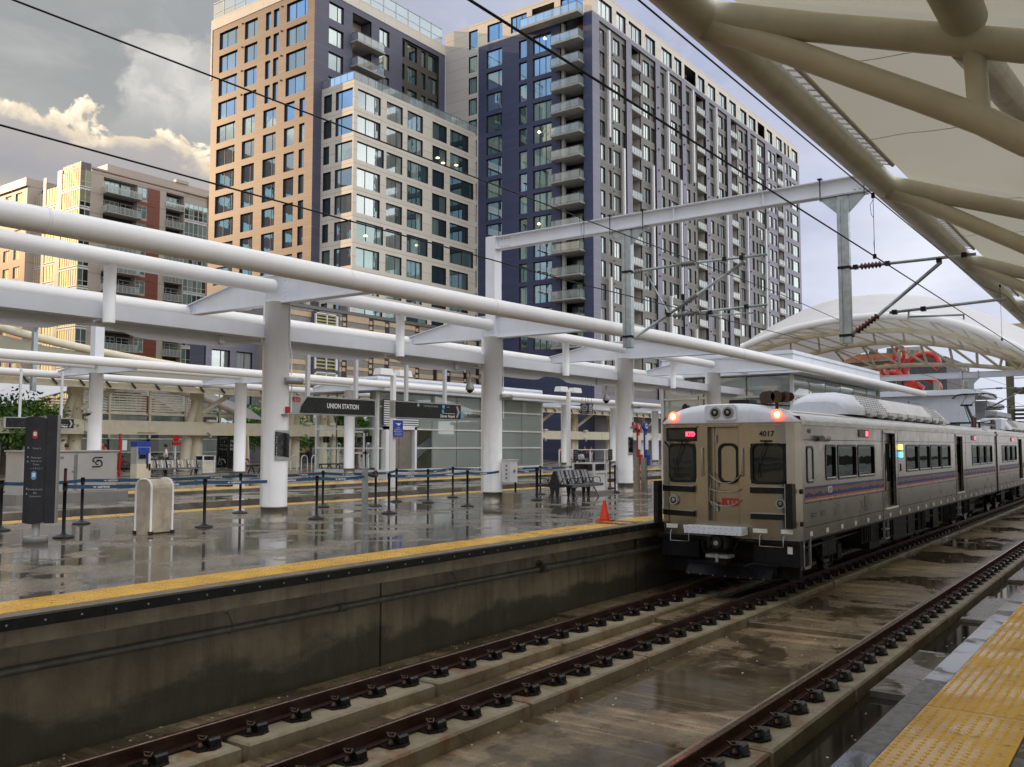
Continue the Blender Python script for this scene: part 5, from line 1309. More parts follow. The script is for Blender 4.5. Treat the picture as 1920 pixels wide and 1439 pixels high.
def cab(t):
    X = TX; D = lambda y: .30 * max(0, (abs(y - YC) - 1.05) / .48) ** 1.6   # corner sweep back
    def fx(y): return X + D(y)
    # front sheet with openings
    ys = [5.995, 6.1, 6.24, 6.42, 6.94, 7.05, 7.10, 7.20, 7.88, 7.98, 8.12, 8.15, 8.80, 8.86, 8.98, 9.065]; zs = [-.20, .13, .92, 1.73, 1.79, 2.07, 2.16]
    m = MB()
    holes = [(6.24, 6.94, .92, 1.73), (8.15, 8.80, .92, 1.73), (7.20, 7.88, .13, 2.07), (8.12, 8.80, 1.79, 2.07)]
    for a, b in zip(ys[:-1], ys[1:]):
        for c, d in zip(zs[:-1], zs[1:]):
            if any(h[0] <= a + 1e-6 and b <= h[1] + 1e-6 and h[2] <= c + 1e-6 and d <= h[3] + 1e-6 for h in holes): continue
            m.quad((fx(b), b, c), (fx(a), a, c), (fx(a), a, d), (fx(b), b, d), 0, True)
    m.quad((fx(5.995), 5.995, ZB), (X + .42, 5.995, ZB), (X + .42, 5.995, 2.16), (fx(5.995), 5.995, 2.16)); m.quad((X + .42, 9.065, ZB), (fx(9.065), 9.065, ZB), (fx(9.065), 9.065, 2.16), (X + .42, 9.065, 2.16))
    m.build('front_panel', 'stainless', t)
    # white roof cap
    n = 22; rows = []
    def top(y): q = abs(y - YC) / 1.535; return 2.19 + .375 * (1 - min(1, q) ** 3.0)
    YY = [YR - .005 + (YLF - YR + .01) * i / n for i in range(n + 1)]
    rows = [[(fx(y) - .012, y, 2.165) for y in YY], [(fx(y) - .012, y, 2.165 + (top(y) - 2.165) * .55) for y in YY], [(fx(y) + .05, y, 2.165 + (top(y) - 2.165) * .88) for y in YY], [(fx(y) + .16, y, top(y)) for y in YY], [(X + .75, y, top(y) + .0) for y in YY]]
    MB().grid([r[::-1] for r in rows]).build('roof_cap', 'roof_white', t)
    MB().prism([(fx(y) - .02, y, 2.15) for y in YY] + [(fx(y) + .03, y, 2.15) for y in YY[::-1]], (0, 0, .018)).build('cap_trim', 'grey_metal', t)
    m = MB(); m.box(X - .02, X, 6.3, 7.0, 2.10, 2.115); m.box(X - .02, X, 7.14, 8.7, 2.11, 2.125); m.build('cap_trim', 'grey_metal', t)
    # windows
    def fwin(name, y0, y1, z0, z1, r, xo=0.0, th=.05, par=t):
        cy, cz, w, h = (y0 + y1) / 2, (z0 + z1) / 2, y1 - y0, z1 - z0; o = rrect(w, h, r); i = rrect(w - .11, h - .11, r * .75); k = len(o); m = MB(); xx = X + xo
        m.V += [(xx - .015 + D(cy + a) * .8, cy + a, cz + c) for a, c in o] + [(xx - .025 + D(cy + a) * .8, cy + a * .97, cz + c * .97) for a, c in o] + [(xx - .02 + D(cy + a) * .8, cy + a, cz + c) for a, c in i] + [(xx + th, cy + a, cz + c) for a, c in i]
        for s in range(3):
            for q in range(k): j = (q + 1) % k; m.face([s * k + j, s * k + q, (s + 1) * k + q, (s + 1) * k + j])
        f = m.build(name, 'black_rubber', par); g = MB(); g.V += [(xx + .03, cy + a, cz + c) for a, c in i]; g.face(list(range(k))[::-1]); g.build('pane', 'train_glass', f)
        return f
    wr_ = fwin('front_window', 6.23, 6.95, .91, 1.74, .13); wl2 = fwin('front_window', 8.14, 8.81, .91, 1.74, .13)
    for w, y in ((wr_, 6.62), (wl2, 8.45)):
        m = MB(); m.tube([(X - .05, y - .02, 1.80), (X - .06, y, 1.68), (X - .05, y + .18, 1.22)], .012, 6); m.bar((X - .045, y + .19, 1.42), (X - .045, y + .15, 1.05), .02, .02); m.box(X - .05, X, y - .12, y + .10, 1.765, 1.80); m.build('wiper', 'black_plastic', w)
    MB().bar((X - .02, 8.86, 1.78), (X - .02, 8.76, 1.66), .03, .03).build('latch', 'black_plastic', t)
    # recessed end door
    m = MB(); m.box(X + .14, X + .16, 7.20, 7.88, .13, 2.07); d = m.build('end_door', 'stainless', t)
    m = MB(); m.box(X, X + .16, 7.195, 7.205, .13, 2.07); m.box(X, X + .16, 7.875, 7.885, .13, 2.07); m.box(X, X + .16, 7.2, 7.88, 2.07, 2.08); m.box(X - .03, X + .16, 7.2, 7.88, .10, .13); m.box(X + .12, X + .14, 7.205, 7.235, .13, 2.07); m.box(X + .12, X + .14, 7.775, 7.875, .13, 2.07); m.build('door_frame', 'stainless', t)
    fwin('door_window', 7.25, 7.70, .90, 1.74, .16, .13, .03, d)
    m = MB()
    for z in (.35, 1.75): m.box(X + .10, X + .14, 7.72, 7.76, z, z + .16)
    m.tube([(X + .09, 7.72, .32), (X + .09, 7.72, .52)], .014, 8); m.tube([(X + .09, 7.70, .93), (X + .09, 7.72, .83)], .014, 8); m.build('door_hardware', 'grey_metal', d)
    text('RTD', .19, (X + .132, 7.44, .52), YN, UP, 'lamp_red' if False else 'red_paint', d, sx=1.05, bold=.012)
    # chains and grab rails
    m = MB()
    for y in (7.99, 7.11): m.tube([(X, y, 1.64), (X - .05, y, 1.62), (X - .05, y, 1.08), (X, y, 1.06)], .013, 8)
    m.build('grab_rail', 'grey_metal', t)
    def chain(z0, z1, s): return [(X - .04, 7.86 - .72 * k / 10, z0 + (z1 - z0) * k / 10 - s * 4 * (k / 10) * (1 - k / 10)) for k in range(11)]
    for z0, z1, s in ((1.12, 1.10, .20), (.80, .80, .07), (.56, .58, .13)): MB().tube(chain(z0, z1, s), .012, 6).build('chain', 'cord_steel', t)
    MB().tube([(X - .05, 7.86, 1.12), (X - .05, 7.80, .9), (X - .05, 7.84, .56), (X - .05, 7.74, .42)], .008, 5).build('cable', 'cord_steel', t)
    # destination box
    m = MB(); m.box(X - .03, X + .1, 8.12, 8.81, 1.785, 2.075); ds = m.build('destination_sign', 'black_plastic', t)
    m = MB(); m.box(X - .034, X - .031, 8.17, 8.76, 1.83, 2.03); m.build('screen', 'sign_black', ds); text('RTD', .12, (X - .036, 8.25, 1.93), YN, UP, 'led_red', ds, sx=.9, bold=.006)
    m = MB(); m.box(X - .055, X - .03, 8.10, 8.83, 2.075, 2.10); m.build('hood', 'stainless', ds)
    text('4017', .155, (X - .003, 6.60, 1.925), YN, UP, 'black_plastic', t, bold=.002)
    # lamps
    for y in (8.65, 6.37):
        m = MB(); m.tube([(fx(y) - .02, y, 2.315), (fx(y) - .045, y, 2.315)], .10, 20); a = m.build('tail_lamp', 'lamp_red', t); m = MB(); m.lathe([(.05, 0), (.03, .01)], (0, 0, 0), 4); m = MB(); m.tube([(fx(y) - .045, y, 2.315), (fx(y) - .055, y, 2.315)], [.055, .04], 16); m.build('lamp_core', 'lamp_core', a)
    m = MB(); m.prism([(X - .04, 7.565 + a, 2.37 + b) for a, b in rrect(.70, .32, .06)], (.12, 0, 0)); hb = m.build('headlight_housing', 'roof_white', t)
    for y in (7.68, 7.40):
        m = MB(); m.tube([(X - .06, y, 2.375), (X - .03, y, 2.375)], [.115, .125], 24); h = m.build('headlight', 'grey_metal', hb); m = MB(); m.tube([(X - .061, y, 2.375), (X - .064, y, 2.375)], .082, 20); m.build('lens', 'black_plastic', h)
        m = MB(); m.tube([(X - .066, y, 2.375), (X - .075, y, 2.375)], [.04, .02], 12); m.build('bulb', 'lens_glass', h)
    for y in (8.68, 6.35):
        m = MB(); m.tube([(fx(y) - .03, y, .53), (fx(y) + .02, y, .53)], [.10, .115], 20); h = m.build('marker_lamp', 'grey_metal', t); m = MB(); m.tube([(fx(y) - .031, y, .53), (fx(y) - .034, y, .53)], .07, 18); m.build('lens', 'black_plastic', h); m = MB(); m.tube([(fx(y) - .035, y, .53), (fx(y) - .045, y, .53)], [.045, .03], 12); m.build('bulb', 'lens_glass', h)
    # black buffer bars
    for y0, y1, z0, z1 in ((8.18, 9.0, .71, .83), (8.18, 9.0, .20, .31), (6.24, 6.93, .73, .85), (6.24, 6.93, .21, .32)):
        m = MB(); m.prism([(fx(y0) - .10, y0, z0), (fx(y1) - .10, y1, z0), (fx(y1) + .02, y1, z0), (fx(y0) + .02, y0, z0)], (0, 0, z1 - z0)); b = m.build('buffer_bar', 'black_rubber', t)
        m = MB(); m.prism([(fx(y0) - .105, y0, z1 + .001), (fx(y1) - .105, y1, z1 + .001), (fx(y1) + .02, y1, z1 + .001), (fx(y0) + .02, y0, z1 + .001)], (0, 0, .018)); m.build('bar_cap', 'grey_metal', b)
    MB().box(X - .10, X + .12, 9.0, 9.10, .03, .93).build('corner_guard', 'black_rubber', t); MB().box(X - .06, X + .14, 6.08, 6.22, .05, .93).build('corner_guard', 'black_rubber', t)
    MB().box(X - .065, X - .06, 6.22, 6.235, .05, .93).build('guard_edge', 'grey_metal', t)
    m = MB(); m.tube([(X + .12, 5.99, .78), (X + .12, 5.93, .78)], .05, 10); m.tube([(X + .12, 5.99, .14), (X + .12, 5.93, .14)], .05, 10); m.build('side_bumper', 'black_rubber', t)
    m = MB(); m.box(X - .36, X - .02, 7.02, 8.27, -.115, .035); st = m.build('end_step', 'roof_white', t)
    m = MB()
    for i in range(10): m.disc((X - .36, 7.10 + i * .12, .005), XN, .008, .003, 6); m.disc((X - .36, 7.12 + i * .12, -.085), XN, .008, .003, 6)
    stuff(m.build('rivet', 'black_plastic', st))
    for a, b in ((8.60, 8.86), (8.28, 8.45), (6.62, 6.92), (6.13, 6.42)): MB().box(X - .012 + D((a + b) / 2) * .7, X + D((a + b) / 2), a, b, -.065, .02).build('reflector', 'reflector', t)
    for y0, y1 in ((8.30, 8.72), (6.28, 6.76)): MB().tube([(X, y1, -.10), (X - .06, y1, -.13), (X - .08, y1, -.32), (X - .08, y0, -.32), (X - .06, y0, -.13), (X, y0, -.10)], .012, 8).build('step_loop', 'grey_metal', t)
    # lower front, coupler, plough
    m = MB(); m.box(X + .05, X + .09, 5.99, 9.07, -.28, -.20); m.prism([(X + .1, 6.0, -.72), (X + .1, 6.95, -.72), (X + .1, 6.95, -.2), (X + .1, 6.0, -.2)], (.3, 0, 0)); m.prism([(X + .1, 8.15, -.66), (X + .1, 9.0, -.66), (X + .1, 9.0, -.2), (X + .1, 8.15, -.2)], (.3, 0, 0)); m.build('front_skirt', 'black_plastic', t)
    m = MB(); m.box(X + .3, X + .34, 5.99, 6.06, -.78, -.2); m.box(X + .3, X + .75, 5.99, 6.02, -.78, -.73); m.box(X + .7, X + .75, 5.99, 6.03, -.78, -.2); m.build('corner_step', 'grey_metal', t)
    m = MB(); m.box(X + .085, X + .1, 6.15, 6.25, -.46, -.32); m.build('sticker', 'sign_white', t)
    m = MB(); m.box(X - .30, X + .2, 7.38, 7.70, -.42, -.14); m.tube([(X - .42, 7.54, -.28), (X - .2, 7.54, -.28)], [.11, .13], 16); m.tube([(X - .435, 7.54, -.28), (X - .42, 7.54, -.28)], .05, 12, 1); m.box(X - .38, X - .10, 7.32, 7.40, -.38, -.18); m.box(X - .38, X - .1, 7.68, 7.76, -.38, -.18); m.box(X - .40, X - .05, 7.30, 7.78, -.58, -.52, 1); m.box(X - .36, X - .05, 7.36, 7.74, -.70, -.585); m.box(X - .42, X - .40, 7.50, 7.56, -.66, -.5, 1)
    m.tube([(X - .1, 7.80, -.2), (X - .25, 7.92, -.3), (X - .2, 7.90, -.5), (X - .05, 7.75, -.55)], .02, 6); m.tube([(X, 7.25, -.22), (X - .18, 7.2, -.3), (X - .2, 7.25, -.42), (X, 7.3, -.5)], .02, 6)
    m.build('coupler', ['undercarriage', 'grey_metal'], t)
    m = MB(); m.tube([(X - .05, 8.3, -.20), (X - .1, 7.9, -.26), (X - .05, 7.6, -.2)], .018, 6); m.tube([(X - .03, 6.7, -.27), (X - .03, 7.2, -.22)], .03, 6); m.tube([(X, 6.4, -.72), (X - .1, 6.9, -.68), (X - .05, 7.1, -.75)], .02, 6); m.build('hose', 'black_plastic', t)
    m = MB(); m.prism([(X - .05, 6.55, -.98), (X - .05, 8.4, -.98), (X + .18, 8.4, -.78), (X + .18, 6.55, -.78)], (.02, 0, -.03)); m.box(X + .15, X + .2, 6.5, 8.45, -1.0, -.72); m.build('plough', 'black_plastic', t)
    m = MB()
    for i in range(7): m.disc((X - .056, 6.7 + i * .27, -.985), XN, .014, .004, 6)
    stuff(m.build('rivet', 'grey_metal', t))
    MB().box(X + .35, X + .5, YR + .1, YLF - .1, -1.0, -.2).build('bulkhead', 'undercarriage', t)
    # roof gear
    m = MB(); m.tube([(X + .35, 6.50, 2.40), (X + .35, 6.50, 2.62)], .035, 8); m.tube([(X + .35, 6.25, 2.60), (X + .35, 6.75, 2.60)], .03, 8)
    h = m.build('horn_bracket', 'copper_horn', t)
    for y, dx, r in ((6.70, 0, .12), (6.56, -.12, .125), (6.42, -.12, .125), (6.28, 0, .11), (6.22, .12, .09)):
        q = MB(); q.tube([(X + .45, y, 2.68), (X + .30 + dx, y, 2.68), (X + .22 + dx, y, 2.68)], [.03, .055, r], 18); q.tube([(X + .219 + dx, y, 2.68), (X + .214 + dx, y, 2.68)], r * .92, 18); q.build('horn', 'copper_horn', h)
    m = MB(); m.prism([(X + .30, 8.52 - .09, 2.36), (X + .30, 8.52 + .09, 2.36), (X + .3, 8.52 + .06, 2.56), (X + .3, 8.52, 2.61), (X + .3, 8.52 - .06, 2.56)], (.12, 0, 0)); m.build('antenna', 'black_plastic', t)
    m = MB(); m.prism([(X + .3, 7.05, 2.54), (X + .3, 7.52, 2.54), (X + .3, 7.50, 2.65), (X + .3, 7.07, 2.65)], (.4, 0, 0)); m.build('roof_box', 'black_plastic', t)
    m = MB(); m.tube([(X + .4, 7.0, 2.56), (X + .5, 6.6, 2.53), (X + .8, 6.4, 2.52)], .02, 6); m.box(X + .5, X + .8, 6.75, 6.9, 2.5, 2.62); m.build('roof_cable', 'copper_horn', t)
cab(T1)
def panto(t, x):
    y = YC; m = MB(); m.box(x - 2.2, x + 2.2, y - .7, y - .62, 2.62, 2.72); m.box(x - 2.2, x + 2.2, y + .62, y + .7, 2.62, 2.72); m.box(x - 1.2, x - 1.1, y - .7, y + .7, 2.7, 2.78); m.box(x + .9, x + 1.0, y - .7, y + .7, 2.7, 2.78)
    m.bar((x + .6, y, 2.78), (x - 1.2, y, 3.55), .10, .10); m.tube([(x + .5, y + .15, 2.8), (x - 1.1, y + .1, 3.5)], .02, 6); m.bar((x - 1.2, y - .25, 3.55), (x - 1.2, y + .25, 3.55), .10, .08)
    m.tube([(x - 1.2, y - .2, 3.58), (x + .9, y - .3, 4.12)], .022, 6); m.tube([(x - 1.2, y + .2, 3.58), (x + .9, y + .3, 4.12)], .022, 6)
    for dx in (.75, 1.1): m.tube([(x + dx, y - .95, 3.95), (x + dx, y - .8, 4.12), (x + dx, y - .5, 4.17), (x + dx, y + .5, 4.17), (x + dx, y + .8, 4.12), (x + dx, y + .95, 3.95)], .022, 8)
    m.bar((x + .75, y - .4, 4.12), (x + 1.1, y - .4, 4.12), .03, .03); m.bar((x + .75, y + .4, 4.12), (x + 1.1, y + .4, 4.12), .03, .03)
    p = m.build('pantograph', 'black_metal', t)
    for a, b in ((-3.2, -.55), (-2.9, -.5), (-2.6, -.55), (2.4, -.5), (2.8, -.5), (3.2, -.5), (3.8, -.4), (-1.8, -.6), (1.6, -.6)):
        q = MB(); ins(q, (x + a, y + b, 2.5), (x + a, y + b, 2.95 if abs(a) > 2 else 2.66), .085, 6, 0); q.build('insulator', 'insulator_brown', p)
    m = MB(); m.box(x - .6, x + 1.1, y - .35, y + .4, 2.5, 2.72); m.box(x + 3.6, x + 5.0, y - .75, y + .2, 2.5, 3.02); m.build('roof_case', 'roof_white', p)
    m = MB(); m.tube([(x - 3.2, y - .55, 2.97), (x - 2.6, y - .55, 3.02), (x - 1.9, y - .3, 2.9)], .02, 6); m.tube([(x + 1.6, y - .3, 2.85), (x + 2.8, y - .5, 2.98), (x + 3.6, y - .4, 2.98), (x + 5.2, y - .5, 2.9), (x + 6.4, y - .4, 2.55)], .025, 6); m.build('roof_cable', 'copper_horn', p)
panto(T2, 47.0)
# ------------------------------------------------------------------ platform furniture
def barrier(x, y, label, belt_to=None, sign=False, thick=False):
    t = thing('queue_post', label, 'belt barrier post', (x, y, 0), 'black belt barrier posts along the wet platform')
    m = MB(); m.cyl((x, y), .032 if not thick else .045, .03, .98, 16); m.cyl((x, y), .042 if not thick else .06, .86, 1.0, 16); m.build('post', 'black_plastic', t)
    m = MB(); m.lathe([(.185, 0), (.185, .018), (.16, .035), (.05, .065), (.04, .09)], (x, y, 0), 28); m.build('base', 'dark_grey', t)
    if sign:
        s = MB(); s.box(x - .02, x + .02, y - .02, y + .02, 1.0, 1.2); s.box(x - .16, x + .16, y - .03, y - .01, 1.12, 1.55); sg = s.build('notice', 'poster_dark', t)
        for k, w in enumerate(('PASSENGERS', 'MUST SHOW', 'TICKETS TO', 'BOARD')): text(w, .045, (x, y - .0325, 1.47 - k * .08), XR, UP, 'letter_grey', sg)
    if belt_to:
        bx, by = belt_to; n = 8; m = MB(); rows = [[], []]
        for i in range(n + 1):
            f = i / n; s = .035 * 4 * f * (1 - f)
            for k, z in enumerate((.968, .898)): rows[k].append((x + (bx - x) * f, y + (by - y) * f + .02 * math.sin(f * 3), z - s))
        m.grid(rows, 0, True); be = m.build('belt', 'belt_blue', t); L = math.hypot(bx - x, by - y); d = Vector((bx - x, by - y, 0)) / L
        if d.x < 0: d = -d
        nrm = d.cross(Vector(UP)); k = max(1, int(L / 1.15))
        for i in range(k):
            f = (i + .5) / k; s = .035 * 4 * f * (1 - f); c = Vector((x + (bx - x) * f, y + (by - y) * f, .931 - s))
            text('AMTRAK', .052, c + nrm * .022, d, UP, 'sign_white', be, sx=1.15, bold=.0015)
            q = MB(); o = c + nrm * .022 - d * .17; q.V += [tuple(o + d * a + Vector(UP) * b) for a, b in ((-.05, .014), (.04, .014), (.0, -.014), (-.012, .0))]; q.face([3, 2, 1, 0]); q.build('logo', 'sign_white', be)
    return t
F = [(8.0, 16.7), (8.7, 16.54), (11.5, 16.26), (14.38, 16.07), (16.58, 15.88), (19.78, 15.94), (22.03, 15.91), (23.41, 16.08)]
B = [(7.3, 19.0), (8.66, 18.9), (10.47, 19.17), (14.43, 18.94), (17.23, 19.01), (20.2, 19.04), (22.97, 19.13)]
barrier(8.7, 16.54, 'black barrier post with a small tall notice holder, nearest the tall dark totem sign', F[2])
MB_ = MB().box(8.68, 8.72, 16.52, 16.56, 1.0, 1.27); pp = MB_.build('sign_holder', 'black_plastic', bpy.data.objects['queue_post']); text('AMTRAK', .05, (8.70, 16.515, 1.13), UP, XN, 'red_paint', pp)
barrier(11.5, 16.26, 'black barrier post just right of the rusty perforated bin shell', F[3])
barrier(14.38, 16.07, 'black barrier post right of the column with the black safety notice', (15.84, 16.0))
barrier(16.58, 15.88, 'front black barrier post right of the grey standpipe, left end of its belt', F[5])
barrier(19.78, 15.94, 'black barrier post just left of the column with the white meter box', (21.2, 15.9))
barrier(22.03, 15.91, 'slim black barrier post between the meter box and the metal bench', F[7])
barrier(23.41, 16.08, 'thick black barrier post standing right beside the left end of the metal bench', (26.04, 17.74), thick=True)
barrier(8.66, 18.9, 'rear black barrier post at the left picture edge, behind the totem', B[2])
barrier(10.47, 19.17, 'rear black barrier post in front of the grey service cabinet', B[3])
barrier(14.43, 18.94, 'rear black barrier post just left of the column with the black notice', B[4])
barrier(17.23, 19.01, 'rear black barrier post under the station name sign', (18.26, 18.0))
barrier(18.26, 18.0, 'black barrier post directly behind the grey standpipe valve', B[5])
barrier(20.2, 19.04, 'rear black barrier post below the airport sign, beside the blue notice pole', (22.97, 19.13))
barrier(20.38, 17.93, 'middle black barrier post standing alone between the two belts under the airport sign', (22.97, 19.13))
barrier(22.97, 19.13, 'farthest rear black barrier post just left of the white meter box column', (26.04, 17.74))
barrier(26.04, 17.74, 'black barrier post behind the metal bench, left of the white litter bin', (28.65, 17.94))
barrier(28.65, 17.94, 'thick black barrier post with a navy notice behind the metal bench', None, sign=True, thick=True)
barrier(28.85, 16.38, 'black barrier post nearest the third column, right of the white litter bin', (31.64, 18.19))
barrier(31.64, 18.19, 'thin black barrier post carrying a navy notice left of the third column', None, sign=True)

def totem():
    x, y = 7.94, 16.03; t = thing('totem_sign', 'tall dark curved totem sign with red and blue train symbols, on a round grey foot', 'totem sign', (x, y, 0))
    m = MB(); m.lathe([(.20, 0), (.20, .10), (.19, .12)], (x, y, 0), 28); m.cyl((x, y), .065, .12, .40, 16); m.build('foot', 'grey_metal', t)
    r = Vector((.62, -.785, 0)).normalized(); n = Vector((-.785, -.62, 0)).normalized(); r = Vector((.75, -.66, 0)).normalized(); n = Vector((-.66, -.75, 0)).normalized(); o = Vector((x, y, 0)) + r * .09
    def P(a, z, d): return tuple(o + r * a + n * d + Vector((0, 0, z)))
    rows = [[P(a, z + .03 * (1 if top else -1) * (1 - ((a + .14) / .16) ** 2) , .05 + .03 * (1 - ((a + .13) / .17) ** 2)) for a in [-.30 + .034 * k for k in range(11)]] for z, top in ((.36, False), (2.17, True))]
    m = MB(); m.grid(rows); m.build('panel_front', 'dark_grey', t)
    m = MB(); m.prism([P(-.30, .34, .02), P(.04, .34, .02), P(.04, 2.20, .02), P(-.30, 2.20, .02)], n * .028); m.build('panel_rim', 'grey_metal', t)
    m = MB(); m.prism([P(.05, .34, -.06), P(.05, .34, .07), P(.05, 2.22, .07), P(.05, 2.22, -.06)], r * .17); m.build('panel_side', 'dark_grey', t); m = MB(); m.prism([P(.222, .34, -.06), P(.222, .34, .075), P(.222, 2.22, .075), P(.222, 2.22, -.06)], r * .02); m.build('side_rim', 'grey_metal', t)
    for z, mt in ((1.88, 'red_paint'), (1.17, 'cyan_mark')):
        m = MB(); q = rrect(.085, .15, .04); m.prism([P(-.13 + a, z + b, .083) for a, b in q], n * .004); s = m.build('symbol', mt, t)
        m = MB(); m.prism([P(-.13 + a, z + .01 + b, .088) for a, b in rrect(.05, .07, .015)], n * .002); m.build('symbol_mark', 'sign_white', s)
    up = UP
    for z, a, s, w in ((1.64, -.10, .042, 'Track 2'), (1.48, -.10, .042, 'Passenger'), (1.42, -.10, .042, 'Pick-up to'), (1.36, -.10, .042, 'Trains'), (1.29, -.09, .036, '1, 3, 4, 5, 6, 7'), (.93, -.10, .042, 'Underground'), (.87, -.10, .042, 'Bus'), (.81, -.10, .042, 'Concourse')): text(w, s, P(a, z, .085), r, up, 'letter_grey', t)
    for z in (1.64, 1.48, 1.40, .93, .84):
        m = MB(); m.prism([P(-.25, z, .073), P(-.225, z, .073), P(-.237, z + .035, .073)], n * .004); m.build('arrow', 'letter_grey', t)
totem()
def bin_shell():
    x, y = 10.36, 16.45; t = thing('bin_enclosure', 'rusty white arched bin enclosure with perforated side panels', 'bin enclosure', (x, y, 0))
    p0 = Vector((9.89, 15.64, 0)); e1 = Vector((9.83, 16.05, 0)); e2 = Vector((10.37, 15.68, 0))
    dp = (e1 - p0).normalized(); ax = (e2 - p0).normalized(); W, D, H, rr = .48, .42, 1.05, .17
    def arch(s):
        pts = [(0, 0)] + [(0, H - rr)] + [(rr - rr * math.cos(R(q)), H - rr + rr * math.sin(R(q))) for q in (22.5, 45, 67.5, 90)] + [(D - rr + rr * math.sin(R(q)), H - rr + rr * math.cos(R(q))) for q in (0, 22.5, 45, 67.5, 90)] + [(D, 0)]
        return [tuple(p0 + ax * s + dp * q + Vector((0, 0, z))) for q, z in pts]
    for s in (0, W): MB().tube(arch(s), .022, 10).build('arch_frame', 'white_paint', t)
    m = MB(); m.grid([arch(.02), arch(W - .02)], 0, False); m.build('cover', 'bin_mesh', t)
    pr = [(Vector(q) - p0) for q in arch(0)]; m = MB(); m.V += [tuple(p0 + q) for q in pr]; m.face(list(range(len(pr)))); m.V += [tuple(p0 + ax * W + q) for q in pr]; m.face(list(range(len(pr), 2 * len(pr)))); m.build('end_panel', 'bin_mesh', t)
    m = MB(); 
    for s in (0, W):
        for q in (0, D): c = p0 + ax * s + dp * q; m.box(c.x - .035, c.x + .035, c.y - .035, c.y + .035, 0, .07)
    for k in range(4): m.build if False else None
    m.bar(p0 + Vector((0, 0, .03)), p0 + ax * W + Vector((0, 0, .03)), .03, .03); m.build('rusty_foot', 'clip_rust', t)
bin_shell()
def standpipe():
    x, y = 15.85, 15.99; t = thing('standpipe', 'grey steel standpipe with a brass hose valve between barrier posts', 'standpipe', (x, y, 0))
    m = MB(); m.box(x - .055, x + .055, y - .055, y + .055, 0, 1.12); m.box(x - .075, x + .075, y - .075, y + .075, 1.12, 1.145); m.build('post', 'galvanised', t)
    m = MB(); m.tube([(x + .05, y - .02, .99), (x + .16, y - .06, .97), (x + .22, y - .1, .95)], [.035, .05, .04], 12); m.tube([(x + .2, y - .06, 1.03), (x + .27, y - .13, .92)], .055, 12); m.tube([(x + .24, y - .02, .97), (x + .34, y - .08, 1.0)], [.05, .07], 14); m.build('valve', 'copper_horn', t)
standpipe()
def cone():
    x, y = 17.83, 10.40; t = thing('traffic_cone', 'orange traffic cone at the edge of the wet platform', 'traffic cone', (x, y, 0))
    m = MB(); m.prism([(x - .17 + (.03 if i in (0, 3) else -.0), y, 0) for i in ()] or [(x - .16, y - .16, 0), (x + .16, y - .16, 0), (x + .16, y + .16, 0), (x - .16, y + .16, 0)], (0, 0, .025)); m.build('base', 'cone_orange', t)
    m = MB(); m.lathe([(.125, .025), (.112, .06), (.035, .44), (.03, .465)], (x, y, 0), 24); m.build('cone', 'cone_orange', t)
cone()
def bench(label, x, y, rz, mats, n=4, w=.62):
    t = thing('bench', label, 'bench', (x, y, 0), None)
    def add(name, m, mt, par=t): 
        ob = bpy.data.objects.new(name, m.mesh(name, mt)); COL.objects.link(ob); ob.parent = par; return ob
    L = n * w; 
    for s in (-1, 1):
        m = MB(); m.box(0, L, min(s * .16, s * .64), max(s * .16, s * .64), .42, .445); m.box(0, L, min(s * .62, s * .65), max(s * .62, s * .65), .36, .45); add('seat', m, 'bench_metal')
        for k in range(n):
            for q in range(6):
                m = MB(); x0 = k * w + .05 + q * (w - .1) / 6
                m.prism([(x0, s * .19, .46), (x0 + (w - .1) / 6 * .72, s * .19, .46), (x0 + (w - .1) / 6 * .72, s * .05, .88), (x0, s * .05, .88)], (0, s * .015, 0)); add('slat', m, mats[q % len(mats)])
        for k in range(n + 1):
            m = MB(); m.tube([(k * w, s * .20, .46), (k * w, s * .30, .64), (k * w, s * .52, .64), (k * w, s * .55, .48)], .016, 6); add('armrest', m, 'black_metal')
    for k in (0, n / 2 * w * 1.0, L):
        xx = k if k else 0
        m = MB(); m.prism([(xx - .02, -.05, .86), (xx - .02, .05, .86), (xx - .02, .20, .47), (xx - .02, .62, .44), (xx - .02, .60, .39), (xx - .02, .17, .36), (xx - .02, .12, 0), (xx - .02, .07, 0), (xx - .02, .0, .34), (xx - .02, -.07, 0), (xx - .02, -.12, 0), (xx - .02, -.17, .36), (xx - .02, -.60, .39), (xx - .02, -.62, .44), (xx - .02, -.20, .47)], (.04, 0, 0)); add('end_frame', m, 'dark_grey')
    for k in (.25 * L, L - .05):
        for s in (-1, 1): m = MB(); m.bar((k, s * .25, .42), (k, s * .52, 0), .05, .04); add('leg', m, 'bench_metal')
    m = MB(); m.bar((0, 0, .88), (L, 0, .88), .12, .025); add('top_rail', m, 'bench_metal')
    t.rotation_euler = (0, 0, rz); return t
bench('double-sided slatted metal bench on the platform, right of the meter box column', 24.30, 16.0, R(5), ['bench_metal', 'grey_metal', 'dark_grey'], 4, .56)
bench('bench with beige and blue striped back on the far second platform', 28.2, 46.4, R(-6), ['louver_cream', 'tan_panel', 'cyan_pale'], 6, .62)
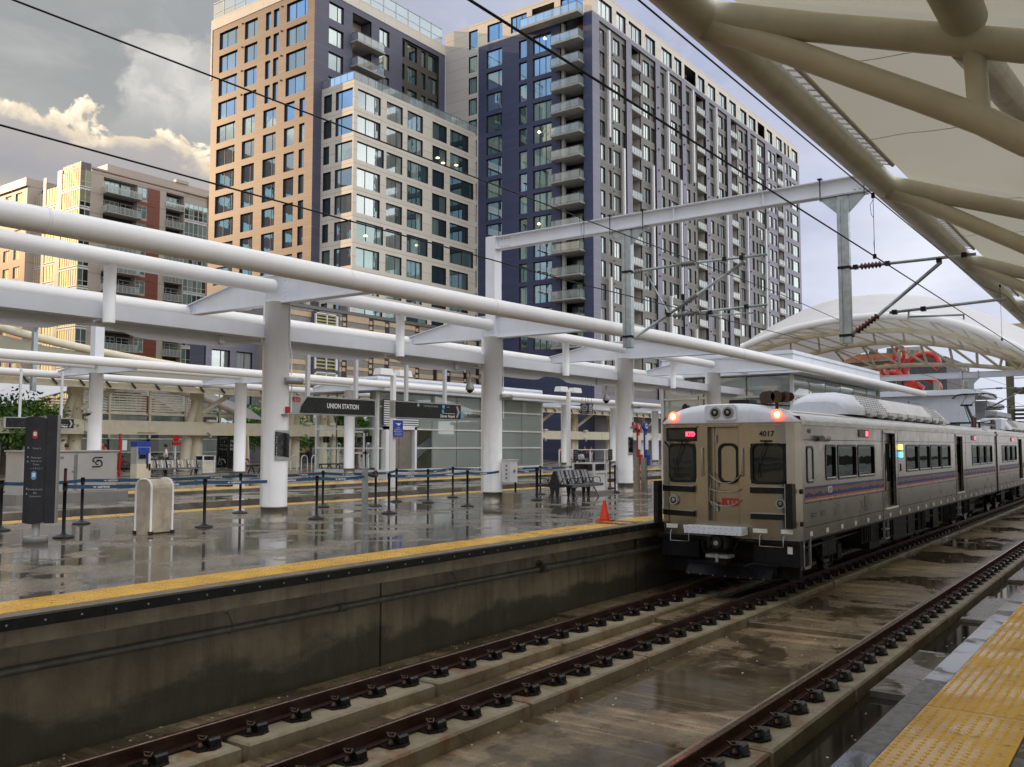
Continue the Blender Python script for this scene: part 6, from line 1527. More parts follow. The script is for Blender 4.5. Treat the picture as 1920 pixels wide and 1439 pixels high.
def litter(label, x, y, cat='litter bin', w=.62, h=1.08, block=False):
    t = thing('litter_bin', label, cat, (x, y, 0)); 
    m = MB()
    for a in (-1, 1):
        for b in (-1, 1): m.box(x + a * w / 2 - .035, x + a * w / 2 + .035, y + b * w / 2 - .035, y + b * w / 2 + .035, .12, h)
    m.box(x - w / 2 - .03, x + w / 2 + .03, y - w / 2 - .03, y + w / 2 + .03, h - .03, h); m.box(x - w / 2 - .02, x + w / 2 + .02, y - w / 2 - .02, y + w / 2 + .02, h - .36, h - .28); m.box(x - w / 2, x + w / 2, y - w / 2, y + w / 2, .10, .16); m.build('frame', 'white_clean', t)
    MB().box(x - w / 2 + .04, x + w / 2 - .04, y - w / 2 + .02, y + w / 2 - .02, .16, h - .36).build('side_panel', 'louver_cream' if not block else 'white_clean', t)
    m = MB(); m.box(x - w / 2 + .05, x + w / 2 - .05, y - w / 2 + .04, y + w / 2 - .04, h - .26, h - .04); m.build('inner', 'frame_dark', t)
    m = MB(); m.box(x - w / 2 - .045, x - w / 2 - .02, y - .1, y + .1, h - .24, h - .08); m.disc((x, y - w / 2 - .02, h - .16), YN, .07, .01, 14); m.build('opening', 'black_plastic', t)
    if block: MB().box(x - w / 2 - .15, x + w / 2 + .2, y - w / 2 - .2, y + w / 2 + .1, 0, .10).build('plinth', 'grey_panel', t)
litter('white framed litter bin behind the metal bench on a dark plinth', 27.95, 16.9, block=True, w=.85)
litter('white litter bin beside the striped bench on the far second platform', 32.9, 46.6, w=.8, h=1.12)
def meterbox():
    x, y = 21.35, 16.23; t = thing('meter_box', 'white electrical meter box mounted on the second column above a steel kick plate', 'meter box', (x + .35, y - .45, .6))
    MB().box(x + .02, x + .36, y - .62, y - .30, .62, 1.26).build('case', 'white_clean', t); MB().box(x - .01, x + .39, y - .65, y - .29, 1.262, 1.285).build('lid', 'white_clean', t)
    m = MB(); m.tube([(x + .2, y - .625, .95), (x + .2, y - .64, .95)], .05, 14); m.box(x + .19, x + .21, y - .66, y - .64, .92, .98); m.build('handle', 'grey_metal', t)
    m = MB(); 
    for z in (.72, .84, .96, 1.08): m.box(x + .012, x + .018, y - .50, y - .44, z, z + .05)
    m.build('keyhole', 'mullion_grey', t)
    tag(MB().box(x + .02, x + .42, y - .72, y - .29, 0, .30).build('kick_plate', 'ring_steel'), 'stainless steel box on the ground beside the second column, below the meter box', 'cover box')
meterbox()

# hanging signs
def hang_sign(label, x0, x1, zt, zb, y, rods, kind, zrod=3.83):
    t = thing('hanging_sign', label, 'hanging sign', (x0, y, zb))
    m = MB(); m.box(x0, x1, y - .07, y + .07, zb, zt); m.build('case', 'sign_frame', t)
    for x in rods: MB().box(x - .045, x + .045, y - .04, y + .04, zt, zrod).build('hanger', 'white_steel', t)
    if kind == 'name':
        yy = y - .078; xl = x0 + .38
        m = MB(); m.prism([(x0 + .30, yy, zb + .035), (x1 - .03, yy, zb + .035), (x1 - .03, yy, zt - .035), (x0 + .52, yy, zt - .035), (x0 + .42, yy, zt - .16), (x0 + .34, yy, zb + .18)], (0, .008, 0)); p = m.build('face', 'sign_black', t)
        text('UNION STATION', .165, ((x0 + x1) / 2 + .27, yy - .002, (zt + zb) / 2), XR, UP, 'sign_white', p, bold=.004, sx=.82); text('RTD', .15, (x0 + .20, yy + .004, zt - .11), XR, UP, 'red_paint', t, sx=.85, bold=.008)
    else:
        yy = y - .078; m = MB(); m.box(x0 + .06, x1 - .03, yy, yy + .008, zb + .03, zt - .03); p = m.build('face', 'sign_black', t)
        m = MB(); c = (zt + zb) / 2; a = x1 - .24; m.prism([(a, yy - .003, c + .16), (a + .07, yy - .003, c + .16), (a + .15, yy - .003, c), (a + .07, yy - .003, c - .16), (a, yy - .003, c - .16), (a + .075, yy - .003, c)], (0, .003, 0)); m.build('arrow', 'letter_grey', p)
        if kind == 'airport':
            text('University of Colorado', .072, (x1 - 1.32, yy - .002, zt - .10), XR, UP, 'letter_grey', p, sx=.9); text('Line', .07, (x1 - .60, yy - .002, zt - .10), XR, UP, 'letter_grey', p)
            m = MB(); m.disc((x1 - 1.83, yy, zt - .09), YN, .045, .003, 14); m.build('logo', 'letter_grey', p); MB().box(x1 - .84, x1 - .74, yy - .004, yy, zt - .15, zt - .05).build('line_badge', 'cyan_mark', p); text('A', .07, (x1 - .79, yy - .0055, zt - .10), XR, UP, 'sign_white', p)
            MB().box(x1 - .86, x1 - .77, yy - .004, yy, zt - .27, zt - .18).build('line_badge', 'cyan_mark', p); MB().box(x1 - .84, x1 - .29, yy - .003, yy, zt - .285, zt - .275).build('rule', 'sign_white', p); text('Denver Airport', .115, (x1 - .30, yy - .002, zb + .10), XR, UP, 'sign_white', p, align='RIGHT', bold=.002, sx=.85)
        else:
            text('Wheat Ridge \u2022 Ward', .115, (x1 - .32, yy - .002, zb + .10), XR, UP, 'sign_white', p, align='RIGHT', bold=.004); MB().box(x0 + 1.6, x1 - .3, yy - .003, yy, zb + .18, zb + .19).build('rule', 'sign_white', p)
hang_sign('black station name sign reading UNION STATION hanging below the first white canopy', 13.75, 16.53, 2.86, 2.42, 16.4, (14.34, 15.9), 'name')
hang_sign('black hanging sign pointing to the airport line, right of the station name sign', 17.20, 19.97, 2.87, 2.41, 16.4, (17.74, 19.32), 'airport')
hang_sign('black direction sign with white arrow under the second canopy, partly behind the totem', 18.3, 21.33, 2.92, 2.45, 40.0, (18.95, 20.75), 'ward', 5.0)
def plate(label, x, y, w, z0, z1, lines, rim=True):
    t = thing('safety_notice', label, 'notice', (x, y, z0)); n = 6; R0 = .30
    def P(a, z, d): an = a / R0; return (x + (R0 + d) * math.sin(an), y - (R0 + d) * math.cos(an), z)
    us = [-w / 2 + w * i / n for i in range(n + 1)]
    MB().grid([[P(u, z0 - .05, .0) for u in us], [P(u, z1 + .03, .0) for u in us]]).build('backing', 'sign_frame', t)
    MB().grid([[P(u, z0 + .05 * (.5 - u / w) , .006) for u in us[0:]], [P(u, z1 - .05 * (.5 + u / w), .006) for u in us]]).build('face', 'sign_black', t)
    z = z1 - .13
    for s in lines:
        if s:
            a = 0; r = Vector((math.cos(a), math.sin(a), 0)); text(s, .048, P(-w / 2 + .035, z, .012), r, UP, 'sign_white', t, align='LEFT', bold=.002, sx=.85)
        z -= .058
plate('black curved safety notice wrapped on the first column, telling people to cross at crossings', 13.3, 16.25, .44, 1.42, 2.0, ['CROSS ONLY AT', 'DESIGNATED', 'CROSSINGS', '', 'STAND BEHIND', 'YELLOW WARN-', 'ING STRIP UNTIL', 'TRAIN STOPS'])
plate('black curved safety notice on the third column near the red and blue posts', 29.4, 16.25, .40, 1.42, 2.0, ['CROSS ONLY', 'AT CROSSINGS', '', 'STAND BEHIND', 'YELLOW STRIP'])
def alarm(x, y, label):
    t = thing('fire_alarm', label, 'fire alarm', (x, y, 2.4)); MB().box(x - .09, x + .0, y - .34, y - .27, 2.42, 2.56).build('case', 'red_paint', t); MB().box(x - .20, x + .10, y - .37, y - .27, 2.375, 2.395).build('bracket', 'grey_metal', t); MB().box(x + .005, x + .03, y - .35, y - .27, 2.44, 2.55).build('strobe', 'sign_white', t)
alarm(13.42, 16.25, 'small red fire alarm on the first column beside the station name sign'); alarm(29.5, 16.25, 'small red fire alarm on the third column above the black notice')
def domecam(x, y, z, zt, label):
    t = thing('dome_camera', label, 'security camera', (x, y, z)); m = MB(); m.cyl((x, y), .025, z + .2, zt, 8); m.lathe([(.05, .24), (.11, .15), (.13, .04), (.13, 0)][::-1], (x, y, z), 16); m.build('housing', 'grey_metal', t); m = MB(); m.lathe([(.02, -.09), (.08, -.05), (.095, 0)], (x, y, z), 14); m.build('dome', 'black_plastic', t)
domecam(20.45, 16.4, 3.30, 3.85, 'grey dome camera hanging just left of the second column')
domecam(28.3, 16.4, 3.30, 3.85, 'grey dome camera hanging just left of the third column')
domecam(36.2, 16.4, 3.25, 3.85, 'white dome camera above the left end of the train')
domecam(21.8, 39.6, 3.15, 5.0, 'white dome camera hung beside the leftmost column of the second platform')
domecam(31.9, 39.6, 3.2, 5.0, 'white dome camera hung right of the column left of the name sign column')
def gsign():
    x, y = 26.95, 16.4; t = thing('platform_letter_sign', 'dark hanging cube sign with the letter G in a white ring', 'hanging sign', (x, y, 2.8))
    MB().box(x - .16, x + .16, y - .16, y + .16, 2.80, 3.16).build('cube', 'poster_dark', t)
    for a, b in ((-.12, -.12), (.12, -.12), (-.12, .12), (.12, .12)): MB().tube([(x + a, y + b, 3.16), (x + a, y + b, 3.85)], .005, 5).build('hanger', 'black_metal', t)
    for f, (o, r) in enumerate((((0, -.162, 0), XR), ((-.162, 0, 0), YN))):
        c = Vector((x, y, 3.0)) + Vector(o); nn = Vector(r).cross(Vector(UP)); 
        m = MB(); k = 24
        for rr_ in (.115, .095): m.V += [tuple(c + Vector(r) * rr_ * math.cos(2 * math.pi * i / k) + Vector(UP) * rr_ * math.sin(2 * math.pi * i / k)) for i in range(k)]
        for i in range(k): m.face([i, (i + 1) % k, k + (i + 1) % k, k + i])
        m.build('ring', 'sign_white', t); text('G', .15, c, r, UP, 'sign_white', t)
        text('TRACKS 4 5', .04, c + Vector((0, 0, -.17)) + nn * .003, r, UP, 'sign_white', t)
gsign()
def lamp(label, x, y, h, s=.75):
    t = thing('street_lamp', label, 'street lamp', (x, y, 0)); m = MB(); m.box(x - .09, x + .09, y - .09, y + .09, -.1, h - .2); m.build('pole', 'white_paint', t)
    m = MB(); m.box(x - .5 * s, x + .5 * s, y - .05, y + .05, h - .25, h - .17); m.build('arm', 'white_paint', t)
    for k in (-1, 1):
        m = MB(); cx = x + k * s * .95; m.V += [(cx - .42, y - .22, h - .28), (cx + .42, y - .22, h - .28), (cx + .42, y + .22, h - .28), (cx - .42, y + .22, h - .28), (cx - .36, y - .18, h), (cx + .36, y - .18, h), (cx + .36, y + .18, h), (cx - .36, y + .18, h)]
        for f in ((0, 3, 2, 1), (4, 5, 6, 7), (0, 1, 5, 4), (1, 2, 6, 5), (2, 3, 7, 6), (3, 0, 4, 7)): m.face(list(f))
        m.build('lamp_head', 'white_clean', t)
lamp('white lamp post with two square heads behind the airport sign, carrying a blue notice', 28.6, 27.2, 5.0, .62)
lamp('white lamp post with two square heads right of the glass pavilion', 43.2, 27.5, 5.0, .75)
lamp('small lamp post with two heads far away under the arched roof', 92.0, 15.4, 9.0, 1.3)
def blue_notice():
    x, y = 28.66, 27.02; t = thing('notice_board', 'bright blue railway notice fixed to the lamp post behind the airport sign', 'notice', (x, y, 2.1))
    MB().box(x - .28, x + .32, y - .06, y - .03, 2.08, 2.80).build('board', 'blue_paint', t)
    m = MB(); m.V += [(x - .16, y - .062, 2.66), (x + .2, y - .062, 2.66), (x + .02, y - .062, 2.54), (x + .0, y - .062, 2.60)]; m.face([0, 3, 2, 1]); m.build('logo', 'sign_white', t)
    for k, w in enumerate(('AMTRAK', 'PERSONNEL ONLY', 'BEYOND THIS POINT', 'DO NOT ENTER', 'STAY BEHIND LINE')): text(w, .055, (x + .02, y - .063, 2.46 - k * .075), XR, UP, 'sign_white', t)
blue_notice()
def marker(label, x, y, mat, letter, kind):
    t = thing('station_marker', label, 'ticket marker', (x, y, 0)); m = MB()
    m.box(x - .05, x + .05, y - .05, y + .05, 0, 2.4); 
    p = m.build('post', mat, t)
    m = MB(); k = 22; m.tube([(x, y - .05, 2.42), (x, y + .05, 2.42)], .17, k); d = m.build('disc', mat, t); text(letter, .26, (x, y - .055, 2.42), XR, UP, 'sign_white', d, bold=.006)
    MB().box(x - .11, x + .11, y - .075, y - .055, 1.55, 2.1).build('panel', 'sign_white', t)
    m = MB(); m.box(x - .12, x + .12, y - .14, y - .05, .95, 1.35); m.build('validator', mat, t)
    MB().box(x - .28, x - .12, y - .12, y + .05, 0, 1.25).build('bollard', 'ring_steel', t)
marker('red ticket marker post with a white letter, between the third column and the train', 31.9, 17.05, 'red_paint', 'V', 0)
marker('blue ticket marker post with a white letter, right of the red one', 30.6, 16.05, 'blue_paint', 'G', 1)
def cabinet():
    t = thing('service_cabinet', 'large grey service cabinet with double doors and a black emblem, on a concrete plinth', 'utility cabinet', (13.4, 28.3, -.12))
    MB().box(13.4, 17.03, 28.3, 30.2 - .65, -.12, .19).build('plinth', 'grey_panel', t)
    MB().box(13.62, 16.68, 28.42, 29.5, .19, 1.50).build('case', 'cabinet_grey', t); MB().box(13.56, 16.74, 28.36, 29.52, 1.503, 1.545).build('lid', 'cabinet_grey', t)
    for a, b in ((13.68, 15.20), (15.32, 16.62)): MB().box(a, b, 28.395, 28.418, .24, 1.46).build('door', 'cabinet_grey', t)
    m = MB(); m.box(15.225, 15.245, 28.38, 28.40, .3, 1.4); m.box(15.275, 15.295, 28.38, 28.40, .3, 1.4); m.tube([(15.2, 28.37, .88), (15.14, 28.37, .88)], .02, 6); m.build('lock_bar', 'grey_metal', t)
    text('SERVICE DOOR', .125, (14.42, 28.392, 1.30), XR, UP, 'black_plastic', t, sx=1.05)
    x, y, z = 15.98, 28.392, 1.16; m = MB()
    m.tube([(x + .17, y, z + .15), (x - .08, y, z + .15), (x - .155, y, z + .10), (x - .155, y, z + .03), (x - .10, y, z + .0)], .022, 6); m.tube([(x - .17, y, z - .15), (x + .08, y, z - .15), (x + .155, y, z - .10), (x + .155, y, z - .01), (x + .10, y, z + .05), (x - .02, y, z + .06)], .022, 6)
    m.tube([(x + .06 * math.cos(R(q)), y, z - .02 + .06 * math.sin(R(q))) for q in range(50, 320, 30)], .018, 6); m.build('emblem', 'black_plastic', t)
cabinet()
def ticket():
    x, y = 26.75, 44.0; t = thing('ticket_machine', 'ticket machine with a blue top on the second platform', 'ticket machine', (x, y, 0))
    MB().box(x, x + .8, y - .3, y + .3, 0, .75).build('base', 'cream_paint', t); MB().box(x, x + .8, y - .25, y + .3, .75, 1.655).build('case', 'cabinet_grey', t); MB().box(x - .02, x + .80, y - .30, y + .3, 1.66, 1.92).build('header', 'blue_paint', t)
    MB().box(x + .08, x + .72, y - .28, y - .255, 1.25, 1.6).build('screen_panel', 'blue_paint', t); MB().box(x + .12, x + .5, y - .3, y - .282, 1.02, 1.24).build('screen', 'black_plastic', t); MB().box(x + .54, x + .64, y - .3, y - .27, .5, 1.3).build('slot_panel', 'stripe_blue', t); MB().box(x + .66, x + .78, y - .3, y - .27, .4, 1.3).build('leaflet_panel', 'white_clean', t)
ticket()
for lab, x, y, mt, h in (('red help post with a white notice left of the ticket machine', 27.13, 46, 'red_paint', 2.35), ('pale post with a red round sign right of the man in white', 34.8, 52.5, 'white_steel', 2.2)):
    t = thing('help_post', lab, 'help post', (x, y, 0)); MB().box(x - .05, x + .05, y - .05, y + .05, 0, h).build('post', mt, t)
    if mt == 'red_paint': MB().box(x + .11, x + .38, y - .05, y - .02, 1.45, 2.0).build('board', 'white_clean', t)
    else: MB().tube([(x, y - .12, h), (x, y - .06, h)], .22, 18).build('round_sign', 'red_paint', t); MB().box(x - .28, x + .28, y - .2, y - .06, h - .45, h - .25).build('canopy', 'red_paint', t)
# ------------------------------------------------------------------ glass pavilions
def pavilion(label, x0, x1, y0, y1, zg, zr, rowz, over=.9, door=None, post='mullion_white', nx=7, ny=3):
    t = thing('glass_pavilion', label, 'glass pavilion', (x0, y0, 0))
    def side(f, a, b, n):
        for i in range(n):
            u, v = a + (b - a) * i / n, a + (b - a) * (i + 1) / n
            zz = [.25] + rowz + [zg]
            for c, d in zip(zz[:-1], zz[1:]):
                if door and f.side == 'R' and u < door[1] - .01 and v > door[0] + .01 and d < door[2] + .5: continue
                m = MB(); m.quad(f.p(u + .02, c + .03, .03), f.p(v - .02, c + .03, .03), f.p(v - .02, d - .03, .03), f.p(u + .02, d - .03, .03)); m.build('glass_pane', 'glass_clear', t)
        m = MB()
        for z in rowz: m.bar(f.p(a, z, 0), f.p(b, z, 0), .09, .09)
        for z in (.12,): m.bar(f.p(a, z, 0), f.p(b, z, 0), .14, .24)
        m.build('transom', post, t); m = MB()
        for i in range(n + 1): u = a + (b - a) * i / n; m.bar(f.p(u, 0, .05), f.p(u, zg, .05), .05, .10)
        m.build('mullion', 'mullion_grey', t)
    side(Face('R', y0), x0, x1, nx); side(Face('L', x0), y0, y1, ny)
    for (x, y) in ((x0, y0), (x1, y0), (x0, y1)): MB().box(x - .08, x + .08, y - .08, y + .08, 0, zg).build('corner_post', post, t)
    MB().box(x0, x1, y1 - .05, y1, 0, zg).build('back_wall', 'glass_clear', t)
    MB().box(x1 - .05, x1, y0, y1, 0, zg).build('end_wall', 'louver_cream', t)
    m = MB(); o = over
    m.prism([(x0 - o, y0 - o, zg + .02), (x1 + o, y0 - o, zg + .02), (x1 + o, y1 + o, zg + .02), (x0 - o, y1 + o, zg + .02)], (0, 0, .16)); m.build('roof_slab', 'roof_white', t)
    m = MB(); m.box(x0 - .1, x1, y0 - .1, y1, zg + .2, zr); m.build('parapet', 'roof_white', t); m = MB(); m.box(x0 - .14, x1 + .04, y0 - .14, y0 - .102, zr - .2, zr - .17); m.box(x0 - .14, x0 - .102, y0 - .14, y1, zr - .2, zr - .17); m.build('parapet_trim', 'sign_frame', t)
    # inside: lift shaft, stair parapet, columns
    MB().box((x0 + x1) / 2 - 1.4, (x0 + x1) / 2 + 1.4, y0 + 2, y1 - .8, 0, zg - .4).build('lift_shaft', 'louver_cream', t)
    for i in range(3):
        xx = x0 + (x1 - x0) * (i + .6) / 3.4; MB().cyl((xx, (y0 + y1) / 2), .2, 0, zg, 16).build('inner_column', 'white_clean', t)
    m = MB(); m.prism([(x0 + 3, y0 + .8, 0), (x0 + 8.5, y0 + .8, 3.2), (x0 + 8.5, y0 + .8, 3.8), (x0 + 3, y0 + .8, .8)], (0, .12, 0)); m.build('escalator', 'galvanised', t)
    for i in range(int((x1 - x0) / 3)): MB().box(x0 + .8 + i * 3, x0 + 2.2 + i * 3, y0 + 2, y0 + 2.3, zg - .25, zg - .2).build('ceiling_light', 'sign_white', t)
    return t
P1 = pavilion('glass pavilion with white roof on the second platform, behind the airport sign', 39.65, 57.4, 39.0, 44.4, 5.0, 5.95, [1.55, 2.75, 4.1], nx=7, ny=3, door=(40.0, 43.2, 2.6))
def p1door():
    t = P1; x0, x1, y = 40.1, 42.9, 39.0
    m = MB(); m.box(x0, x0 + .3, y - .3, y + .1, 0, 2.9); m.box(x1 - .2, x1, y - .3, y + .1, 0, 2.9); m.box(x0, x1, y - .3, y + .1, 2.7, 2.95); m.build('door_surround', 'white_paint', t)
    for a, b in ((x0 + .35, (x0 + x1) / 2 - .02), ((x0 + x1) / 2 + .02, x1 - .25)): MB().box(a, b, y - .06, y - .01, .05, 2.65).build('lift_door', 'ring_steel', t)
    for k in range(11): MB().box(x0 - .2, x1 + .1, y - .32, y - .28, 3.0 + k * .14, 3.08 + k * .14).build('louver', 'white_clean', t)
    MB().box(x0 - .2, x1 + .1, y - .27, y - .22, 2.96, 4.55).build('louver_back', 'dark_grey', t)
    text('PLATFORM 4', .30, (49.0, y - .13, 3.75), XR, UP, 'sign_black', t, sx=1.0, bold=.01); m = MB(); m.disc((47.6, y - .12, 3.75), YN, .22, .01, 18); m.build('logo', 'cyan_mark', t)
    f = Face('L', 39.65); m = MB(); m.box(39.55, 39.62, 40.0, 40.12, 0, 2.6); m.box(39.55, 39.62, 41.4, 41.52, 0, 2.6); m.box(39.55, 39.62, 40, 41.5, 2.5, 2.62); m.box(39.55, 39.62, 40, 41.5, 1.2, 1.32); m.build('side_door', 'white_clean', t)
    for y2 in (39.6, 43.4): MB().box(39.55, 39.6, y2, y2 + .3, 1.9, 2.3).build('placard', 'sign_black', t)
p1door()
P2 = pavilion('glass pavilion with white parapet roof on the platform directly behind the train', 42.0, 57.6, 14.3, 21.0, 5.05, 6.2, [1.4, 2.75, 4.05], over=.8, nx=6, ny=3)

# ------------------------------------------------------------------ cream concourse with raking legs and crash beam
def concourse():
    t = thing('concourse_canopy', 'long cream steel concourse with raking legs, diagonal struts and a deep horizontal beam', 'canopy', (29.5, 55, 0))
    for a, b in ((8, 29.5), (29.5, 58), (58, 92), (92, 130)): MB().box(a, b - .02, 54.0, 54.4, 2.42, 3.32).build('beam', 'cream_paint', t)
    x = 12.0; k = 0
    while x < 128:
        MB().cyl((x, 55.2), .42, 0, 4.9, 18).build('column', 'cream_paint', t)
        m = MB(); m.prism([(x - .42, 55.0, 4.9), (x + .42, 55.0, 4.9), (x + .42, 55.0, 5.3), (x + .1, 55.0, 5.9), (x - .42, 55.0, 5.3)], (0, .5, 0)); m.build('column_head', 'cream_paint', t)
        m = MB(); m.tube([(x - 1.15, 54.9, 0), (x - 1.0, 54.9, 1.6), (x - .75, 54.9, 3.4), (x - .3, 54.9, 4.9)], [.36, .34, .30, .22], 12); m.build('raking_leg', 'cream_paint', t)
        MB().tube([(x + .2, 54.9, 4.0), (x + 2.2, 53.6, 5.7)], .17, 10).build('strut', 'cream_paint', t)
        MB().box(x - .1, x + .5, 53.7, 53.95, 3.34, 3.5).build('floodlight', 'louver_cream', t)
        m = MB(); m.tube([(x, 53.95, 2.6), (x + .1, 53.8, 2.45)], .05, 8); m.lathe([(.04, -.25), (.11, -.2), (.11, 0)], (x + .1, 53.75, 2.4), 10); m.build('camera', 'grey_metal', t)
        x += 8.75 if x < 47 else 8.2; k += 1
    for a, b in ((8, 40), (40, 80), (80, 128)):
        MB().box(a, b - .02, 52.4, 52.7, 5.2, 5.5).build('eave_beam', 'cream_paint', t); MB().box(a, b - .02, 52.0, 52.4, 5.62, 5.95).build('gutter', 'cream_paint', t); MB().box(a, b - .02, 52.7, 57.5, 5.52, 5.6).build('soffit', 'fabric_under', t)
    x = 10
    while x < 110: MB().bar((x, 52.3, 5.65), (x + .35, 52.3, 5.28), .09, .09).build('bracket', 'frame_dark', t); x += 1.65
concourse()
def louver_hall():
    t = thing('louvered_hall', 'arched hall with pale fabric roof, cream louvers and grey glass behind the ticket machine', 'hall', (24, 62, 0)); y = 62.0
    def top(x): return 6.1 - 2.0 * (abs(x - 37.5) / 9.5) ** 2
    secs = [(29.6, 33.0), (33.0, 35.6), (35.7, 38.7), (38.9, 41.8), (42.0, 44.9), (45.1, 46.9)]
    for a, b in secs:
        m = MB(); m.box(a - .08, a + .08, y - .05, y + .1, 2.2, max(4, top(a))); m.build('louver_post', 'cream_paint', t); z = 4.1
        while z < top((a + b) / 2) - .1:
            if z < min(top(a), top(b)) + .3: MB().prism([(a + .08, y + .0, z), (b - .08, y + .0, z), (b - .08, y + .12, z + .13), (a + .08, y + .12, z + .13)], (0, .015, .0)).build('louver', 'louver_cream', t)
            z += .19
        MB().box(a, b, y - .08, y + .05, 3.98, 4.1).build('sill', 'cream_paint', t); MB().box(a + .03, b - .03, y + .0, y + .03, 2.25, 3.96).build('glass_pane', 'glass_pale', t); MB().box(a + .03, b - .03, y, y + .03, 1.25, 2.2).build('glass_pane', 'glass_pale', t); MB().box(a + .03, b - .03, y, y + .03, .1, 1.2).build('glass_pane', 'glass_pale', t)
        MB().box(a, b, y - .05, y + .05, 2.18, 2.26).build('transom', 'mullion_white', t); MB().box(a, b, y - .05, y + .05, 1.18, 1.26).build('transom', 'mullion_white', t)
    rows = []
    for yy, k in ((59.6, 0), (61.5, .15), (66, .9), (72, 1.0)): rows.append([(x, yy, top(x) + .15 + k - (0 if 29 < x < 47 else .2)) for x in [26 + 1.2 * i for i in range(19)]])
    MB().grid(rows).build('fabric_roof', 'fabric_white', t)
    MB().grid([[(17, 60, 3.8), (21, 60, 4.2), (26, 60, 4.6)], [(17, 63, 4.6), (21, 63, 5.4), (26, 62, 5.2)], [(17, 69, 4.8), (21, 69, 5.8), (26, 69, 6.3)]]).build('fabric_roof', 'fabric_white', t)
    MB().tube([(x, y - .1, top(x) + .05) for x in [29.6 + i for i in range(18)]] + [(47.6, y - .1, 3.2), (47.8, y - .1, 0)], .20, 12).build('arch_tube', 'cream_paint', t)
    MB().box(29.6, 47, y + .2, y + 6, 0, 4).build('interior', 'dark_screen', t)
    for a, b in ((21, 29.4),): MB().box(a, b, y + .1, y + .2, 0, 3.9).build('glass_pane', 'glass_dim', t); MB().box(a, b, y, y + .12, 2.2, 2.3).build('transom', 'mullion_white', t); MB().box(a, b, y, y + .12, 1.1, 1.2).build('transom', 'mullion_white', t)
louver_hall()
def board(label, x, y, w, lines, h=2.35):
    t = thing('information_board', label, 'information board', (x, y, 0)); MB().box(x, x + w, y, y + .15, .1, h).build('panel', 'sign_black', t)
    for i, s in enumerate(lines): text(s, .26, (x + .12, y - .01, h - .35 - i * .27), XR, UP, 'letter_grey', t, align='LEFT')
board('tall black information board with pale lines of text, left part behind cream column', 39.6, 53.4, 1.0, ['TRACKS', 'BUS', 'BIKE'])
board('tall black information board with pale lines of text, right of the cream column', 41.2, 56.8, 1.7, ['GATES', '1 - 8', 'TICKETS', 'MARKET'], 2.6)
tag(MB().box(33.0, 34.4, 53.9, 53.98, 2.55, 2.56).build('cable_tray', 'frame_dark'), 'thin dark strip along the underside of the cream beam', 'cable tray')

# ------------------------------------------------------------------ bicycles and racks
def bike_meshes(cm):
    out = []; m = MB()
    m2 = []
    for x in (0, 1.05):
        w = MB(); w.tube([(x + .33 * math.cos(2 * math.pi * k / 18), 0, .34 + .33 * math.sin(2 * math.pi * k / 18)) for k in range(18)], .022, 6, closed=True)
        for k in range(8): a = math.pi * k / 8; w.tube([(x - .32 * math.cos(a), 0, .34 - .32 * math.sin(a)), (x + .32 * math.cos(a), 0, .34 + .32 * math.sin(a))], .004, 4)
        out.append(('wheel', w.mesh('wheel', 'black_rubber')))
    m.tube([(0, 0, .34), (.42, 0, .32), (.85, 0, .72), (.30, 0, .78), (.42, 0, .32)], .022, 8); m.tube([(0, 0, .34), (.30, 0, .78), (.27, 0, .92)], .018, 8); m.tube([(1.05, 0, .34), (.86, 0, .80), (.82, 0, 1.0)], .022, 8); out.append(('frame', m.mesh('frame', cm)))
    m = MB(); m.tube([(.72, -.28, 1.02), (.82, -.12, 1.02), (.84, 0, 1.0), (.82, .12, 1.02), (.72, .28, 1.02)], .014, 6); out.append(('handlebar', m.mesh('handlebar', 'grey_metal')))
    m = MB(); m.prism([(.12, -.02, .95), (.42, -.01, .95), (.15, -.09, .95)], (0, 0, .05)); m.prism([(.12, .02, .95), (.42, .01, .95), (.15, .09, .95)][::-1], (0, 0, .05)); out.append(('saddle', m.mesh('saddle', 'black_plastic')))
    m = MB(); m.tube([(-.35, 0, .45), (-.25, 0, .66), (0, 0, .73), (.18, 0, .66)], .04, 6); out.append(('mudguard', m.mesh('mudguard', cm)))
    m = MB(); m.box(.98, 1.22, -.17, .17, .78, .98); out.append(('basket', m.mesh('basket', 'white_clean'))); return out
BK = {'bike_red': bike_meshes('bike_red'), 'bike_grey': bike_meshes('bike_grey'), 'stripe_blue': bike_meshes('stripe_blue')}
def bike(x, y, rz, col, label, grp='docked bicycles along the concourse'):
    t = thing('bicycle', label, 'bicycle', (x, y, 0), grp)
    for n, me in BK[col]: o = bpy.data.objects.new(n, me); COL.objects.link(o); o.parent = t
    t.rotation_euler = (0, 0, rz)
bl = [(32.0, 'bike_grey', 'grey bicycle leftmost of the docked row, at the right end of the service cabinet'), (32.9, 'stripe_blue', 'dark blue bicycle second from the left in the docked row'), (33.6, 'bike_red', 'red bicycle just left of the ticket machine'),
      (35.3, 'bike_grey', 'grey bicycle right of the ticket machine, nearest it'), (35.9, 'bike_red', 'red bicycle between the ticket machine and the man in white'), (36.7, 'bike_grey', 'grey bicycle behind the man in white'), (37.5, 'bike_red', 'red bicycle right of the pale post with the round sign'),
      (38.3, 'bike_red', 'red bicycle nearest the raking cream leg'), (41.3, 'bike_grey', 'grey bicycle just right of the black information board'), (42.0, 'stripe_blue', 'dark blue bicycle right of the black information board'), (42.8, 'bike_red', 'red bicycle left of the second platform column'), (43.5, 'bike_red', 'red bicycle nearest the pale utility post')]
for i, (x, c, lab) in enumerate(bl): bike(x, 56.4 + .1 * (i % 2), R(70 + 12 * (i % 3)), c, lab)
bike(49.6, 52.5, R(20), 'bike_red', 'bright red bicycle parked beside the left corner of the glass pavilion', 'bicycles by the pavilion')
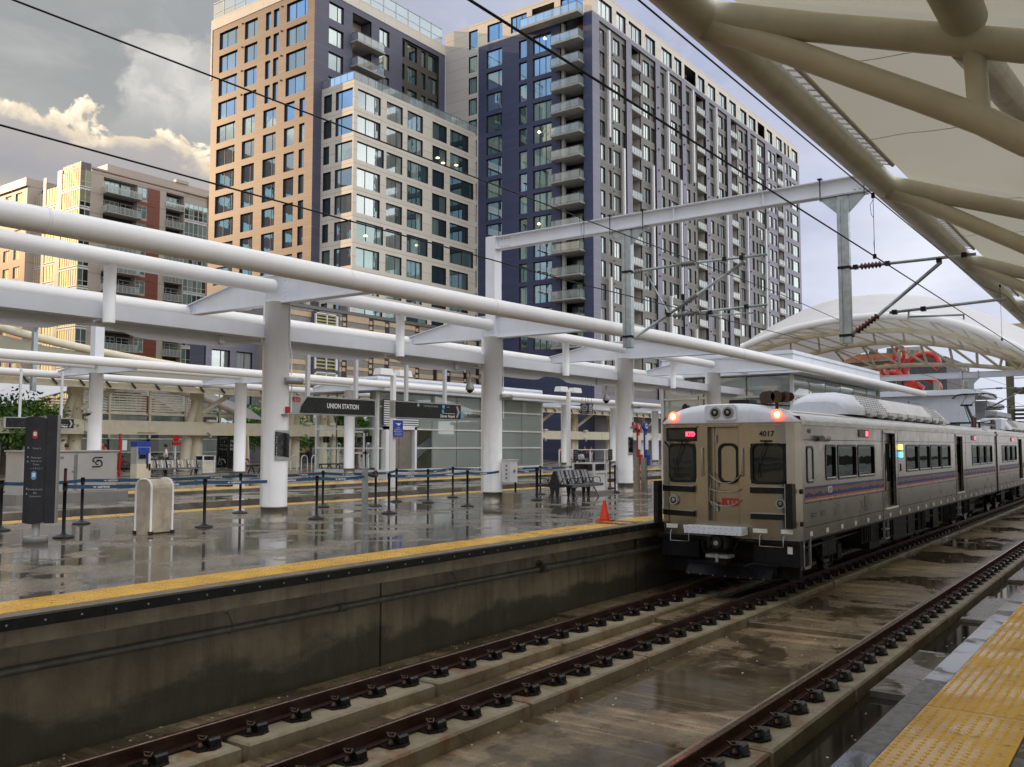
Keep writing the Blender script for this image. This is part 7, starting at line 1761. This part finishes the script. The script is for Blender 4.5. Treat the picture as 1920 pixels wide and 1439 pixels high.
def rack(x0, n, label):
    t = thing('bike_rack', label, 'bike rack', (x0, 50, 0))
    for k in range(n):
        x = x0 + k * .95; MB().tube([(x, 50, 0), (x, 50, .75)] + [(x + .28 - .28 * math.cos(R(a)), 50, .75 + .28 * math.sin(R(a))) for a in range(30, 180, 30)] + [(x + .56, 50, .75), (x + .56, 50, 0)], .035, 8).build('hoop', 'white_steel', t)
rack(40.4, 7, 'row of white bicycle hoops behind the station name column'); rack(50.5, 6, 'row of white bicycle hoops seen through the pavilion glass')
def longbench():
    t = thing('bench', 'long low dark bench by the trees, left of the name sign column', 'bench', (35.2, 46.5, 0))
    MB().box(35.0, 38.2, 46.2, 46.9, .42, .5).build('seat', 'dark_grey', t)
    for x in (35.2, 36.0, 36.8, 37.6): m = MB(); m.bar((x, 46.3, .42), (x - .2, 46.3, 0), .05, .05); m.bar((x + .1, 46.3, .42), (x + .3, 46.3, 0), .05, .05); m.build('leg', 'black_metal', t)
longbench()

# ------------------------------------------------------------------ trees
def tree(label, x, y, h, r, dens, seed, mats=('leaf', 'leaf_dark'), base=1.5):
    q = random.Random(seed); t = thing('tree', label, 'tree', (x, y, 0)); m = MB()
    m.tube([(x, y, 0), (x + .05, y, h * .35), (x + .1, y + .05, h * .6)], [.16, .12, .07], 9)
    tips = []
    for k in range(11):
        a = q.uniform(0, 6.28); z0 = h * q.uniform(.28, .6); L = r * q.uniform(.55, 1.0)
        e = (x + math.cos(a) * L, y + math.sin(a) * L, z0 + h * q.uniform(.08, .36)); mid = (x + math.cos(a) * L * .5, y + math.sin(a) * L * .5, z0 + h * .14)
        m.tube([(x + .03, y, z0), mid, e], [.06, .04, .015], 6); tips += [e, mid]
    m.build('trunk', 'bark', t)
    lm = MB()
    for i in range(dens):
        c = Vector(q.choice(tips)) + Vector((q.gauss(0, r * .24), q.gauss(0, r * .24), q.gauss(0, h * .085)))
        if c.z < base: c.z = base + q.random() * .3
        s = q.uniform(.09, .20); a = Vector((q.gauss(0, 1), q.gauss(0, 1), q.gauss(0, 1))).normalized(); b = a.cross(Vector((q.gauss(0, 1), q.gauss(0, 1), q.gauss(0, 1)))).normalized()
        mi = 0 if q.random() < .55 else 1
        lm.quad(c - a * s, c - b * s * .5, c + a * s, c + b * s * .5, mi)
    stuff(lm.build('foliage', list(mats), t))
tree('leafy green tree at the far left edge behind the arrow direction sign', 25.4, 55.5, 5.3, 2.9, 6500, 1, base=1.0)
tree('small green tree seen below the arch right of the louvered hall', 49.6, 66, 5.0, 2.6, 5000, 2, base=.8)
tree('dense green tree between the thin cream post and the name sign column', 54.5, 67, 5.4, 2.9, 6000, 3, base=.6)
tree('green tree below the station name sign, left of the glass pavilion', 60.5, 68, 5.4, 2.8, 5000, 4, base=.8)
tree('green tree partly hidden by the pavilion corner post', 65.5, 68, 5.0, 2.5, 3500, 5, base=.8)

# ------------------------------------------------------------------ people
def person(label, x, y, rz, top, legs, pose='stand', hat=None, z=0.0, hair='hair'):
    """one continuous skinned body, with clothing and hair as children"""
    t = thing('person', label, 'person', (x, y, z))
    def skin(pts, edges, rad, mat, name):
        me = bpy.data.meshes.new(name); me.from_pydata(pts, edges, []); o = bpy.data.objects.new(name, me); COL.objects.link(o)
        md = o.modifiers.new('s', 'SKIN'); ss = o.modifiers.new('b', 'SUBSURF'); ss.levels = ss.render_levels = 1; md.use_smooth_shade = True
        for v, r_ in zip(me.skin_vertices[0].data, rad): v.radius = r_ if isinstance(r_, tuple) else (r_, r_)
        me.skin_vertices[0].data[0].use_root = True
        dg = bpy.context.evaluated_depsgraph_get(); nm = bpy.data.meshes.new_from_object(o.evaluated_get(dg)); bpy.data.objects.remove(o)
        nm.materials.clear(); nm.materials.append(MATS[mat]); ob = bpy.data.objects.new(name, nm); COL.objects.link(ob); ob.parent = t; return ob
    if pose == 'stand':
        J = dict(pel=(0, 0, .95), ch=(0, 0, 1.30), nk=(0, .0, 1.50), hd=(.02, 0, 1.60), ht=(.02, 0, 1.73), sl=(0, .19, 1.42), el=(-.02, .26, 1.14), hl=(.10, .25, .90), sr=(0, -.19, 1.42), er=(.04, -.27, 1.16), hr=(.26, -.20, 1.08), pl=(0, .09, .90), kl=(.03, .11, .50), al=(-.03, .12, .08), tl=(.12, .13, .04), pr=(0, -.09, .90), kr=(.06, -.11, .50), ar=(.04, -.12, .08), tr=(.18, -.13, .04))
    else:
        J = dict(pel=(0, 0, .48), ch=(.06, 0, .82), nk=(.10, 0, 1.02), hd=(.14, 0, 1.12), ht=(.15, 0, 1.25), sl=(.06, .19, .95), el=(.18, .24, .70), hl=(.40, .16, .62), sr=(.06, -.19, .95), er=(.16, -.24, .70), hr=(.38, -.16, .64), pl=(.02, .10, .46), kl=(.45, .12, .50), al=(.48, .12, .09), tl=(.62, .13, .04), pr=(.02, -.10, .46), kr=(.45, -.12, .50), ar=(.40, -.12, .09), tr=(.54, -.13, .04))
    ks = list(J); I = {k: i for i, k in enumerate(ks)}; E = [('pel', 'ch'), ('ch', 'nk'), ('nk', 'hd'), ('hd', 'ht'), ('ch', 'sl'), ('sl', 'el'), ('el', 'hl'), ('ch', 'sr'), ('sr', 'er'), ('er', 'hr'), ('pel', 'pl'), ('pl', 'kl'), ('kl', 'al'), ('al', 'tl'), ('pel', 'pr'), ('pr', 'kr'), ('kr', 'ar'), ('ar', 'tr')]
    rad = dict(pel=(.13, .15), ch=(.12, .17), nk=.055, hd=.085, ht=.075, sl=.065, el=.045, hl=.035, sr=.065, er=.045, hr=.035, pl=.09, kl=.06, al=.045, tl=.035, pr=.09, kr=.06, ar=.045, tr=.035)
    skin([J[k] for k in ks], [(I[a], I[b]) for a, b in E], [rad[k] for k in ks], 'skin', 'body')
    tk = ['pel', 'ch', 'sl', 'el', 'sr', 'er']; ii = {k: i for i, k in enumerate(tk)}; el2 = [(ii[a], ii[b]) for a, b in (('pel', 'ch'), ('ch', 'sl'), ('sl', 'el'), ('ch', 'sr'), ('sr', 'er'))]
    skin([J[k] for k in tk], el2, [(.155, .175), (.145, .19), .085, .065, .085, .065], top, 'shirt')
    tk = ['pel', 'pl', 'kl', 'al', 'pr', 'kr', 'ar']; ii = {k: i for i, k in enumerate(tk)}; el2 = [(ii[a], ii[b]) for a, b in (('pel', 'pl'), ('pl', 'kl'), ('kl', 'al'), ('pel', 'pr'), ('pr', 'kr'), ('kr', 'ar'))]
    skin([J[k] for k in tk], el2, [(.145, .165), .105, .078, .062, .105, .078, .062], legs, 'trousers')
    hx, hy, hz = J['ht']; m = MB(); m.lathe([(.095, -.10), (.105, -.04), (.10, .03), (.06, .085), (.01, .10)], (hx - .018, hy, hz), 14)
    o = bpy.data.objects.new('hair' if not hat else 'cap', m.mesh('hair', hat or hair)); COL.objects.link(o); o.parent = t
    m = MB(); m.tube([(hx + .08, 0, hz - .07), (hx + .115, 0, hz - .09)], .018, 6); m.tube([(hx + .085, .03, hz - .045), (hx + .095, .03, hz - .045)], .01, 6); m.tube([(hx + .085, -.03, hz - .045), (hx + .095, -.03, hz - .045)], .01, 6); o = bpy.data.objects.new('face_detail', m.mesh('face', 'skin')); COL.objects.link(o); o.parent = t
    t.rotation_euler = (0, 0, rz)
person('person standing in a white long-sleeved shirt and dark trousers behind the striped bench', 31.2, 48.0, R(150), 'cloth_white', 'cloth_dark')
person('person in a black shirt, only head and shoulders showing above the service cabinet', 24.2, 46.0, R(-20), 'cloth_dark', 'cloth_dark', hair='clip_rust')
person('person in an orange top, leftmost of the group right of the service cabinet', 26.1, 45.6, R(200), 'cloth_orange', 'cloth_dark')
person('person with an orange cap in the group behind the service cabinet corner', 26.45, 46.6, R(170), 'cloth_yellow', 'cloth_dark', hat='cloth_orange')
person('person seated in a yellow shirt and dark trousers at the far left', 24.0, 50.0, R(-20), 'cloth_yellow', 'cloth_dark', 'sit')
person('person in an orange red top beyond the navy notice post', 78.0, 50.5, R(180), 'cloth_orange', 'cloth_dark')
person('person in a black top, left of two standing by the far white rail', 82.5, 50.5, R(190), 'cloth_dark', 'cloth_dark')
person('person in dark clothes, right of two standing by the far white rail', 83.8, 50.5, R(170), 'cloth_dark', 'cloth_white')
def seatrest(): 
    t = thing('bench', 'small dark seat under the person in a yellow shirt', 'seat', (24.0, 50, 0)); MB().box(23.7, 24.2, 49.6, 50.4, 0, .38).build('block', 'dark_grey', t)
seatrest()
for (x, y, lab) in ((62.0, 46.5, 'pale slatted waiting chairs beyond the litter bin, nearer row'), (74.0, 47.5, 'pale slatted waiting chairs beyond the litter bin, farther row')):
    bench(lab, x, y, R(-8), ['louver_cream', 'louver_cream', 'grey_metal'], 4, .7)
def sideboard():
    t = thing('notice_board', 'small black and white sandwich board between the lamp post and the column', 'notice board', (60, 44, 0)); MB().box(60, 61.2, 44, 44.1, .5, 1.6).build('panel', 'sign_black', t); text('8', .8, (60.6, 43.98, 1.05), XR, UP, 'sign_white', t)
    m = MB(); m.bar((60.1, 44.05, .5), (59.8, 44.4, 0), .08, .06); m.bar((61.1, 44.05, .5), (61.4, 44.4, 0), .08, .06); m.build('leg', 'grey_metal', t)
sideboard()
def farpost():
    t = thing('station_marker', 'far blue marker post with a letter disc beyond the benches', 'ticket marker', (89, 51, 0)); MB().box(88.85, 89.15, 50.9, 51.1, 0, 4.0).build('post', 'blue_paint', t); MB().tube([(89, 50.85, 3.6), (89, 50.95, 3.6)], .35, 16).build('disc', 'blue_paint', t); MB().box(88.5, 89, 50.8, 50.9, 1.9, 3.0).build('panel', 'blue_paint', t); MB().box(88.3, 88.9, 50.5, 50.8, 0, 2.0).build('bollard', 'ring_steel', t)
farpost()
def wrail(x0, x1, y, label):
    t = thing('guard_rail', label, 'guard rail', (x0, y, 0)); m = MB(); m.bar((x0, y, 1.3), (x1, y, 1.3), .08, .08); m.build('top_rail', 'white_clean', t)
    n = max(2, int((x1 - x0) / 2.5))
    for k in range(n + 1): x = x0 + (x1 - x0) * k / n; MB().box(x - .05, x + .05, y - .05, y + .05, 0, 1.28).build('rail_post', 'white_clean', t)
wrail(60.5, 68, 47.8, 'white guard rail right of the glass pavilion'); wrail(76, 88, 49.5, 'far white guard rail in front of the standing people')

# ------------------------------------------------------------------ far end: arched canopy, stair tower, sculpture, buildings
def dome():
    t = thing('arched_canopy', 'white arched fabric canopy on curved trusses across the tracks in the distance', 'canopy', (70, 16, 0)); s = 70 / 60
    def sc(P, X): return [(X, a * X / 60, 1.68 + (b - 1.68) * X / 60) for a, b in P]
    A1 = [(23.9, 8.55), (22.0, 9.15), (19.8, 9.65), (16.3, 9.98), (13.1, 9.80), (10.1, 9.05), (6.7, 7.2), (3.5, 4.6)]
    crest = [(23.9, 8.6), (22.7, 9.3), (21.0, 10.1), (18.5, 11.0), (15.6, 11.3), (12.2, 10.9), (8.8, 9.6), (3.0, 6.2)]
    def res(P, n=24):
        Q = smooth_pts([(0, a, b) for a, b in P], 8); k = len(Q) - 1; return [(Q[int(round(i * k / n))][1], Q[int(round(i * k / n))][2]) for i in range(n + 1)]
    a1, cr = res(A1), res(crest); X0, X1 = 66, 84; rows = []
    for f in (0, .25, .5, .75, 1):
        X = X0 + (X1 - X0) * f; g = f ** .7
        rows.append([(X, (p[0] * (1 - g) + q[0] * g) * X / 60, 1.68 + (p[1] * (1 - g) + q[1] * g - 1.68) * X / 60 + .12) for p, q in zip(a1, cr)])
    rows.append([(100, p[0] * 84 / 60, 1.68 + (p[1] - 1.68) * 84 / 60 - .2 * 0 - 3) for p in cr])
    MB().grid(rows).build('membrane', 'fabric_white', t)
    c1 = sc(a1, 66); MB().tube(c1, .26, 14).build('truss_chord', 'white_paint', t)
    A2 = [(23.0, 8.2), (19.5, 8.9), (16.0, 9.05), (12.5, 8.8), (9.5, 8.0), (6.5, 6.6), (3.5, 4.2)]; c2 = sc(res(A2), 68); MB().tube(c2, .17, 12).build('truss_chord', 'cream_paint', t)
    A3 = [(22.0, 7.0), (18.5, 7.9), (15.0, 8.25), (11.5, 7.95), (8.5, 7.2), (6, 6.2), (3, 3.9)]; c3 = sc(res(A3), 74); MB().tube(c3, .20, 12).build('truss_chord', 'cream_paint', t)
    A4 = [(19.5, 6.1), (16.5, 6.55), (13.5, 6.72), (10.5, 6.6), (8, 6.3), (6, 5.9), (3, 5.3)]; c4 = sc(res(A4), 78); MB().tube(c4, .17, 12).build('truss_chord', 'cream_paint', t)
    for a, b, r_ in ((c1, c2, .07), (c2, c3, .08), (c3, c4, .10)):
        for i in range(1, 23, 2):
            MB().tube([a[i], b[min(24, i + 1)]], r_, 8).build('truss_web', 'cream_paint', t); MB().tube([b[min(24, i + 1)], a[min(24, i + 2)]], r_, 8).build('truss_web', 'cream_paint', t)
    x, a, b = c1[0]; MB().tube([c1[0], (x, a + 2.5, 3)], .3, 12).build('truss_foot', 'white_paint', t)
dome()
def stairtower():
    t = thing('stair_tower', 'olive concrete stair tower with bare frame and stairs, right of the pale sky gap', 'stair tower', (96, 9, 0)); k = 96 / 96
    def Q(px): return px
    X = 96
    ya, yb = 12.0, 5.2
    for y in (ya, 9.6, 7.0, yb): MB().box(X - .3, X + .3, y - .3, y + .3, 0, 12.2).build('column', 'olive_concrete', t)
    MB().box(X - .6, X + 6, yb - .5, ya + .5, 11.9, 13.1).build('roof_slab', 'olive_concrete', t)
    for z in (9.4, 6.8, 3.6): MB().box(X - .2, X + 6, yb, ya, z, z + .25).build('landing', 'olive_concrete', t)
    for k in range(14): MB().box(X - .8, X - .25, yb + .3, ya - .3, .2 + k * .36, .42 + k * .36).build('stair_tread', 'dark_screen', t)
    for z in (10.6, 10.2, 8.0): MB().bar((X - .4, yb, z), (X - .4, ya, z), .06, .06).build('rail', 'grey_metal', t)
    MB().box(X + 3, X + 3.2, yb, ya - 2.5, 0, 11.9).build('back_wall', 'slab_concrete', t); MB().box(X - .5, X - .3, ya - 1.6, ya, 8.9, 11.8).build('screen', 'olive', t)
    for k in range(9): y = yb - .6 - k * .42; MB().box(X - .1, X + .1, y - .06, y + .06, 0, 8.8 - .35 * k).build('fin', 'louver_cream', t)
    MB().bar((X - 1, 6.5, 0), (X - 1, 3.0, 6.2), .35, .35).build('raking_beam', 'cream_paint', t)
    for i, y in enumerate((24.6, 21.6, 17.2, 14.4)): MB().box(X - 6.2, X - 5.8, y - .25, y + .25, 0, 7.6).build('column', 'louver_cream', t)
    MB().bar((X - 6, 25, 4.9), (X - 6, 12, 4.9), .08, .08).build('rail', 'frame_dark', t)
pbr('olive_concrete', (.30, .275, .19), .7, var=.12); stairtower()
def beamfar():
    t = thing('footbridge_roof', 'low white roofs stepping behind the train roof', 'roof', (60, 12, 0))
    for i, (X, a, b, z) in enumerate(((62, 15.8, 9.6, 5.0), (70, 17.6, 10.2, 4.6), (80, 20, 11, 4.2))): MB().box(X, X + 8, b, a, z - .12, z + .22).build('roof_slab', 'roof_white', t); MB().box(X + .4, X + .5, b + .2, a - .2, 0, z - .13).build('side_wall', 'roof_white', t)
beamfar()
def sculpture():
    t = thing('sculpture', 'glossy red curling sculpture on a tall stem in front of the dark block', 'sculpture', (120, 26, 0)); X = 120
    m = MB(); m.prism([(X, 26.7, 0), (X, 25.2, 0), (X, 25.1, 9.6), (X, 26.6, 9.6)], (1.0, 0, 0)); m.build('stem', 'sculpture_red', t)
    m = MB(); m.tube(smooth_pts([(X + .5, a, b) for a, b in [(26.1, 9.4), (26.6, 11.0), (26.0, 12.3), (24.8, 13.0), (23.4, 12.9), (22.8, 12.0), (23.3, 11.3)]], 4), .42, 12); m.build('loop', 'sculpture_red', t)
    m = MB(); m.tube(smooth_pts([(X + .5, 28.4, 11.0), (X + .5, 27.2, 10.6), (X + .5, 25.8, 9.6), (X + .5, 24.6, 8.7)], 4), .42, 10); m.tube(smooth_pts([(X + .5, 25.4, 10.2), (X + .5, 24.2, 10.0), (X + .5, 22.9, 9.3), (X + .5, 22.9, 8.4), (X + .5, 23.8, 8.0)], 4), .36, 10); m.build('arm', 'sculpture_red', t)
    c = [(28.2, 10.4), (29.2, 10.9), (29.2, 11.8), (28.3, 12.0), (27.9, 12.8), (27.6, 14.0), (26.9, 14.1), (26.7, 13.1), (27.2, 12.0), (27.5, 11.2)]; m = MB(); m.tube(smooth_pts([(X + .5, a, b) for a, b in c], 3), .24, 10); m.build('small_loop', 'sculpture_red', t)
    m = MB(); m.tube([(X + .5, 27.3, 7.9), (X + .5, 26.8, 8.2), (X + .5, 26.2, 7.8)], .3, 10); m.build('leaf', 'sculpture_red', t)
sculpture()
def farblocks():
    t = thing('apartment_building', 'tan apartment building wrapped in orange safety netting beside the red sculpture', 'building', (170, 34, 0)); X = 170
    MB().box(X, X + 30, 38.2, 52, 0, 18.4).build('wall', 'tan_wall', t)
    for r in range(6):
        z = 2.5 + r * 2.9
        MB().box(X - 1.4, X, 38.2, 51, z - .2, z).build('balcony_slab', 'slab_concrete', t); MB().box(X - 1.45, X - 1.38, 38.3, 50.9, z + .05, z + 1.1).build('safety_net', 'orange_net', t)
        for k in range(4): MB().box(X - .03, X - .01, 39 + k * 3.1, 40.6 + k * 3.1, z + .1, z + 2.2).build('window', 'glass_dim', t)
    t = thing('office_building', 'grey screened block behind the red sculpture, with pale top storey', 'building', (175, 34, 0))
    MB().box(175, 200, 34.0, 38.1, 0, 16.5).build('wall', 'grey_panel', t); MB().box(176, 200, 36, 41, 16.5, 19.8).build('upper_wall', 'panel_pale', t)
    for k in range(5): MB().box(175.9, 175.98, 36.4 + k * .9, 37.0 + k * .9, 17.2, 19.2).build('window', 'glass_dim', t)
    MB().box(168, 190, 30.5, 37.5, 0, 17.0).build('screened_wall', 'dark_screen', t)
farblocks()
